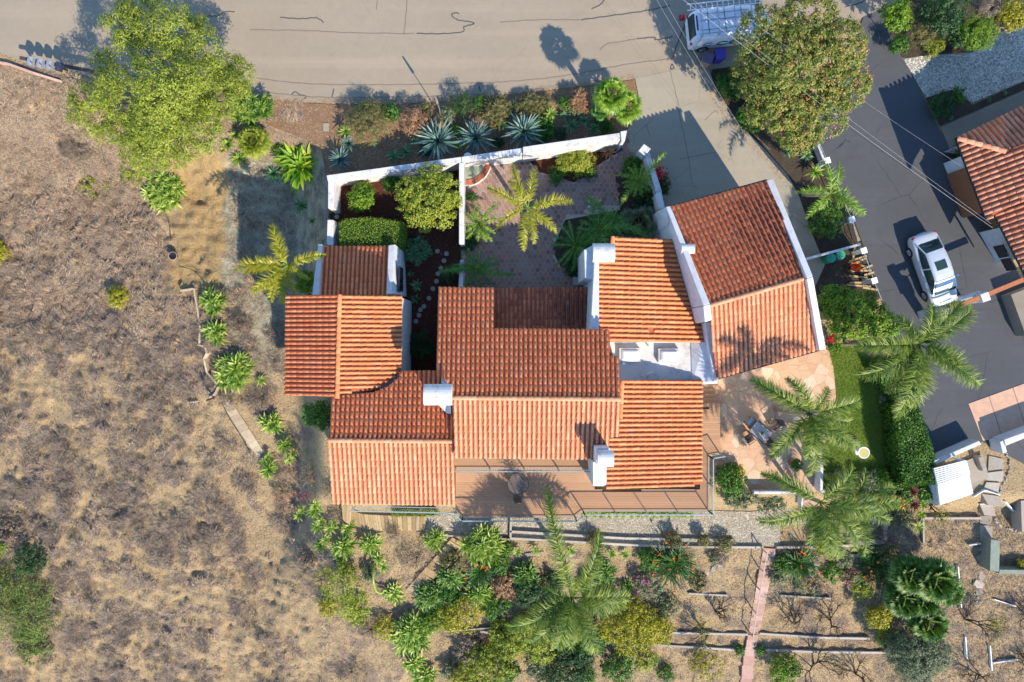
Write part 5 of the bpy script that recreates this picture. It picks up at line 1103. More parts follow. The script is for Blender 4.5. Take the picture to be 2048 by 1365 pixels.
# lawn side
tree('broad_leaf_tree', 'bright green leafy tree between the garage and the dark driveway', [(1700, 625, 46, 3.0), (1670, 600, 32, 2.6), (1740, 640, 42, 3.0), (1770, 655, 30, 2.7), (1690, 655, 30, 2.2), (1730, 605, 24, 2.4)], .8, M['lime'], 12000, .15, .085, 100, clump=.24, r0=.1)
hedge('tall leafy green hedge between the lawn and the dark driveway', [(1790, 812), (1836, 808), (1850, 850), (1866, 905), (1876, 965), (1812, 974), (1800, 920)], 1.7, 'green', 15000, 101, 'tall_hedge', .11, .12)
hedge('upper part of the leafy hedge, under the fronds of the leaning palm', [(1748, 722), (1790, 716), (1832, 800), (1790, 808), (1768, 770)], 1.0, 'green', 7000, 102, 'tall_hedge', .11, .12)
shrub('low grey-green border along the shaded side of the lawn', 1768, 800, 12, .5, M['greygreen'], 700, 103, oval=.6)
shrub('tangle of green shrubs with orange flowers below the tall hedge', 1790, 985, 36, 1.0, M['green'], 3200, 104, L=.13, extra=(M['orangefl'], 90, .12), oval=1.2)
shrub('bright green strappy plant left of the white shed', 1850, 985, 22, .8, M['green'], 1300, 105, L=.14)
rosettes('purple-red spiky plant, the lower one beside the white shed', [(1826, 1008, 20, .7)], 'redleaf', 'agave', 'red_cordyline', 'cordyline', 'red spiky plants by the shed', seed=106)
rosettes('purple-red spiky plant, the upper one near the hedge end', [(1826, 984, 17, .8)], 'redleaf', 'agave', 'red_cordyline', 'cordyline', 'red spiky plants by the shed', seed=107)
rosettes('green rosettes just below the purple-red spiky plants', [(1842, 1028, 12, .3), (1806, 1010, 14, .5), (1848, 1010, 12, .4)], 'attn', seed=108)
rosettes('lone pale palm-like rosette on the bare soil below the shed', [(1838, 1055, 20, .7)], 'attn', 'strap', 'strap_leaf_plant', 'plant', seed=109)
shrub('dark green bushes at the lower end of the lawn', 1735, 965, 30, .8, M['greygreen'], 2500, 110, L=.12)
shrub('green bush inside the deck railing corner by the patio', 1462, 960, 36, 1.0, M['green'], 3600, 111)
shrub('long pale green bush under the patio wall', 1480, 995, 24, .6, M['greygreen'], 2600, 112, lob=7, oval=2.0)
shrub('orange and green potted shrub on the patio edge', 1478, 942, 12, .7, M['yellow'], 500, 113)
shrub('red flowering plant beside the garage corner', 1665, 678, 9, .6, M['redfl'], 500, 114, L=.08)
shrub('low green plants at the foot of the red flowering plant', 1672, 694, 14, .3, M['green'], 500, 115)
# fan palms and trees at the lower right
FG = 'fan palms at the lower right'
for x, y, r, t_, lb in ((1870, 1160, 46, 3.4, 'largest dark fan palm crown of the lower right group'), (1808, 1200, 38, 2.2, 'fan palm crown left of the largest one'), (1893, 1180, 34, 2.6, 'fan palm crown at the right of the largest one'), (1856, 1245, 40, 2.0, 'lowest fan palm crown, above the grey-green tree'), (1822, 1150, 40, 2.8, 'upper left fan palm crown, touching the orange-tipped strap clump'), (1845, 1200, 34, 2.4, 'middle fan palm crown of the lower right group')):
    fan_palm(lb, x, y, t_, r, 34, 'fanleaf', int(x + y), group=FG, span=.55)
tree('grey_green_tree', 'large soft grey-green tree at the bottom below the fan palms', [(1835, 1310, 48, 3.2), (1805, 1300, 34, 2.7), (1870, 1310, 36, 2.8), (1835, 1345, 36, 2.6), (1860, 1280, 26, 2.5)], .8, M['greygreen'], 26000, .12, .05, 120, clump=.26, r0=.1)
shrub('golden bush left of the lowest fan palm', 1762, 1238, 30, 1.8, M['yellow'], 2600, 121, group=YG)
shrub('bright green bush at the bottom edge right of the pink stairs', 1570, 1342, 36, 1.6, M['lime'], 4200, 122, group=YG)
shrub('airy yellow bush at the bottom edge left of the pink stairs', 1415, 1335, 40, 1.2, M['yellow'], 1200, 123, inner=0, group=YG)
shrub('small green plant beside the stairs at the timber line, left side', 1481, 1302, 11, .5, M['green'], 400, 124)
shrub('small green plant beside the stairs at the timber line, right side', 1522, 1302, 11, .5, M['green'], 400, 125)
shrub('small green shrub on the bare terrace at the bottom edge', 1333, 1350, 20, .8, M['green'], 800, 126, inner=0)
shrub('small green shrub left of the bare twigs at the foot of the pink stairs', 1455, 1100, 8, .3, M['green'], 150, 127)
shrub('low sparse green and pink plants under the strap-leaf clump by the stairs', 1620, 1168, 30, .4, M['greygreen'], 1200, 128, extra=(M['pinkfl'], 60, .09), oval=1.6, inner=0)
shrub('grey-green low shrub beside the upper pink stairs', 1560, 1150, 28, .6, M['greygreen'], 1400, 129, inner=0, oval=.8)
shrub('low bush with magenta flowers between two strap-leaf clumps', 1700, 1155, 22, .5, M['olive'], 900, 130, extra=(M['pinkfl'], 60, .09))
shrub('pale shrub under the timber edging of the raised bed', 1690, 1118, 20, .6, M['greygreen'], 900, 131)
BT = 'bare trees on the terraces'
for i, (x, y, r, t_, b_, lv, lb) in enumerate(((1480, 1180, 24, 1.4, (1430, 1222), None, 'small bare tree on the terrace left of the pink stairs'), (1572, 1210, 40, 2.0, (1590, 1250), None, 'grey bare tree right of the pink stairs, upper terrace'), (1640, 1215, 34, 1.6, (1662, 1240), None, 'dark bare tree in the middle of the upper right terrace'), (1610, 1290, 44, 2.0, (1625, 1335), None, 'spreading bare tree across the two timber lines'), (1690, 1320, 34, 1.8, (1712, 1350), None, 'bare tree at the lower right of the terraces'), (1398, 1250, 34, 1.8, (1418, 1270), 'citrus', 'bare tree with a few golden leaves above the timber lines'), (1960, 1245, 38, 2.0, (1930, 1240), 'yellow', 'bare tree with a yellow leaf tuft right of the fan palms'), (2050, 1205, 34, 2.2, (2062, 1235), None, 'dark bare tree at the right edge below the grey block wall'), (2040, 1305, 30, 2.0, (2060, 1335), None, 'dark bare tree near the lower right corner'), (1932, 1325, 34, 1.6, (1960, 1350), None, 'bare tree at the bottom edge right of the grey-green tree'), (1880, 1022, 20, .9, (1862, 1012), 'yellow', 'tiny leafless shrub with yellow twigs below the shed'), (828, 1290, 0, 0, None, None, None))):
    if lb: bare_tree(lb, x, y, t_, r * 1.15, 200 + i, 'barkd', 5, lv, 260, group=BT, base=b_)
# top right garden
for i, (x, y, r, t_, mt, n, L, Wd, nm, lb) in enumerate(((1795, 30, 34, 2.6, 'lime', 3400, .13, .07, 'shrub', 'bright green bush at the corner of the neighbour drive and the road'), (1845, 68, 26, 1.6, 'olive', 1600, .16, .03, 'shrub', 'grey-tan twiggy bush inside the neighbour planting'), (1800, 88, 20, 1.3, 'green', 1300, .14, .06, 'shrub', 'green bush on the edge of the dark driveway under the corner bush'), (1890, 20, 52, 3.2, 'dark', 6000, .13, .06, 'tree', 'very dark tree mass at the top edge of the neighbour planting'), (1870, 90, 24, .7, 'pepper', 1600, .15, .04, 'shrub', 'low lime-yellow ground shrub along the gravel yard'), (1960, 65, 40, 2.4, 'lime', 5200, .15, .035, 'shrub', 'feathery light green bush overhanging the gravel yard'), (1978, 8, 28, 2.8, 'dry', 1500, .24, .02, 'shrub', 'silvery grey twiggy shrub at the top edge'), (2030, 30, 34, 1.6, 'yellow', 3000, .14, .05, 'shrub', 'yellow-green bushes in the top right corner'), (1930, 70, 30, 2.0, 'dark', 2400, .13, .06, 'shrub', 'dark bush between the twiggy bush and the feathery bush'), (1915, 97, 13, .5, 'coralfl', 300, .14, .05, 'shrub', 'small coral-red plant at the edge of the gravel yard'), (1888, 208, 28, 1.0, 'dark', 2600, .09, .06, 'shrub', 'round dark green shrub in the shaded bed beside the dark driveway'), (1920, 192, 16, .7, 'green', 900, .12, .07, 'shrub', 'leafy green plant in the curved end of the shaded bed'), (1965, 55, 12, .5, 'coralfl', 10, .14, .05, None, None), (1924, 298, 14, 1.0, 'green', 700, .1, .06, 'shrub', 'small green shrub at the corner of the neighbour house'))):
    if lb: shrub(lb, x, y, r, t_, M[mt], n, 300 + i, L=L, Wd=Wd, name=nm, cat='tree' if nm == 'tree' else 'shrub', lob=6)
for i, (x, y) in enumerate(((1902, 236), (1978, 200), (2010, 186))):
    rosettes(['leftmost tiny plant in the dark strip beside the neighbour path', 'middle tiny plant in the dark strip beside the neighbour path', 'rightmost tiny plant in the dark strip beside the neighbour path'][i], [(x, y, 7, .2)], 'attb', 'small', 'small_plant', 'plant', 'tiny plants in the dark strip', seed=i)

# more of the lower garden
LF = 'bushes filling the lower garden'
for i, (x, y, r, t_, mt, n, lb) in enumerate(((1300, 1120, 24, 1.0, 'green', 1800, 'dark green bush left of the large orange-flowered clump'), (1012, 1172, 32, .9, 'pinkdry', 2400, 'brownish pink bush between two agave thickets'), (1180, 1160, 22, .8, 'green', 1500, 'green bush under the right fronds of the tall palm'), (1316, 1262, 34, 1.6, 'yellow', 3600, 'small golden bush at the right flank of the round golden one'), (1022, 1292, 34, 1.5, 'citrus', 3600, 'olive bush at the left flank of the palm-shaded one'), (1185, 1282, 34, 1.7, 'green', 3600, 'green bush between the golden bush and the tall palm trunk'), (1078, 1330, 30, 1.6, 'greygreen', 2600, 'dull green bush at the bottom edge left of the dark tree-like bush'), (890, 1238, 28, 1.2, 'citrus', 2200, 'olive bush left of the airy golden bush'), (935, 1300, 34, 1.1, 'dry', 1200, 'thin twiggy bush above the bottom yellow-green bush'), (930, 1355, 34, 1.5, 'yellow', 2600, 'golden bush left of the bottom yellow-green bush'), (905, 1125, 24, .9, 'olive', 1500, 'olive shrub beside the top of the wooden steps'), (1000, 1130, 22, .8, 'green', 1300, 'leafy shrub right of the red-flowered strap clump'), (1105, 1170, 26, .9, 'dark', 1900, 'dark shrub in the shade left of the palm crown'),
        (1655, 1092, 26, .8, 'citrus', 1900, 'yellow-green bush under the step palms at the timber edging'), (1742, 1112, 26, .8, 'green', 1900, 'green bush between the raised bed and the orange-tipped clump'), (1720, 1040, 26, 1.0, 'green', 1900, 'green bush in the shade of the step palms'), (1788, 1030, 20, .8, 'olive', 1200, 'olive bush between the raised bed and the shed plants'), (1680, 965, 26, .8, 'greygreen', 1800, 'grey-green bush at the lower end of the lawn, left part'), (1770, 965, 24, .9, 'green', 1700, 'green bush at the lower end of the lawn, right part'), (1545, 1005, 30, .4, 'greygreen', 1500, 'low grey-green plants along the gravel edge below the patio'), (715, 1225, 30, 1.2, 'citrus', 1900, 'yellow bush at the lower right of the loose slope tree'), (655, 1215, 24, .9, 'yellow', 1000, 'thin yellow bush at the lower left of the loose slope tree'), (1775, 1275, 26, 1.3, 'citrus', 1600, 'yellowish bush at the left flank of the grey-green tree'), (60, 1120, 40, 1.1, 'dark', 2600, 'dark scrub at the left edge above the large green shrub'), (15, 1060, 40, 1.0, 'dry', 1500, 'dark brush at the left edge of the hillside'), (60, 1290, 44, .8, 'lime2', 3000, 'low green shrub below the large one in the lower left corner'), (530, 215, 20, 1.0, 'green', 1200, 'green shrub at the kerb right of the feathery tree'), (1085, 255, 26, .8, 'green', 1600, 'green leafy shrub below the right-hand blue agave'), (780, 225, 20, 1.2, 'green', 1200, 'green succulent shrub at the right side of the olive-brown mound'), (1010, 1100, 18, .5, 'green', 700, 'small shrub just right of the tall agave thicket'))):
    shrub(lb, x, y, r, t_, M[mt], n, 500 + i, group=LF, L=.12, lob=6)

LG2 = 'plants packed into the slope below the deck'
for i, (x, y, r, t_, mt, n, lb) in enumerate(((1055, 1180, 34, 1.3, 'dark', 3200, 'dark bush below the dark green agave thicket'), (990, 1215, 30, 1.1, 'green', 2400, 'green bush below the lower agave thicket'), (1000, 1265, 26, 1.0, 'citrus', 1600, 'olive bush above the bottom yellow-green bush'), (860, 1245, 26, 1.1, 'lime', 1700, 'bright bush right of the agave column'), (1090, 1238, 34, 1.6, 'green', 3000, 'green bush under the left palm fronds'), (1165, 1310, 34, 1.6, 'dark', 3000, 'dark bush under the lowest palm fronds'), (1130, 1240, 30, 1.4, 'dark', 2400, 'shaded bush around the foot of the tall palm'), (1210, 1195, 26, .9, 'citrus', 1700, 'olive bush below the dim agave thicket'), (1335, 1215, 26, .9, 'greygreen', 1400, 'grey bush below the pink-flowering one'), (1395, 1165, 22, .6, 'olive', 900, 'low olive plants right of the large orange-flowered clump'),
        (1168, 1350, 28, 1.5, 'green', 2200, 'green bush at the bottom edge between two larger ones'), (1290, 1320, 26, 1.3, 'citrus', 1700, 'olive bush at the bottom right of the golden one'), (1020, 1345, 26, 1.4, 'green', 1900, 'green bush at the bottom edge right of the yellow-green one'), (900, 1345, 22, .9, 'greygreen', 1200, 'grey bush at the bottom edge beside the agave column'), (740, 1150, 20, .8, 'greygreen', 800, 'grey sprigs beside the curved flower stalk'), (610, 1120, 22, .6, 'dry', 700, 'dry tuft left of the loose slope tree'), (690, 1140, 22, .9, 'citrus', 1000, 'yellow sprigs at the top of the loose slope tree'), (905, 1195, 26, 1.0, 'green', 1900, 'leafy bush between the dark thicket and the airy golden bush'), (1565, 1128, 20, .7, 'green', 1000, 'green bush between the pink stairs and the strap-leaf clump'), (1665, 1145, 22, .6, 'green', 1000, 'green bush right of the strap-leaf clump by the stairs'), (1725, 1180, 24, .8, 'citrus', 1300, 'olive bush left of the lower fan palms'), (1780, 1110, 22, 1.0, 'olive', 1200, 'brownish bush above the orange-tipped strap clump'), (1815, 1040, 20, .7, 'greygreen', 900, 'grey bush left of the lone pale rosette'), (1640, 1050, 24, .8, 'green', 1500, 'green bush under the left fronds of the step palm'))):
    shrub(lb, x, y, r, t_, M[mt], n, 600 + i, group=LG2, L=.12, lob=6)
RSG = 'ground cover clumps in the road strip'
for i, (x, y, r, t_, mt, n, lb) in enumerate(((845, 225, 20, .9, 'olive', 1200, 'olive clump right of the pinkish shrub'), (895, 228, 20, .9, 'greygreen', 1200, 'grey clump behind the biggest blue agave'), (960, 205, 18, .9, 'green', 1000, 'green clump left of the yellowish aloe mound'), (1025, 215, 18, .7, 'greygreen', 900, 'grey clump between the two aloe mounds'), (1090, 205, 18, .7, 'olive', 900, 'olive clump at the right end of the flat aloe mat'), (1130, 205, 16, .7, 'green', 800, 'green clump left of the tan aloe ball'), (730, 215, 20, 1.1, 'green', 1000, 'green sprigs at the top of the olive-brown mound'), (850, 300, 16, .5, 'dark', 800, 'dark clump at the left foot of the biggest agave'), (915, 262, 14, .5, 'green', 700, 'green clump wedged between two big agaves'), (995, 285, 14, .4, 'dark', 600, 'dark clump at the wall between the two right agaves'), (1085, 275, 16, .5, 'dark', 700, 'dark clump by the wall right of the last big agave'), (1120, 268, 14, .4, 'dark', 500, 'small dark clump midway along the wall'), (1150, 225, 14, .5, 'greygreen', 600, 'grey clump under the tan aloe ball'), (560, 300, 16, .7, 'green', 700, 'green clump above the bird of paradise'), (1205, 240, 16, .6, 'green', 800, 'green clump at the foot of the fan palms'))):
    shrub(lb, x, y, r, t_, M[mt], n, 640 + i, group=RSG, L=.13, Wd=.045, lob=5)
# ------------------------------------------------------------------ ground cover nobody could count
def litter(name, n, area, mats, seed, L=(.12, .34), w=.03, dens=None, elev=(.0, .8), zoff=0.0, flow=False):
    rng = np.random.default_rng(seed); px = rng.uniform(area[0], area[2], n); py = rng.uniform(area[1], area[3], n); keep = []
    for i in range(n):
        if dens is None or rng.random() < dens(px[i], py[i]): keep.append(i)
    c = []
    for i in keep:
        p = gp(px[i], py[i]); c.append((p.x, p.y, grelief(p.x, p.y) + zoff))
    c = np.array(c); n = len(c); a = rng.uniform(0, 2 * PI, n)
    if flow: a = np.array([.9 + 2.2 * noise.noise(Vector((q[0] * .35, q[1] * .35, 2))) for q in c]) + rng.normal(size=n) * .45
    e = rng.uniform(*elev, n); ln = rng.uniform(*L, n)
    d = np.stack([np.cos(a) * np.cos(e), np.sin(a) * np.cos(e), np.sin(e)], 1) * ln[:, None]; s_ = np.stack([-np.sin(a), np.cos(a), 0 * a], 1) * w / 2
    b = c + rng.normal(size=(n, 3)) * [0, 0, .01]; mid = b + d * .5 + s_ * rng.uniform(-2, 2, (n, 1))
    vs = np.stack([b - s_, b + s_, mid + s_ * .8, b + d, mid - s_ * .8], 1)
    q_ = np.stack([b - s_, b + s_, mid + s_, mid - s_], 1); q2 = np.stack([mid - s_, mid + s_, b + d + s_ * .2, b + d - s_ * .2], 1)
    V_ = np.concatenate([q_, q2], 1).reshape(-1, 3); f = np.array([[0, 1, 2, 3], [4, 5, 6, 7]]); F_ = (f[None] + (np.arange(n) * 8)[:, None, None]).reshape(-1, 4)
    o = np_mesh(name, V_, F_, mats); o['kind'] = 'stuff'; return o
mt_ = leaf('dry_brush_stalks', lc(112, 94, 78), lc(156, 132, 108), lc(206, 178, 140), 0.0, .9, .1, .5); M['brush'] = mt_
M['brushdark'] = leaf('grey_brush_twigs', lc(96, 84, 73), lc(128, 113, 98), lc(162, 145, 126), 0.0, .9, .1, .5)
def dl(px, py):
    w = wild(px, py)
    if w < .25: return 0
    if 330 < px < 455 and 285 < py < 600: return .06
    p = gp(px, py); return .12 + .88 * brushmask(px, py, p.x, p.y)
litter('dry_brush', 120000, (-60, 120, 660, 1400), mt_, 1, L=(.12, .34), w=.03, dens=dl, elev=(0, .35), flow=True)
litter('straw', 60000, (-60, 120, 660, 1400), mt_, 9, L=(.06, .16), w=.025, dens=lambda x, y: (.03 if 325 < x < 460 and 280 < y < 600 else .25) if wild(x, y) > .3 else 0, elev=(0, .6))
litter('fallen_leaves_and_straw', 40000, (640, 1095, 2100, 1400), mt_, 3, L=(.05, .16), w=.024, elev=(0, .4))
litter('fallen_leaves', 50000, (640, 1095, 2100, 1400), M['brushdark'], 33, L=(.05, .14), w=.026, elev=(0, .3))
litter('dry_grass_on_the_upper_slope', 16000, (1760, 1030, 2100, 1400), M['brushdark'], 4, L=(.1, .25), elev=(0, .6))
def mounds(name, n, area, seed, mat, dens):
    rng = np.random.default_rng(seed); nb = NB()
    for i in range(n):
        x, y = rng.uniform(area[0], area[2]), rng.uniform(area[1], area[3])
        if rng.random() > dens(x, y): continue
        p = gp(x, y); z = grelief(p.x, p.y); R = rng.uniform(.25, .75) * (1 if y > 700 else .7); k = int(60 + 130 * R)
        a = rng.uniform(0, 2 * PI, k); rr_ = R * np.sqrt(rng.random(k)); c = np.stack([p.x + np.cos(a) * rr_, p.y + np.sin(a) * rr_, z + .03 + .32 * R * (1 - (rr_ / R) ** 2)], 1)
        e = rng.uniform(.1, 1.0, k); az = a + rng.uniform(-.9, .9, k); L = rng.uniform(.14, .34, k); d = np.stack([np.cos(az) * np.cos(e), np.sin(az) * np.cos(e), np.sin(e)], 1) * L[:, None]; s_ = np.stack([-np.sin(az), np.cos(az), 0 * az], 1) * .012
        nb.add(np.stack([c - s_, c + s_, c + d + s_ * .3, c + d - s_ * .3], 1).reshape(-1, 3), np.arange(4 * k).reshape(-1, 4))
    o = nb.build(name, mat); o['kind'] = 'stuff'
mounds('scrub', 1500, (-60, 640, 640, 1400), 12, M['brushdark'], lambda x, y: max(0, dl(x, y) - .25) * 1.3)
mounds('upper_scrub', 700, (-60, 180, 520, 700), 13, mt_, lambda x, y: max(0, dl(x, y) - .3) * .8)
def flat_litter(name, n, ring, z, mat, seed, L, w, elev):
    rng = np.random.default_rng(seed); xs = [r[0] for r in ring]; ys = [r[1] for r in ring]; c = []
    while len(c) < n:
        x, y = rng.uniform(min(xs), max(xs)), rng.uniform(min(ys), max(ys))
        if inside(ring, x, y): p = P(x, y, z); c.append(tuple(p))
    c = np.array(c); a = rng.uniform(0, 2 * PI, n); e = rng.uniform(*elev, n); ln = rng.uniform(*L, n); d = np.stack([np.cos(a) * np.cos(e), np.sin(a) * np.cos(e), np.sin(e)], 1) * ln[:, None]; s_ = np.stack([-np.sin(a), np.cos(a), 0 * a], 1) * w / 2
    V_ = np.stack([c - s_, c + s_, c + d + s_ * .3, c + d - s_ * .3], 1).reshape(-1, 3); o = np_mesh(name, V_, np.arange(4 * n).reshape(-1, 4), mat); o['kind'] = 'stuff'; return o
M['grass'] = leaf('lawn_grass', lc(92, 124, 34), lc(124, 154, 50), lc(168, 170, 82), .3, .6, .2, .35)
lawn_ring = [(1658, 702), (1700, 692), (1738, 722), (1796, 955), (1740, 985), (1642, 980), (1642, 872), (1674, 790)]
flat_litter('grass', 26000, lawn_ring, .015, M['grass'], 5, (.05, .11), .02, (.5, 1.4))
flat_litter('mulch_chips', 5000, [(664, 356), (916, 326), (918, 575), (872, 600), (870, 742), (806, 742), (806, 590), (690, 585)], .02, isl_mat('mulch_chip', [(0, lc(60, 36, 28)), (.6, lc(96, 58, 44)), (.95, lc(120, 82, 64)), (1, lc(190, 160, 140))]), 6, (.04, .1), .03, (0, .3))
flat_litter('bark_and_fallen_leaves', 5000, [(500, 200), (600, 212), (800, 212), (1000, 196), (1170, 180), (1262, 168), (1240, 262), (1100, 290), (920, 312), (660, 345), (640, 290), (560, 262)], .02, M['brush'], 7, (.05, .13), .03, (0, .3))

flat_litter('kerb_dirt', 2600, [(500, 186), (600, 196), (800, 199), (1000, 184), (1170, 163), (1268, 150), (1270, 157), (1170, 172), (1000, 192), (800, 209), (600, 206), (500, 194)], .03, M['brush'], 8, (.04, .12), .03, (0, .2))
flat_litter('driveway_leaves', 700, [(1420, 160), (1480, 250), (1575, 350), (1598, 392), (1560, 360), (1470, 262), (1410, 180)], .035, M['brush'], 10, (.05, .12), .04, (0, .2))
# ------------------------------------------------------------------ paths, edgings and steps
def slabs(name, label, ring_list, z, mat, cat='path', th=.08, follow=True, group=None):
    m = MB()
    for ring in ring_list:
        pts = [gp(x, y, z) if follow else P(x, y, z) for x, y in ring]; zt = max(p.z for p in pts); m.prism([V(p.x, p.y, zt) for p in pts], min(p.z for p in pts) - th - .2)
    c = gp(*ring_list[0][0]); return tag(m.build(name, mat, None, off=c, bevel=.008), label, cat, group)
def ladder(a_pts, b_pts, n, gap=.06):
    """n cross pieces between two map lines"""
    A = spline(a_pts, 8, False); B = spline(b_pts, 8, False); out = []
    at = lambda S_, t: (lambda k: tuple(S_[int(k)][i] + (S_[min(int(k) + 1, len(S_) - 1)][i] - S_[int(k)][i]) * (k - int(k)) for i in (0, 1)))(t * (len(S_) - 1))
    for i in range(n): t0, t1 = (i + gap) / n, (i + 1 - gap) / n; out.append([at(A, t0), at(B, t0), at(B, t1), at(A, t1)])
    return out
slabs('plank_path', 'curving path of weathered planks below the lower left roof', ladder([(682, 1006), (700, 1008), (716, 1026), (760, 1031), (852, 1033)], [(690, 1036), (700, 1044), (722, 1056), (765, 1062), (850, 1061)], 44, .04), .12, M['planks'])
slabs('plank_steps', 'straight flight of wooden steps running down to the left of the gravel', ladder([(905, 1075), (812, 1180)], [(929, 1088), (836, 1192)], 11), .1, M['planks'], 'steps')
slabs('stone_steps', 'line of pale stone steps descending the western slope', ladder([(436, 792), (470, 850), (515, 915)], [(450, 786), (488, 842), (528, 905)], 13, .01), .03, M['tanstone'], 'steps')
slabs('brick_stairs', 'long flight of pink brick stairs down the terraces', ladder([(1527, 1096), (1513, 1170), (1497, 1264)], [(1552, 1098), (1538, 1170), (1519, 1264)], 19, .03), .06, M['stepbrick'], 'stairs')
slabs('brick_stairs', 'lower flight of pink stairs below the timber line', ladder([(1496, 1270), (1486, 1320), (1476, 1400)], [(1517, 1270), (1508, 1320), (1500, 1400)], 7, .04), .06, M['stepbrick'], 'stairs')
slabs('concrete_steps', 'pink steps between white walls at the corner of the patio', ladder([(1610, 940), (1600, 1012)], [(1634, 940), (1624, 1012)], 5, .04), .06, M['stepbrick'], 'steps')
m = MB(); a = [gp(1523, 1098), gp(1510, 1170), gp(1496, 1262)]
for p, q_ in zip(a, a[1:]): m.bar(p + V(0, 0, .95), q_ + V(0, 0, .95), .045, .04)
for i in range(5): t0 = i / 4 * 1.999; k = int(t0); p = a[k].lerp(a[k + 1], t0 - k); m.bar(p, p + V(0, 0, .97), .06, .06)
tag(m.build('handrail', M['timber'], None, off=a[0]), 'wooden handrail along the left side of the pink brick stairs', 'handrail')
EG = 'timber edgings across the terraces'
def edging(label, pts, w=.13, h=.12, mat='timber', name='timber_edging', cat='edging', group=EG, dz=0.0):
    m = MB(); q_ = [gp(x, y, h / 2 + dz) for x, y in pts]
    for a, b in zip(q_, q_[1:]):
        n = max(1, round((b - a).length / 2.6))
        for i in range(n): m.bar(a.lerp(b, i / n), a.lerp(b, (i + .99) / n), w, h + .2)
    return tag(m.build(name, M[mat], None, off=gp(*pts[0])), label, cat, group)
edging('upper timber edging between the gravel path and the small bushes', [(1020, 1062), (1250, 1076), (1468, 1080)])
edging('second timber edging just under the first, left of the stairs', [(1020, 1076), (1200, 1086), (1330, 1093), (1526, 1094)])
edging('timber edging right of the top of the pink stairs', [(1552, 1094), (1600, 1094), (1760, 1088)])
edging('short timber edging at the right end below the raised bed', [(1658, 1108), (1740, 1112)])
edging('long timber line left of the pink stairs on the lower terrace', [(1335, 1264), (1495, 1268)])
edging('second timber line below it, left of the pink stairs', [(960, 1262), (1150, 1284), (1300, 1288), (1490, 1300)])
edging('timber line at the lower left terrace under the dark twiggy shrub', [(890, 1262), (1015, 1252)], w=.08)
edging('long timber line right of the pink stairs', [(1518, 1266), (1640, 1274), (1738, 1276)])
edging('second timber line right of the pink stairs', [(1516, 1298), (1640, 1303), (1770, 1304)])
edging('short white timber on the terrace right of the twiggy trees', [(1560, 1190), (1625, 1194), (1660, 1196)], w=.1)
edging('white timber lying on the terrace above the small bare tree', [(1376, 1186), (1454, 1190)], w=.1)
edging('timber edging below the white shed', [(1846, 1036), (1960, 1036)])
edging('timber post line left of the shed edging', [(1844, 1036), (1845, 1086)], w=.1)
edging('timber sill across the gravel path near the deck corner', [(1022, 1034), (1021, 1074)])
edging('timber edging along the lower left rim of the gravel path', [(850, 1068), (1020, 1078)], w=.08)
WG = 'low white edging on the western slope'
edging('low pale edging running down beside the agave clumps', [(364, 582), (390, 578), (402, 650), (401, 688)], .1, .2, 'tanstone', 'low_wall', 'edging', WG)
edging('curved low pale edging below the second clump', [(398, 690), (412, 694), (416, 706), (410, 718), (416, 745), (436, 768)], .11, .2, 'tanstone', 'low_wall', 'edging', WG)
edging('low pale edging at the top of the stone steps', [(440, 772), (432, 788), (422, 796)], .13, .2, 'tanstone', 'low_wall', 'edging', WG)
edging('small white stick on the dry slope left of the stone steps', [(377, 806), (395, 804)], .04, .04, 'whitepaint', 'white_pipe', 'pipe', None)
PGp = 'white irrigation pipes on the lower right slope'
for lb, pts in (('white bent pipe beside the shed steps', [(1946, 993), (1968, 980), (1998, 990)]), ('white bent pipe at the right edge beside the stone slabs', [(2008, 1002), (2028, 1025), (2045, 1022)]), ('white pipe crossing the stone slabs', [(1958, 1008), (1990, 1007)]), ('upper vertical white pipe right of the fan palms', [(1914, 1132), (1917, 1162)]), ('middle vertical white pipe right of the fan palms', [(1918, 1195), (1921, 1214)]), ('lower vertical white pipe below the yellow tuft tree', [(1929, 1272), (1932, 1316)]), ('T-shaped white pipe near the bottom', [(1978, 1290), (1982, 1340)]), ('slanting white pipe at the right edge near the bottom', [(1985, 1325), (2035, 1318)]), ('slanting white pipe under the grey block wall', [(1986, 1198), (2030, 1212)]), ('short white pipe left of the square slab', [(1936, 1090), (1960, 1087)])):
    edging(lb, pts, .05, .05, 'whitepaint', 'irrigation_pipe', 'pipe', PGp, dz=.08)
# raised brick bed
def brickrow(name, label, pts, w=.3, h=.35, L=.12):
    m = MB()
    for (x0, y0), (x1, y1) in zip(pts, pts[1:]):
        a, b = gp(x0, y0, h), gp(x1, y1, h); a.z = b.z = max(a.z, b.z); n = max(1, int((b - a).length / L)); d = (b - a).normalized(); ang = math.atan2(d.y, d.x)
        for i in range(n): c = a.lerp(b, (i + .5) / n); m.box((c.x, c.y, c.z - h / 2 - .1), (L * .9, w, h + .2), ang)
    return tag(m.build(name, M['stepbrick'], None, off=gp(*pts[0])), label, 'brick edging')
brickrow('brick_bed_edge', 'brick rim of the raised bed right of the step palms', [(1700, 1040), (1772, 1040), (1770, 1085), (1700, 1087)], .24)
slabs('stone_path', 'column of concrete slabs leading down past the white shed', [[(1978, 912), (2006, 918), (2008, 938), (1976, 942)], [(1974, 946), (2007, 942), (2005, 964), (1972, 960)], [(1973, 965), (2000, 966), (1996, 988), (1965, 984)], [(1964, 988), (1995, 992), (1990, 1008), (1962, 1006)], [(1960, 1010), (1986, 1010), (1984, 1030), (1961, 1028)], [(1960, 1032), (1984, 1032), (1984, 1048), (1960, 1048)], [(1960, 1051), (1985, 1052), (1985, 1082), (1961, 1082)]], .05, M['stone'])
base = None
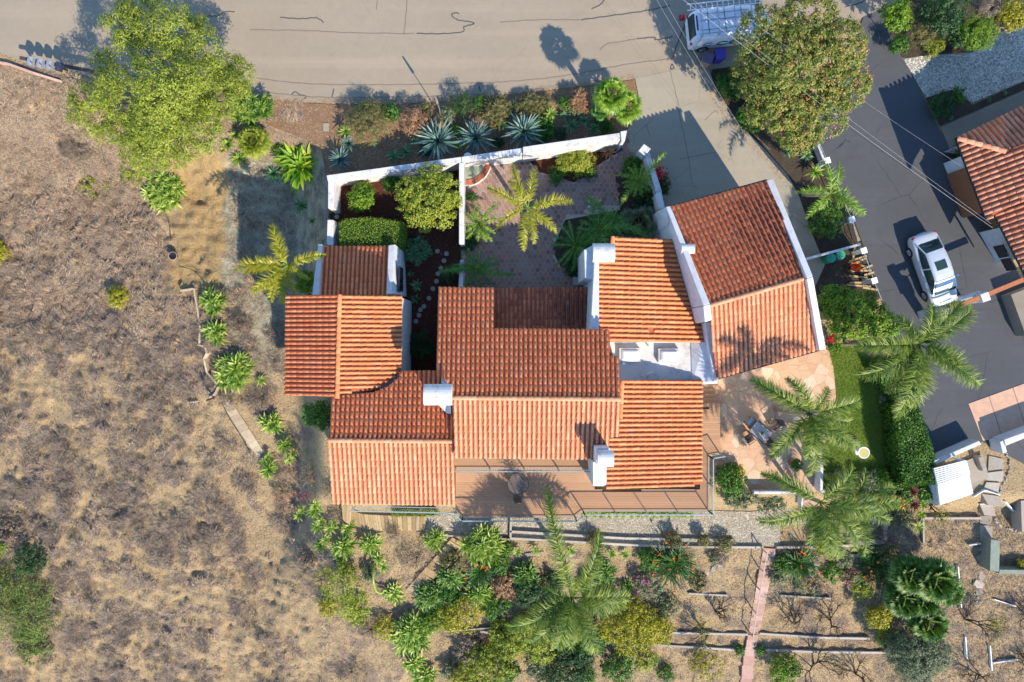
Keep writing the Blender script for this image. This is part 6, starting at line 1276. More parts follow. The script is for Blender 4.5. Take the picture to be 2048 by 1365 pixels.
for i, (x, y, r) in enumerate(((1966, 1097, 9), (1976, 1100, 9), (1959, 1114, 9), (1960, 1127, 7), (1960, 1140, 8), (1962, 1152, 8), (1956, 1168, 11), (1956, 1185, 9), (1957, 1202, 9))):
    rr = random.Random(i); m = MB(); k = rr.choice((4, 5, 6)); m.prism([(r / S * math.cos(j * 2 * PI / k + rr.uniform(-.3, .3)), r / S * math.sin(j * 2 * PI / k + rr.uniform(-.3, .3)), .1) for j in range(k)], -.2)
    o = m.build('stepping_stone', M['stone'], None, bevel=.02); o.location = gp(x, y); tag(o, 'pale irregular stepping stone on the dry ground left of the grey block wall', 'stepping stone', 'irregular stepping stones at the lower right')
m = MB(); rr = random.Random(8)
for i in range(60):
    t0 = i / 60; q_ = spline([(2010, 900), (2020, 940), (1990, 1010), (1998, 1050), (2040, 1065)], 15, False)[i]; p = gp(q_[0] + rr.uniform(-2, 2), q_[1] + rr.uniform(-2, 2), .03); s_ = rr.uniform(.06, .14); m.box(p, (s_, s_ * .8, s_ * .7), rr.uniform(0, 3))
m.build('border_pebbles', M['stone'], None)['kind'] = 'stuff'
for pts, lb in (([(1030, 1115), (1060, 1108), (1085, 1106)], 'a'), ([(1120, 1120), (1150, 1108)], 'b'), ([(1400, 1148), (1420, 1145), (1432, 1130), (1446, 1135)], 'c')):
    m = MB(); q_ = spline(pts, 8, False)
    for x, y in q_: p = gp(x + rr.uniform(-1, 1), y + rr.uniform(-1, 1), .04); s_ = rr.uniform(.1, .2); m.box(p, (s_, s_ * .8, s_ * .6), rr.uniform(0, 3))
    m.build('border_stones', M['stone'], None)['kind'] = 'stuff'
edging('low white wall between the patio and the gravel', [(1505, 984), (1560, 984), (1602, 984)], .16, .4, 'whitetop', 'low_wall', 'wall', None, dz=0.1)
edging('white side wall of the patio steps', [(1638, 924), (1637, 980), (1656, 984)], .16, .6, 'whitetop', 'low_wall', 'wall', None, dz=.3)
edging('thin white stub wall below the patio steps', [(1601, 990), (1599, 1012)], .08, .3, 'whitetop', 'low_wall', 'wall', None, dz=.3)
# grey block planter at the right edge
m = MB(); m.prism([P(x, y, -.4) for x, y in ((1982, 1080), (2000, 1082), (1998, 1144), (1980, 1142))], -3)
m.prism([P(x, y, -.7) for x, y in ((2000, 1140), (2100, 1142), (2100, 1150), (1998, 1148))], -3)
tag(m.build('block_planter', plain('grey_green_block', lc(130, 138, 122), .9, 0, .15, 5), None, off=gp(1990, 1140)), 'grey concrete block planter at the right edge of the picture', 'planter')
shrub('yellow plant inside the grey block planter', 2046, 1130, 14, .6, M['yellow'], 500, 140)
m = MB(); m.prism([P(x, y, -.3) for x, y in ((2042, 1002), (2100, 1000), (2100, 1064), (2044, 1064))], -2); tag(m.build('concrete_block', M['stone'], None, off=gp(2060, 1040)), 'grey concrete block at the right edge above the block planter', 'block')
# ------------------------------------------------------------------ vehicles
M['silver'] = plain('silver_car_paint', (0.62, 0.64, 0.65, 1), 0.28, 0.35, 0.02)
M['vanwhite'] = plain('white_van_paint', (0.72, 0.73, 0.75, 1), 0.35, 0.0, 0.05, 3)
M['tyre'] = plain('tyre_rubber', (0.02, 0.02, 0.02, 1), 0.8)
M['rim'] = plain('alloy_rim', (0.5, 0.5, 0.52, 1), 0.3, 0.8)
M['redlens'] = plain('red_lens', (0.28, 0.015, 0.015, 1), 0.25)
M['lens'] = plain('clear_lens', (0.5, 0.52, 0.55, 1), 0.15)
M['carglass'] = plain('tinted_car_glass', (0.025, 0.05, 0.045, 1), 0.06, 0, 0.05)
def loc_mesh(mb, name, mat, parent, **k): return mb.build(name, mat, parent, off=(0, 0, 0), **k)
def loft(m, sections, mi=0, close=True):
    n = len(sections[0]); vs = [p for s_ in sections for p in s_]; fs = [(i * n + k, i * n + k + 1, (i + 1) * n + k + 1, (i + 1) * n + k) for i in range(len(sections) - 1) for k in range(n - 1)]
    if close: fs += [tuple(range(n))[::-1], tuple((len(sections) - 1) * n + k for k in range(n))]
    m.add(vs, fs, mi)
def wheel(parent, x, y, r, w):
    m = MB(); s_ = 1 if y > 0 else -1; m.tube([(x, y - w / 2, r), (x, y + w / 2, r)], r, 24); t_ = loc_mesh(m, 'wheel', M['tyre'], parent, bevel=.03)
    m = MB(); yo = y + s_ * (w / 2 + .002); m.tube([(x, yo - s_ * .03, r), (x, yo, r)], r * .62, 20)
    for k in range(5): a = k * 2 * PI / 5; m.bar((x, yo + s_ * .012, r), (x + math.cos(a) * r * .6, yo + s_ * .012, r + math.sin(a) * r * .6), .06, .02)
    loc_mesh(m, 'rim', M['rim'], t_)
def sedan(label, cx, cy, dirpx):
    c = under(cx, cy, .9); t_ = thing('parked_car', label, 'car', (c.x, c.y, .035), math.atan2(-dirpx[1], dirpx[0])); t_['_'] = 0; del t_['_']
    X = [-2.32, -2.26, -2.05, -1.5, -1.0, -.3, .6, 1.0, 1.55, 2.0, 2.24, 2.32]; W_ = [.62, .76, .86, .9, .91, .91, .91, .91, .9, .86, .74, .58]; B = [.72, .9, .97, 1.0, .97, .95, .93, .92, .88, .8, .66, .52]; Z0 = [.34, .26, .22, .2, .2, .2, .2, .2, .2, .2, .24, .3]
    m = MB(); sec = []
    for x, w, b, z0 in zip(X, W_, B, Z0): h = [(-w * .86, z0), (-w * .98, z0 + .1), (-w, (z0 + b) / 2), (-w * .97, b - .12), (-w * .86, b - .02), (-w * .4, b + .02), (0, b + .03)]; h += [(-y, z) for y, z in h[-2::-1]]; sec.append([(x, -y, z) for y, z in h])
    loft(m, sec); m.add(*[[(x, y, .22) for x, y in ((-2.1, -.75), (2.1, -.75), (2.1, .75), (-2.1, .75))], [(3, 2, 1, 0)]]); loc_mesh(m, 'body', M['silver'], t_, smooth=True, subsurf=2)
    m = MB(); sec = []
    for x, z, wb, wt in ((-1.78, .98, .70, .66), (-1.15, 1.33, .76, .58), (-.85, 1.40, .79, .60), (-.1, 1.44, .80, .62), (.45, 1.42, .80, .61), (.72, 1.36, .80, .60), (1.52, .93, .76, .70)): h = [(-wb, .9), (-(wb + wt) / 2 - .02, (.93 + z) / 2), (-wt, z - .05), (-wt * .7, z), (0, z + .015)]; h += [(-y, q) for y, q in h[-2::-1]]; sec.append([(x, -y, q) for y, q in h])
    loft(m, sec); loc_mesh(m, 'windows', M['carglass'], t_, smooth=True)
    m = MB(); sec = []
    for x, z, wt in ((-1.12, 1.345, .585), (-.85, 1.41, .61), (-.1, 1.45, .63), (.45, 1.43, .62), (.70, 1.375, .605)): h = [(-wt - .01, z - .08), (-wt, z - .03), (-wt * .7, z + .012), (0, z + .025)]; h += [(-y, q) for y, q in h[-2::-1]]; sec.append([(x, -y, q) for y, q in h])
    loft(m, sec, close=False); loc_mesh(m, 'roof', M['silver'], t_, smooth=True)
    for s_ in (-1, 1):
        for a, b in (((-1.12, .59, 1.31), (-1.80, .72, .96)), ((.70, .61, 1.34), (1.5, .76, .93)), ((-.15, .64, 1.37), (-.2, .82, .94))): m = MB(); m.bar((a[0], a[1] * s_, a[2]), (b[0], b[1] * s_, b[2]), .07, .05); loc_mesh(m, 'pillar', M['silver'], t_)
    m = MB(); m.prism([(x, y, z) for x, y, z in ((-.45, -.34, 1.478), (.1, -.34, 1.482), (.1, .34, 1.482), (-.45, .34, 1.478))], 1.44); loc_mesh(m, 'sunroof', M['carglass'], t_, bevel=.01)
    m = MB(); m.add([(.74, -.56, 1.385), (.74, .56, 1.385), (1.36, .66, 1.05), (1.36, -.66, 1.05), (.74, 0, 1.40), (1.38, 0, 1.075)], [(0, 4, 5, 3)[::-1], (4, 1, 2, 5)[::-1]]); loc_mesh(m, 'windscreen_panel', M['whitepaint'], t_)  # white panel laid over the front glass
    m = MB(); m.tube([(-1.05, 0, 1.36), (-1.12, 0, 1.44)], [.05, .01], 6); loc_mesh(m, 'antenna', M['silver'], t_)
    for s_ in (-1, 1):
        m = MB(); m.box((.78, s_ * .99, 1.0), (.14, .2, .13), 0); loc_mesh(m, 'wing_mirror', M['silver'], t_, bevel=.03)
        m = MB(); m.box((-2.17, s_ * .68, .83), (.14, .2, .12), s_ * -.35); loc_mesh(m, 'taillight', M['redlens'], t_, bevel=.03)
        m = MB(); m.box((2.12, s_ * .62, .66), (.26, .3, .1), s_ * -.4); loc_mesh(m, 'headlight', M['lens'], t_, bevel=.03)
        for x in (-1.42, 1.4): wheel(t_, x, s_ * .82, .325, .21)
    m = MB(); m.box((-2.34, 0, .62), (.02, .5, .12)); loc_mesh(m, 'number_plate', M['whitepaint'], t_)
    return t_
sedan('silver sedan with a dark sunroof parked on the dark driveway', 1872, 538, (46, 130))
# van with ladder rack
c = under(1466, 45, 1.6); vn = thing('parked_van', 'white work van with a ladder rack parked under the coral tree at the top', 'van', (c.x, c.y, .02), math.radians(6))
m = MB(); sec = []
for x, w, zt, z0 in ((-2.55, .82, 1.3, .5), (-2.5, .9, 1.55, .35), (-2.38, .93, 1.86, .3), (-2.1, .94, 1.95, .3), (1.0, .94, 1.95, .3), (1.35, .93, 1.85, .3), (1.9, .92, 1.25, .3), (2.5, .86, 1.0, .32), (2.62, .75, .8, .4)):
    h = [(-w * .95, z0), (-w, z0 + .15), (-w, zt * .55), (-w * .97, zt * .86), (-w * .88, zt - .03), (-w * .5, zt + .02), (0, zt + .03)]; h += [(-y, z) for y, z in h[-2::-1]]; sec.append([(x, -y, z) for y, z in h])
loft(m, sec); loc_mesh(m, 'body', M['vanwhite'], vn, smooth=True, subsurf=1)
m = MB(); m.add([(-2.60, -.68, 1.2), (-2.60, .68, 1.2), (-2.44, .64, 1.84), (-2.44, -.64, 1.84), (-2.4, -.68, 1.2), (-2.4, .68, 1.2), (-2.36, .64, 1.84), (-2.36, -.64, 1.84)], [(0, 3, 2, 1), (4, 5, 6, 7), (3, 7, 6, 2), (0, 1, 5, 4), (1, 2, 6, 5), (0, 4, 7, 3)]); loc_mesh(m, 'rear_window', M['carglass'], vn)
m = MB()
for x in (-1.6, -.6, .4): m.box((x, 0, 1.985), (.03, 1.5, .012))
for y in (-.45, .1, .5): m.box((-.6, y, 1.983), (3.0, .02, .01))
loc_mesh(m, 'rack_shadow_lines', plain('rack_shadow_dark', lc(60, 66, 76), .6), vn)  # rack bar shadows and roof ribs drawn as flat dark lines
m = MB(); m.add([(1.42, -.8, 1.82), (1.42, .8, 1.82), (1.92, .84, 1.3), (1.92, -.84, 1.3)], [(0, 1, 2, 3)[::-1]]); loc_mesh(m, 'windscreen', M['carglass'], vn)
m = MB(); m.box((-2.28, 0, 2.0), (.1, .9, .04)); loc_mesh(m, 'brake_light', plain('dark_blue_lens', (.03, .04, .12, 1), .2), vn, bevel=.02)
for s_ in (-1, 1):
    m = MB(); m.box((-2.5, s_ * .84, 1.1), (.1, .14, .3)); loc_mesh(m, 'taillight', M['redlens'], vn, bevel=.02)
    for x in (-1.6, 1.75): wheel(vn, x, s_ * .85, .36, .24)
    m = MB(); m.box((1.7, s_ * 1.08, 1.3), (.12, .22, .25)); loc_mesh(m, 'wing_mirror', M['darkmetal'], vn, bevel=.03)
m = MB()
for s_ in (-1, 1): m.bar((-2.3, s_ * .8, 2.3), (1.3, s_ * .8, 2.3), .045, .045)
for x in (-2.1, -1.1, -.1, .9):
    m.bar((x, -.95, 2.3), (x, .95, 2.3), .05, .04)
    for s_ in (-1, 1): m.bar((x, s_ * .82, 1.9), (x, s_ * .82, 2.3), .04, .04)
m.bar((-2.1, 0, 2.32), (.9, 0, 2.32), .03, .03); m.bar((-2.15, -.95, 2.3), (-2.35, -1.15, 1.55), .05, .04); loc_mesh(m, 'ladder_rack', M['rim'], vn)
m = MB()
for y in (.62, .98): m.bar((-2.9, y, 2.38), (1.6, y, 2.38), .06, .035)
for i in range(14): m.bar((-2.7 + i * .32, .62, 2.38), (-2.7 + i * .32, .98, 2.38), .035, .035)
tl = thing('ladder', 'white ladder lying on the far side of the van rack', 'ladder', vn.location, math.radians(6)); loc_mesh(m, 'rails_and_rungs', M['whitepaint'], tl)
for nm, col, lst in (('green_logo', lc(30, 110, 60), (((-.55, .95), .30, .22), ((.2, .98), .34, .25), ((.75, 1.0), .2, .2))), ('grey_logo', lc(90, 95, 120), (((-1.45, .95), .26, .2),))):
    m = MB()
    for (x, z), a, b in lst:
        pts = [(x + a * math.cos(q_), -.952, z + .08 + b * math.sin(q_)) for q_ in np.linspace(.6, 5.7, 18)]
        for p, q_ in zip(pts, pts[1:]): m.bar(p, q_, .02, .075)
    if nm == 'green_logo': m.bar((-.25, -.952, .9), (.7, -.952, 1.3), .02, .1)
    loc_mesh(m, nm, plain(nm + '_paint', col, .5), vn)
# bins
def bin_(label, px, py, col, rz, group, s_=1.0, lid=None):
    b = under(px, py, 1.0); t_ = thing('trash_bin', label, 'bin', b, rz, group); m = MB(); h = 1.0 * s_
    top = [(-.29, -.3), (.29, -.3), (.29, .32), (-.29, .32)]; bot = [(x * .78, y * .75) for x, y in top]
    m.add([(x, y, h) for x, y in top] + [(x, y, .06) for x, y in bot], [(0, 1, 2, 3), (7, 6, 5, 4), (4, 5, 1, 0), (5, 6, 2, 1), (6, 7, 3, 2), (7, 4, 0, 3)]); loc_mesh(m, 'body', col, t_, bevel=.03)
    m = MB(); m.prism([(-.32, -.34, h + .05), (.32, -.34, h + .05), (.32, .3, h + .08), (-.32, .3, h + .08)], h - .01); m.bar((-.3, .36, h), (.3, .36, h), .04, .04); loc_mesh(m, 'lid', lid or col, t_, bevel=.02)
    m = MB()
    for s2 in (-1, 1): m.tube([(s2 * .2, .24, .1), (s2 * .27, .24, .1)], .1, 12)
    loc_mesh(m, 'wheels', M['tyre'], t_)
gb = plain('grey_mailbox_metal', lc(128, 134, 142), .5, 0, .06); db = plain('dark_mailbox_metal', lc(46, 56, 78), .5); pb = plain('purple_bin_plastic', lc(78, 66, 150), .5); tb = plain('tan_bin_plastic', lc(150, 134, 110), .6); tbl = plain('purple_brown_bin_lid', lc(96, 84, 104), .5)
for i, (x, y) in enumerate(((56, 120), (75, 124), (94, 128), (113, 131))):
    p = P(x, y, 1.35); o_ = thing('mailbox', ['grey mailbox at the left end of the row by the road', 'second grey mailbox from the left by the road', 'grey mailbox next to the dark one by the road', 'dark blue mailbox at the right end of the row'][i], 'mailbox', (p.x, p.y, .98), -.22, 'row of mailboxes by the road'); mt2 = db if i == 3 else gb
    m = MB(); K = 10; prof = [(-.17, 0)] + [(-.17 * math.cos(PI * k / K), .22 + .12 * math.sin(PI * k / K)) for k in range(K + 1)] + [(.17, 0)]; n = len(prof)
    m.add([(a, -.25, b) for a, b in prof] + [(a, .25, b) for a, b in prof], [(k, (k + 1) % n, n + (k + 1) % n, n + k)[::-1] for k in range(n)] + [tuple(range(n)), tuple(range(n, 2 * n))[::-1]]); loc_mesh(m, 'body', mt2, o_)
    m = MB(); m.bar((.18, -.1, .25), (.18, -.1, .42), .02, .05); loc_mesh(m, 'flag', M['redlens'], o_)
st = thing('mailbox_stand', 'long wooden beam on posts that carries the mailboxes by the road', 'mailbox stand', P(100, 128, 0)); m = MB(); a, b = P(40, 116, .93), P(190, 144, .93); m.bar(a, b, .2, .08); m.build('beam', M['barkd'], st)
for t0 in (.08, .5, .92): p = a.lerp(b, t0); m = MB(); m.bar(V(p.x, p.y, 0), V(p.x, p.y, .9), .1, .1); m.build('post', M['barkd'], st)
bin_('purple bin beside the van under the coral tree', 1441, 108, pb, .1, 'bins beside the van'); bin_('tan bin with a brownish lid left of the purple bin', 1416, 116, tb, -.3, 'bins beside the van', 1, tbl)
b = under(1366, 32, .3); cn = thing('traffic_cone', 'small pinkish red cone on the road behind the van', 'cone', b); m = MB(); m.lathe((0, 0, .02), [(.13, 0), (.1, .1), (.03, .5)], 14); loc_mesh(m, 'cone', plain('pink_red_plastic', lc(224, 60, 80), .5), cn); m = MB(); m.box((0, 0, .015), (.34, .34, .03)); loc_mesh(m, 'base', M['redlens'], cn)

# ------------------------------------------------------------------ neighbour house
nh = thing('neighbour_house', 'pale house with salmon tile roofs cut by the right edge of the picture', 'house', P(2040, 380, 0)); nm_ = MB(); tn = M['tile_n']
nN = Plane((1912, 277, 3.3), (2048, 212, 3.3), (2009, 304, 4.0)); nW = Plane((1912, 277, 3.3), (1975, 445, 3.3), (2009, 304, 4.0))
pN = [(1912, 277), (2060, 206), (2260, 110), (2260, 190), (2060, 284), (2009, 304)]; pW = [(1912, 277), (2009, 304), (2060, 284), (2260, 190), (2260, 310), (2060, 394), (1992, 428), (1974, 443)]
dW = (-.936, .351); dN = (-.43, -.90)
roof('roof_slope', pN, nN, dN, tn, nh, seed=31, w=.30, L=.42); roof('roof_slope', pW, nW, dW, tn, nh, seed=32, w=.30, L=.42); ridge(nN.at(1914, 278), nN.at(2009, 304), tn, nh, r=.14)
nV = Plane((1990, 430, 3.1), (2050, 550, 3.1), (2030, 428, 3.5)); pV = [(1990, 430), (2060, 396), (2260, 320), (2260, 480), (2051, 551)]
roof('roof_slope', pV, nV, dW, tn, nh, seed=33, w=.30, L=.42)
walls(nm_, [(1924, 283), (2060, 219), (2260, 124), (2260, 180), (2060, 276), (2012, 300)], nN, .85, -.2, .25); walls(nm_, [(1924, 283), (2012, 306), (2060, 290), (2260, 200), (2260, 300), (2060, 394), (1984, 436)], nW, .85, -.2, .25); walls(nm_, [(1990, 448), (2100, 404), (2260, 330), (2260, 470), (2056, 550)], nV, .85, -.2, .2); nm_.build('wall', M['white'], nh)
a, b = P(1965, 322, 3.1), P(2000, 416, 3.1); d = (b - a).normalized(); o_ = V(d.y, -d.x, 0) * .10
m = MB(); m.bar(V(a.x, a.y, 1.35) + o_, V(b.x, b.y, 1.35) + o_, .1, 2.5); m.build('garage_door', plain('brown_garage_door', lc(140, 92, 64), .6), nh)
m = MB(); a, b = P(1911, 276, 3.3), P(1974, 444, 3.3); m.bar(a, b, .1, .12); m.build('gutter', M['darkmetal'], nh); m = MB(); a, b = P(1989, 430, 3.1), P(2051, 553, 3.1); m.bar(a, b, .1, .12); m.build('gutter', M['darkmetal'], nh)
for t0 in (.45, .7): a = P(1984, 455, 2.0).lerp(P(2044, 560, 2.0), t0); m = MB(); m.box((a.x - .1, a.y, 1.8), (.08, .8, .8), math.radians(29)); w_ = m.build('window', M['darkmetal'], nh); 
# gate beam and posts
gt = thing('driveway_gate', 'rust coloured gate beam between white posts below the silver car', 'gate', P(1970, 596, 0))
m = MB(); a, b = P(2046, 560, 2.3), P(1880, 628, 2.3); m.bar(a, b, .26, .14); m.build('beam', plain('rust_beam', lc(168, 104, 66), .8), gt)
for x, y in ((1968, 595), (1890, 626)): m = MB(); p = P(x, y, 2.3); m.box((p.x, p.y, 1.25), (.5, .5, 2.4), .35); m.build('post', M['white'], gt, bevel=.02)
for (x0, y0), (x1, y1) in (((1955, 592), (1928, 600)), ((1885, 622), (1868, 630))): m = MB(); m.bar(P(x0, y0, 1.9), P(x1, y1, 1.2), .35, .8); m.build('wing_wall', M['white'], gt, bevel=.02)
m = MB(); a, b = P(1925, 602, 1.6), P(1893, 617, 1.6)
for z in (.2, .6, 1.0, 1.4, 1.8): m.bar(V(a.x, a.y, z), V(b.x, b.y, z), .05, .05)
m.build('gate_bars', M['darkmetal'], gt)
m = MB(); m.prism([P(x, y, .9) for x, y in ((2022, 590), (2100, 560), (2140, 640), (2052, 672))], 0); tag(m.build('side_building', M['conc_path'], None, off=P(2030, 620, 0)), 'low grey flat-topped block under the gate at the right edge', 'wall')
# fence along the dark driveway
fn = thing('driveway_fence', 'thin white rail fence with square white posts along the dark driveway', 'fence', P(1700, 440, 0)); pts = [(1641, 292), (1654, 322), (1677, 378), (1703, 440), (1718, 490), (1727, 502), (1748, 562), (1764, 602)]
for x, y in ((1654, 322), (1703, 440), (1727, 502), (1748, 562)): p = P(x, y, 1.2); m = MB(); m.box((p.x, p.y, .6), (.26, .26, 1.2), .3); q_ = m.build('post', M['white'], fn); m = MB(); m.box((p.x, p.y, 1.24), (.36, .36, .08), .3); m.build('cap', M['whitepaint'], q_, off=root_loc(fn))
m = MB()
for (x0, y0), (x1, y1) in zip(pts, pts[1:]):
    for z in (.35, .65, .95): m.bar(P(x0, y0, z), P(x1, y1, z), .04, .04)
m.build('rails', M['rail'], fn)
m = MB(); m.prism([P(*r) for r in ((1612, 516, 1.5), (1720, 487, 1.5), (1722, 491, 1.5), (1613, 521, 1.5))], 0); tag(m.build('garden_wall', M['whitetop'], None, off=P(1613, 520, 0)), 'thin white wall from the garage to the rail fence by the green compost bins', 'wall')
m = MB(); m.prism([P(*r) for r in ((1634, 290, .6), (1640, 288, .6), (1652, 318, .6), (1646, 320, .6))], 0); tag(m.build('low_wall', M['whitetop'], None, off=P(1640, 300, 0)), 'short white stub wall at the upper end of the rail fence', 'wall')
# terrace walls and shed
wall_thing('lilac-white wall above the white shed, ending at the steps', [([(1868, 921, 1.0), (1958, 882, 1.0), (1963, 889, 1.0), (1870, 930, 1.0)], -.4)], mat='white')
wall_thing('lilac-white wall at the right edge below the pink terrace', [([(2008, 880, 1.1), (2100, 846, 1.1), (2102, 856, 1.1), (2012, 892, 1.1)], -.4), ([(2000, 884, 1.0), (2008, 880, 1.0), (2014, 904, 1.0), (2006, 908, 1.0)], -.4)], mat='white')
sh = thing('garden_shed', 'small white shed with a slatted pergola front beside the tall hedge', 'shed', P(1910, 980, -.6))
m = MB(); m.prism([P(*r) for r in ((1875, 972, 1.7), (1939, 950, 1.9), (1947, 988, 1.9), (1880, 1011, 1.7))], 1.5); m.build('roof', M['whitepaint'], sh, bevel=.02)
m = MB(); m.prism([P(*r) for r in ((1878, 974, 1.5), (1937, 954, 1.5), (1944, 986, 1.5), (1883, 1007, 1.5))], -1.2); m.prism([P(*r) for r in ((1862, 972, .9), (1874, 968, 1.2), (1880, 1008, 1.2), (1874, 1012, .9))], -1.2); m.build('wall', M['white'], sh)
m = MB(); A = [(1868, 938), (1931, 922)]; B = [(1875, 970), (1938, 949)]
for i in range(4): t0 = i / 3; m.bar(P(A[0][0] + 63 * t0, A[0][1] - 16 * t0, 1.8), P(B[0][0] + 63 * t0, B[0][1] - 21 * t0, 1.8), .09, .1)
for i in range(9): t0 = i / 8; m.bar(P(1868 + 7 * t0, 938 + 32 * t0, 1.86), P(1931 + 7 * t0, 922 + 27 * t0, 1.86), .07, .05)
m.build('pergola_slats', M['whitepaint'], sh)
m = MB()
for x, y in ((1869, 939), (1930, 923)): p = P(x, y, 1.8); m.bar(p, V(p.x, p.y, -.8), .1, .1)
m.build('pergola_posts', M['whitepaint'], sh)
sheet('pavement', [(1868, 940), (1928, 924), (1966, 908), (1978, 955), (1946, 976), (1876, 990)], M['conc'], .12, follow=True)
m = MB(); p = P(1978, 930, .6); m.prism([P(*r) for r in ((1956, 915, .5), (1964, 912, .5), (1974, 938, .5), (1966, 944, .5))], -.6); tag(m.build('boulder', M['stone'], None, off=P(1965, 930, -.3), bevel=.06), 'upright grey stone slab beside the shed pavement', 'stone')
# ------------------------------------------------------------------ overhead wires
M['wire'] = plain('grey_cable', lc(150, 150, 150), .6)
def wire(label, a, b, sag, r=.0055, mat='wire'):
    a, b = P(*a), P(*b); pts = [a.lerp(b, i / 20) - V(0, 0, 4 * sag * (i / 20) * (1 - i / 20)) for i in range(21)]; m = MB(); m.tube(pts, r, 5); tag(m.build('power_line', M[mat], None, off=b), label, 'power line', 'overhead wires')
wire('left one of two pale wires crossing the driveway towards the garage', (1285, -50, 8), (1540, 366, 4.8), .3)
wire('right one of two pale wires crossing the driveway towards the garage', (1300, -50, 8.2), (1548, 358, 4.9), .3)
wire('thick pale wire reaching the neighbour house over the dark driveway', (1290, -60, 8.4), (1985, 456, 3.4), .3, .009)
wire('second pale wire running beside the thick one over the dark driveway', (1300, -66, 8.6), (1982, 448, 3.5), .15)
wire('thin wire ending at the brown garage door', (1500, 40, 8), (1922, 332, 3.2), .2, .004)
# ------------------------------------------------------------------ furniture and small things
def chair(label, px, py, face, mat, zf, group, ctop=None, name='garden_chair'):
    p = P(px, py, zf + .45); t_ = thing(name, label, 'chair', (p.x, p.y, zf), face, group)
    m = MB(); m.box((0, 0, .43), (.5, .5, .05)); loc_mesh(m, 'seat', ctop or mat, t_, bevel=.015)
    m = MB(); m.add([(-.25, -.22, .46), (-.25, .22, .46), (-.36, .22, .92), (-.36, -.22, .92), (-.21, -.22, .46), (-.21, .22, .46), (-.32, .22, .92), (-.32, -.22, .92)], [(0, 3, 2, 1), (4, 5, 6, 7), (3, 7, 6, 2), (0, 1, 5, 4), (1, 2, 6, 5), (0, 4, 7, 3)]); loc_mesh(m, 'backrest', ctop or mat, t_)
    m = MB()
    for s_ in (-1, 1): m.tube([(.24, s_ * .27, .0), (.24, s_ * .27, .64), (-.28, s_ * .27, .66)], .018, 6)
    loc_mesh(m, 'armrests', mat, t_)
    for x in (-.22, .22):
        for y in (-.22, .22): m = MB(); m.bar((x, y, 0), (x, y, .42), .035, .035); loc_mesh(m, 'leg', mat, t_)
    return t_
pf = .05; tp = P(1521, 864, .78); tt = thing('dining_table', 'rectangular grey stone-topped table on the flagstone patio', 'table', (tp.x, tp.y, pf), math.radians(-38))
m = MB(); m.box((0, 0, .72), (1.15, .95, .05)); loc_mesh(m, 'tabletop', plain('grey_stone_top', lc(170, 160, 150), .4), tt, bevel=.03)
m = MB(); m.bar((-.55, -.44, .75), (.55, -.44, .75), .05, .05); m.bar((-.55, .44, .75), (.55, .44, .75), .05, .05); loc_mesh(m, 'frame', M['darkmetal'], tt)
for x in (-.5, .5):
    for y in (-.38, .38): m = MB(); m.bar((x, y, 0), (x, y, .7), .06, .06); loc_mesh(m, 'leg', M['darkmetal'], tt)
CGp = 'chairs around the patio table'; wk = plain('brown_wicker', lc(92, 76, 68), .8)
for x, y, f_, lb, ct in ((1553, 850, 3.7, 'dark wicker chair on the upper right side of the patio table', None), (1499, 877, .6, 'dark wicker chair on the lower left side of the patio table', None), (1541, 888, 2.4, 'dark wicker chair half under the palm frond by the patio table', None), (1503, 846, -.85, 'chair with a pale striped cushion at the upper left of the patio table', M['rim'])): chair(lb, x, y, f_, wk, pf, CGp, ct)
p = P(1523, 866, .8); m = MB(); m.lathe((p.x, p.y, .80), [(.06, 0), (.1, .08), (.08, .14)], 12); vp = thing('table_plant', 'small green plant in a bowl on the patio table', 'plant', (p.x, p.y, .8)); m.build('bowl', M['stone'], vp); v, f = crown_np([(p.x, p.y, .98, .1, .1, .08)], 120, .07, .04, 5, .06, 10); np_mesh('leaves', v, f, M['lime'], vp)
GLASS = plain('smoked_glass_top', (.2, .17, .14, 1), .12); GLASS.node_tree.nodes['Principled BSDF'].inputs['Alpha'].default_value = .4; cm_ = plain('bronze_chair_mesh', lc(112, 96, 80), .7)
dz = DZ; tp = P(1036, 968, dz + .7); tt = thing('round_table', 'round glass-topped black metal table on the brown deck', 'table', (tp.x, tp.y, dz))
m = MB(); m.lathe((0, 0, .70), [(.62, 0), (.64, .012), (.62, .025)], 32); loc_mesh(m, 'glass_top', GLASS, tt); m = MB(); pts = [(.64 * math.cos(a), .64 * math.sin(a), .71) for a in np.linspace(0, 2 * PI, 33)]; m.tube(pts, .022, 6, cap=False); loc_mesh(m, 'rim', M['darkmetal'], tt)
for k in range(4): a = k * PI / 2 + .5; m = MB(); m.tube([(0.1 * math.cos(a), .1 * math.sin(a), .68), (.2 * math.cos(a), .2 * math.sin(a), .3), (.42 * math.cos(a), .42 * math.sin(a), 0)], .018, 6); loc_mesh(m, 'leg', M['darkmetal'], tt)
chair('bronze mesh chair at the upper side of the round deck table', 1020, 951, -.9, M['darkmetal'], dz, 'chairs around the deck table', cm_); chair('bronze mesh chair at the lower side of the round deck table', 1036, 992, 1.5, M['darkmetal'], dz, 'chairs around the deck table', cm_); 
b = P(1728, 906, .7); bb = thing('bird_bath', 'round white birdbath on the lawn with a pale yellow bowl', 'birdbath', (b.x, b.y, 0)); m = MB(); m.lathe((0, 0, 0), [(.28, 0), (.22, .08), (.1, .14), (.09, .5), (.2, .56), (.36, .66), (.36, .7), (.3, .7), (.28, .66)], 24); loc_mesh(m, 'pedestal', M['whitepaint'], bb, smooth=False); m = MB(); m.lathe((0, 0, .655), [(.285, 0), (.285, .03)], 24); loc_mesh(m, 'water', plain('yellowish_water', lc(190, 178, 110), .1), bb)
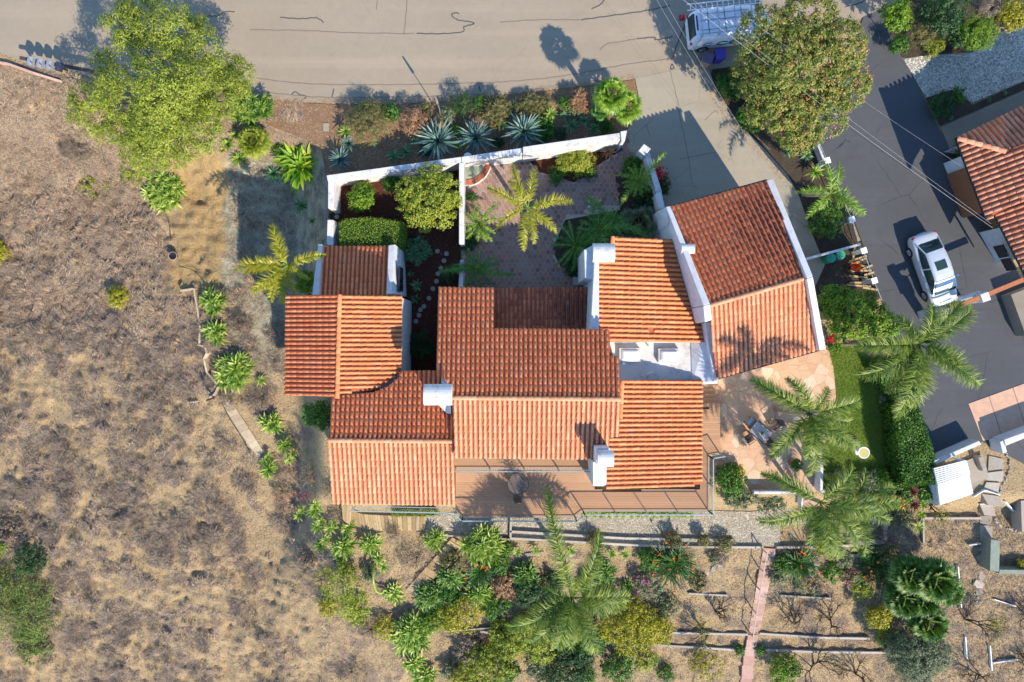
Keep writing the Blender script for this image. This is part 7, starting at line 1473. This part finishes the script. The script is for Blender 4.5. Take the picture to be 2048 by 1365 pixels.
b = under(346, 512, .4); pt = thing('plant_pot', 'black round pot with a red rim standing on the sandy slope', 'pot', b); m = MB(); m.lathe((0, 0, 0), [(.15, 0), (.24, .42), (.26, .45), (.2, .45), (.19, .36)], 18); loc_mesh(m, 'pot', M['darkmetal'], pt); m = MB(); m.tube([(.27 * math.cos(a), .27 * math.sin(a) - .02, .44) for a in np.linspace(0, 2 * PI, 20)], .02, 5, cap=False); loc_mesh(m, 'rim', M['stepbrick'], pt)
def potted(label, px, py, top, r, seed, mat='green'):
    b = under(px, py, top); b.z = .05; t_ = thing('potted_tree', label, 'potted plant', b); m = MB(); m.lathe((0, 0, 0), [(.15, 0), (.21, .3), (.23, .34), (.18, .34)], 16); loc_mesh(m, 'pot', M['brick'], t_); m = MB(); m.tube([(0, 0, .3), (0, 0, top - r)], .02, 6); loc_mesh(m, 'stem', M['barkd'], t_); v, f = crown_np([(b.x, b.y, b.z + top - r, r, r, r)], 1300, .08, .05, seed, .1, 14); np_mesh('crown', v, f, M[mat], t_)
potted('potted green ball tree at the lower right corner of the flagstone patio', 1597, 932, 1.3, .34, 150)
for x, y, r in ((1663, 516, .3), (1682, 510, .29)): b = under(x, y, .8); t_ = thing('compost_bin', 'round green compost bin nearer the garage' if x < 1670 else 'round green compost bin nearer the rail fence', 'compost bin', b, 0, 'green compost bins'); m = MB(); m.lathe((0, 0, 0), [(r, 0), (r * .9, .7), (r * .92, .72)], 20); loc_mesh(m, 'body', plain('green_plastic', lc(44, 128, 104), .5), t_); m = MB(); m.lathe((0, 0, .72), [(r * .98, 0), (r * .98, .05), (r * .6, .1), (.05, .12)], 20); m.box((0, 0, .85), (.14, .1, .06)); loc_mesh(m, 'lid', plain('green_plastic_lid', lc(52, 142, 114), .5), t_)
b = under(1712, 535, .5); t_ = thing('orange_cart', 'small orange wheelbarrow among the boards beside the rail fence', 'wheelbarrow', b, -.2); m = MB(); m.add([(-.3, -.24, .5), (.3, -.24, .5), (.3, .24, .5), (-.3, .24, .5), (-.18, -.14, .2), (.14, -.14, .2), (.14, .14, .2), (-.18, .14, .2)], [(4, 5, 1, 0), (5, 6, 2, 1), (6, 7, 3, 2), (7, 4, 0, 3), (7, 6, 5, 4)]); loc_mesh(m, 'tray', plain('orange_paint', lc(214, 100, 34), .5), t_); m = MB(); m.bar((-.1, -.2, .35), (.7, -.26, .45), .04, .04); m.bar((-.1, .2, .35), (.7, .26, .45), .04, .04); m.tube([(-.35, -.05, .18), (-.35, .05, .18)], .18, 14); loc_mesh(m, 'handles_and_wheel', M['darkmetal'], t_)
rr = random.Random(3)
for i in range(12): x, y = 1698 + rr.uniform(0, 34) + i * 1.2, 512 + i * 6; m = MB(); L = rr.uniform(.6, 1.5); m.box((0, 0, .04), (L, .12, .04)); o = m.build('loose_board', M['planks'], None); o.location = P(x, y, .03 + .045 * (i % 3)); o.rotation_euler = (0, 0, rr.choice((.15, .25, 1.3, -.2)) + rr.uniform(-.2, .2)); tag(o, 'weathered loose board lying in the heap beside the rail fence', 'board', 'loose boards beside the rail fence')
m = MB(); p = P(652, 255, .03); m.box((0, 0, .02), (.36, .5, .05)); o = m.build('utility_box_lid', M['conc'], None, bevel=.01); o.location = (p.x, p.y, .01); tag(o, 'pale rectangular utility box lid in the brown soil of the road strip', 'utility lid')
b = under(1398, 655, .1)
edging('pinkish curved kerb at the upper left corner below the road', [(-10, 125), (20, 130), (70, 148), (125, 165)], .12, .14, 'stepbrick', 'kerb', 'kerb', None)
m = MB(); q_ = spline([(442, 800), (455, 830), (480, 870), (500, 905)], 8, False); m.tube([gp(x, y, .12) for x, y in q_], .02, 5); tag(m.build('hose', M['darkmetal'], None, off=gp(442, 800)), 'dark hose lying along the left side of the stone steps', 'hose')
m = MB(); m.tube([gp(x, y, .15) for x, y in spline([(337, 440), (341, 470), (343, 500)], 5, False)], .02, 5); tag(m.build('hose', M['darkmetal'], None, off=gp(340, 470)), 'thin dark hose running down to the black pot', 'hose'); m = MB(); m.tube([gp(x, y, .15) for x, y in spline([(358, 534), (385, 540), (405, 560)], 5, False)], .02, 5); tag(m.build('hose', M['darkmetal'], None, off=gp(340, 470)), 'thin dark hose curving from the black pot to the pale edging', 'hose')
m = MB(); p = gp(430, 795); m.bar(p, p + V(.12, -.08, 1.5), .09, .09); tag(m.build('wooden_post', M['barkd'], None, off=p), 'leaning brown wooden post at the top of the stone steps', 'post')
for x, y in ((1178, 405), (1178, 415)): m = MB(); m.lathe((0, 0, 0), [(.09, 0), (.09, .04), (.05, .05)], 12); o = m.build('garden_lamp', M['rim'], None); o.location = P(x, y, .04); tag(o, 'small round pale ground lamp on the hexagon paving', 'lamp', 'ground lamps on the courtyard paving')
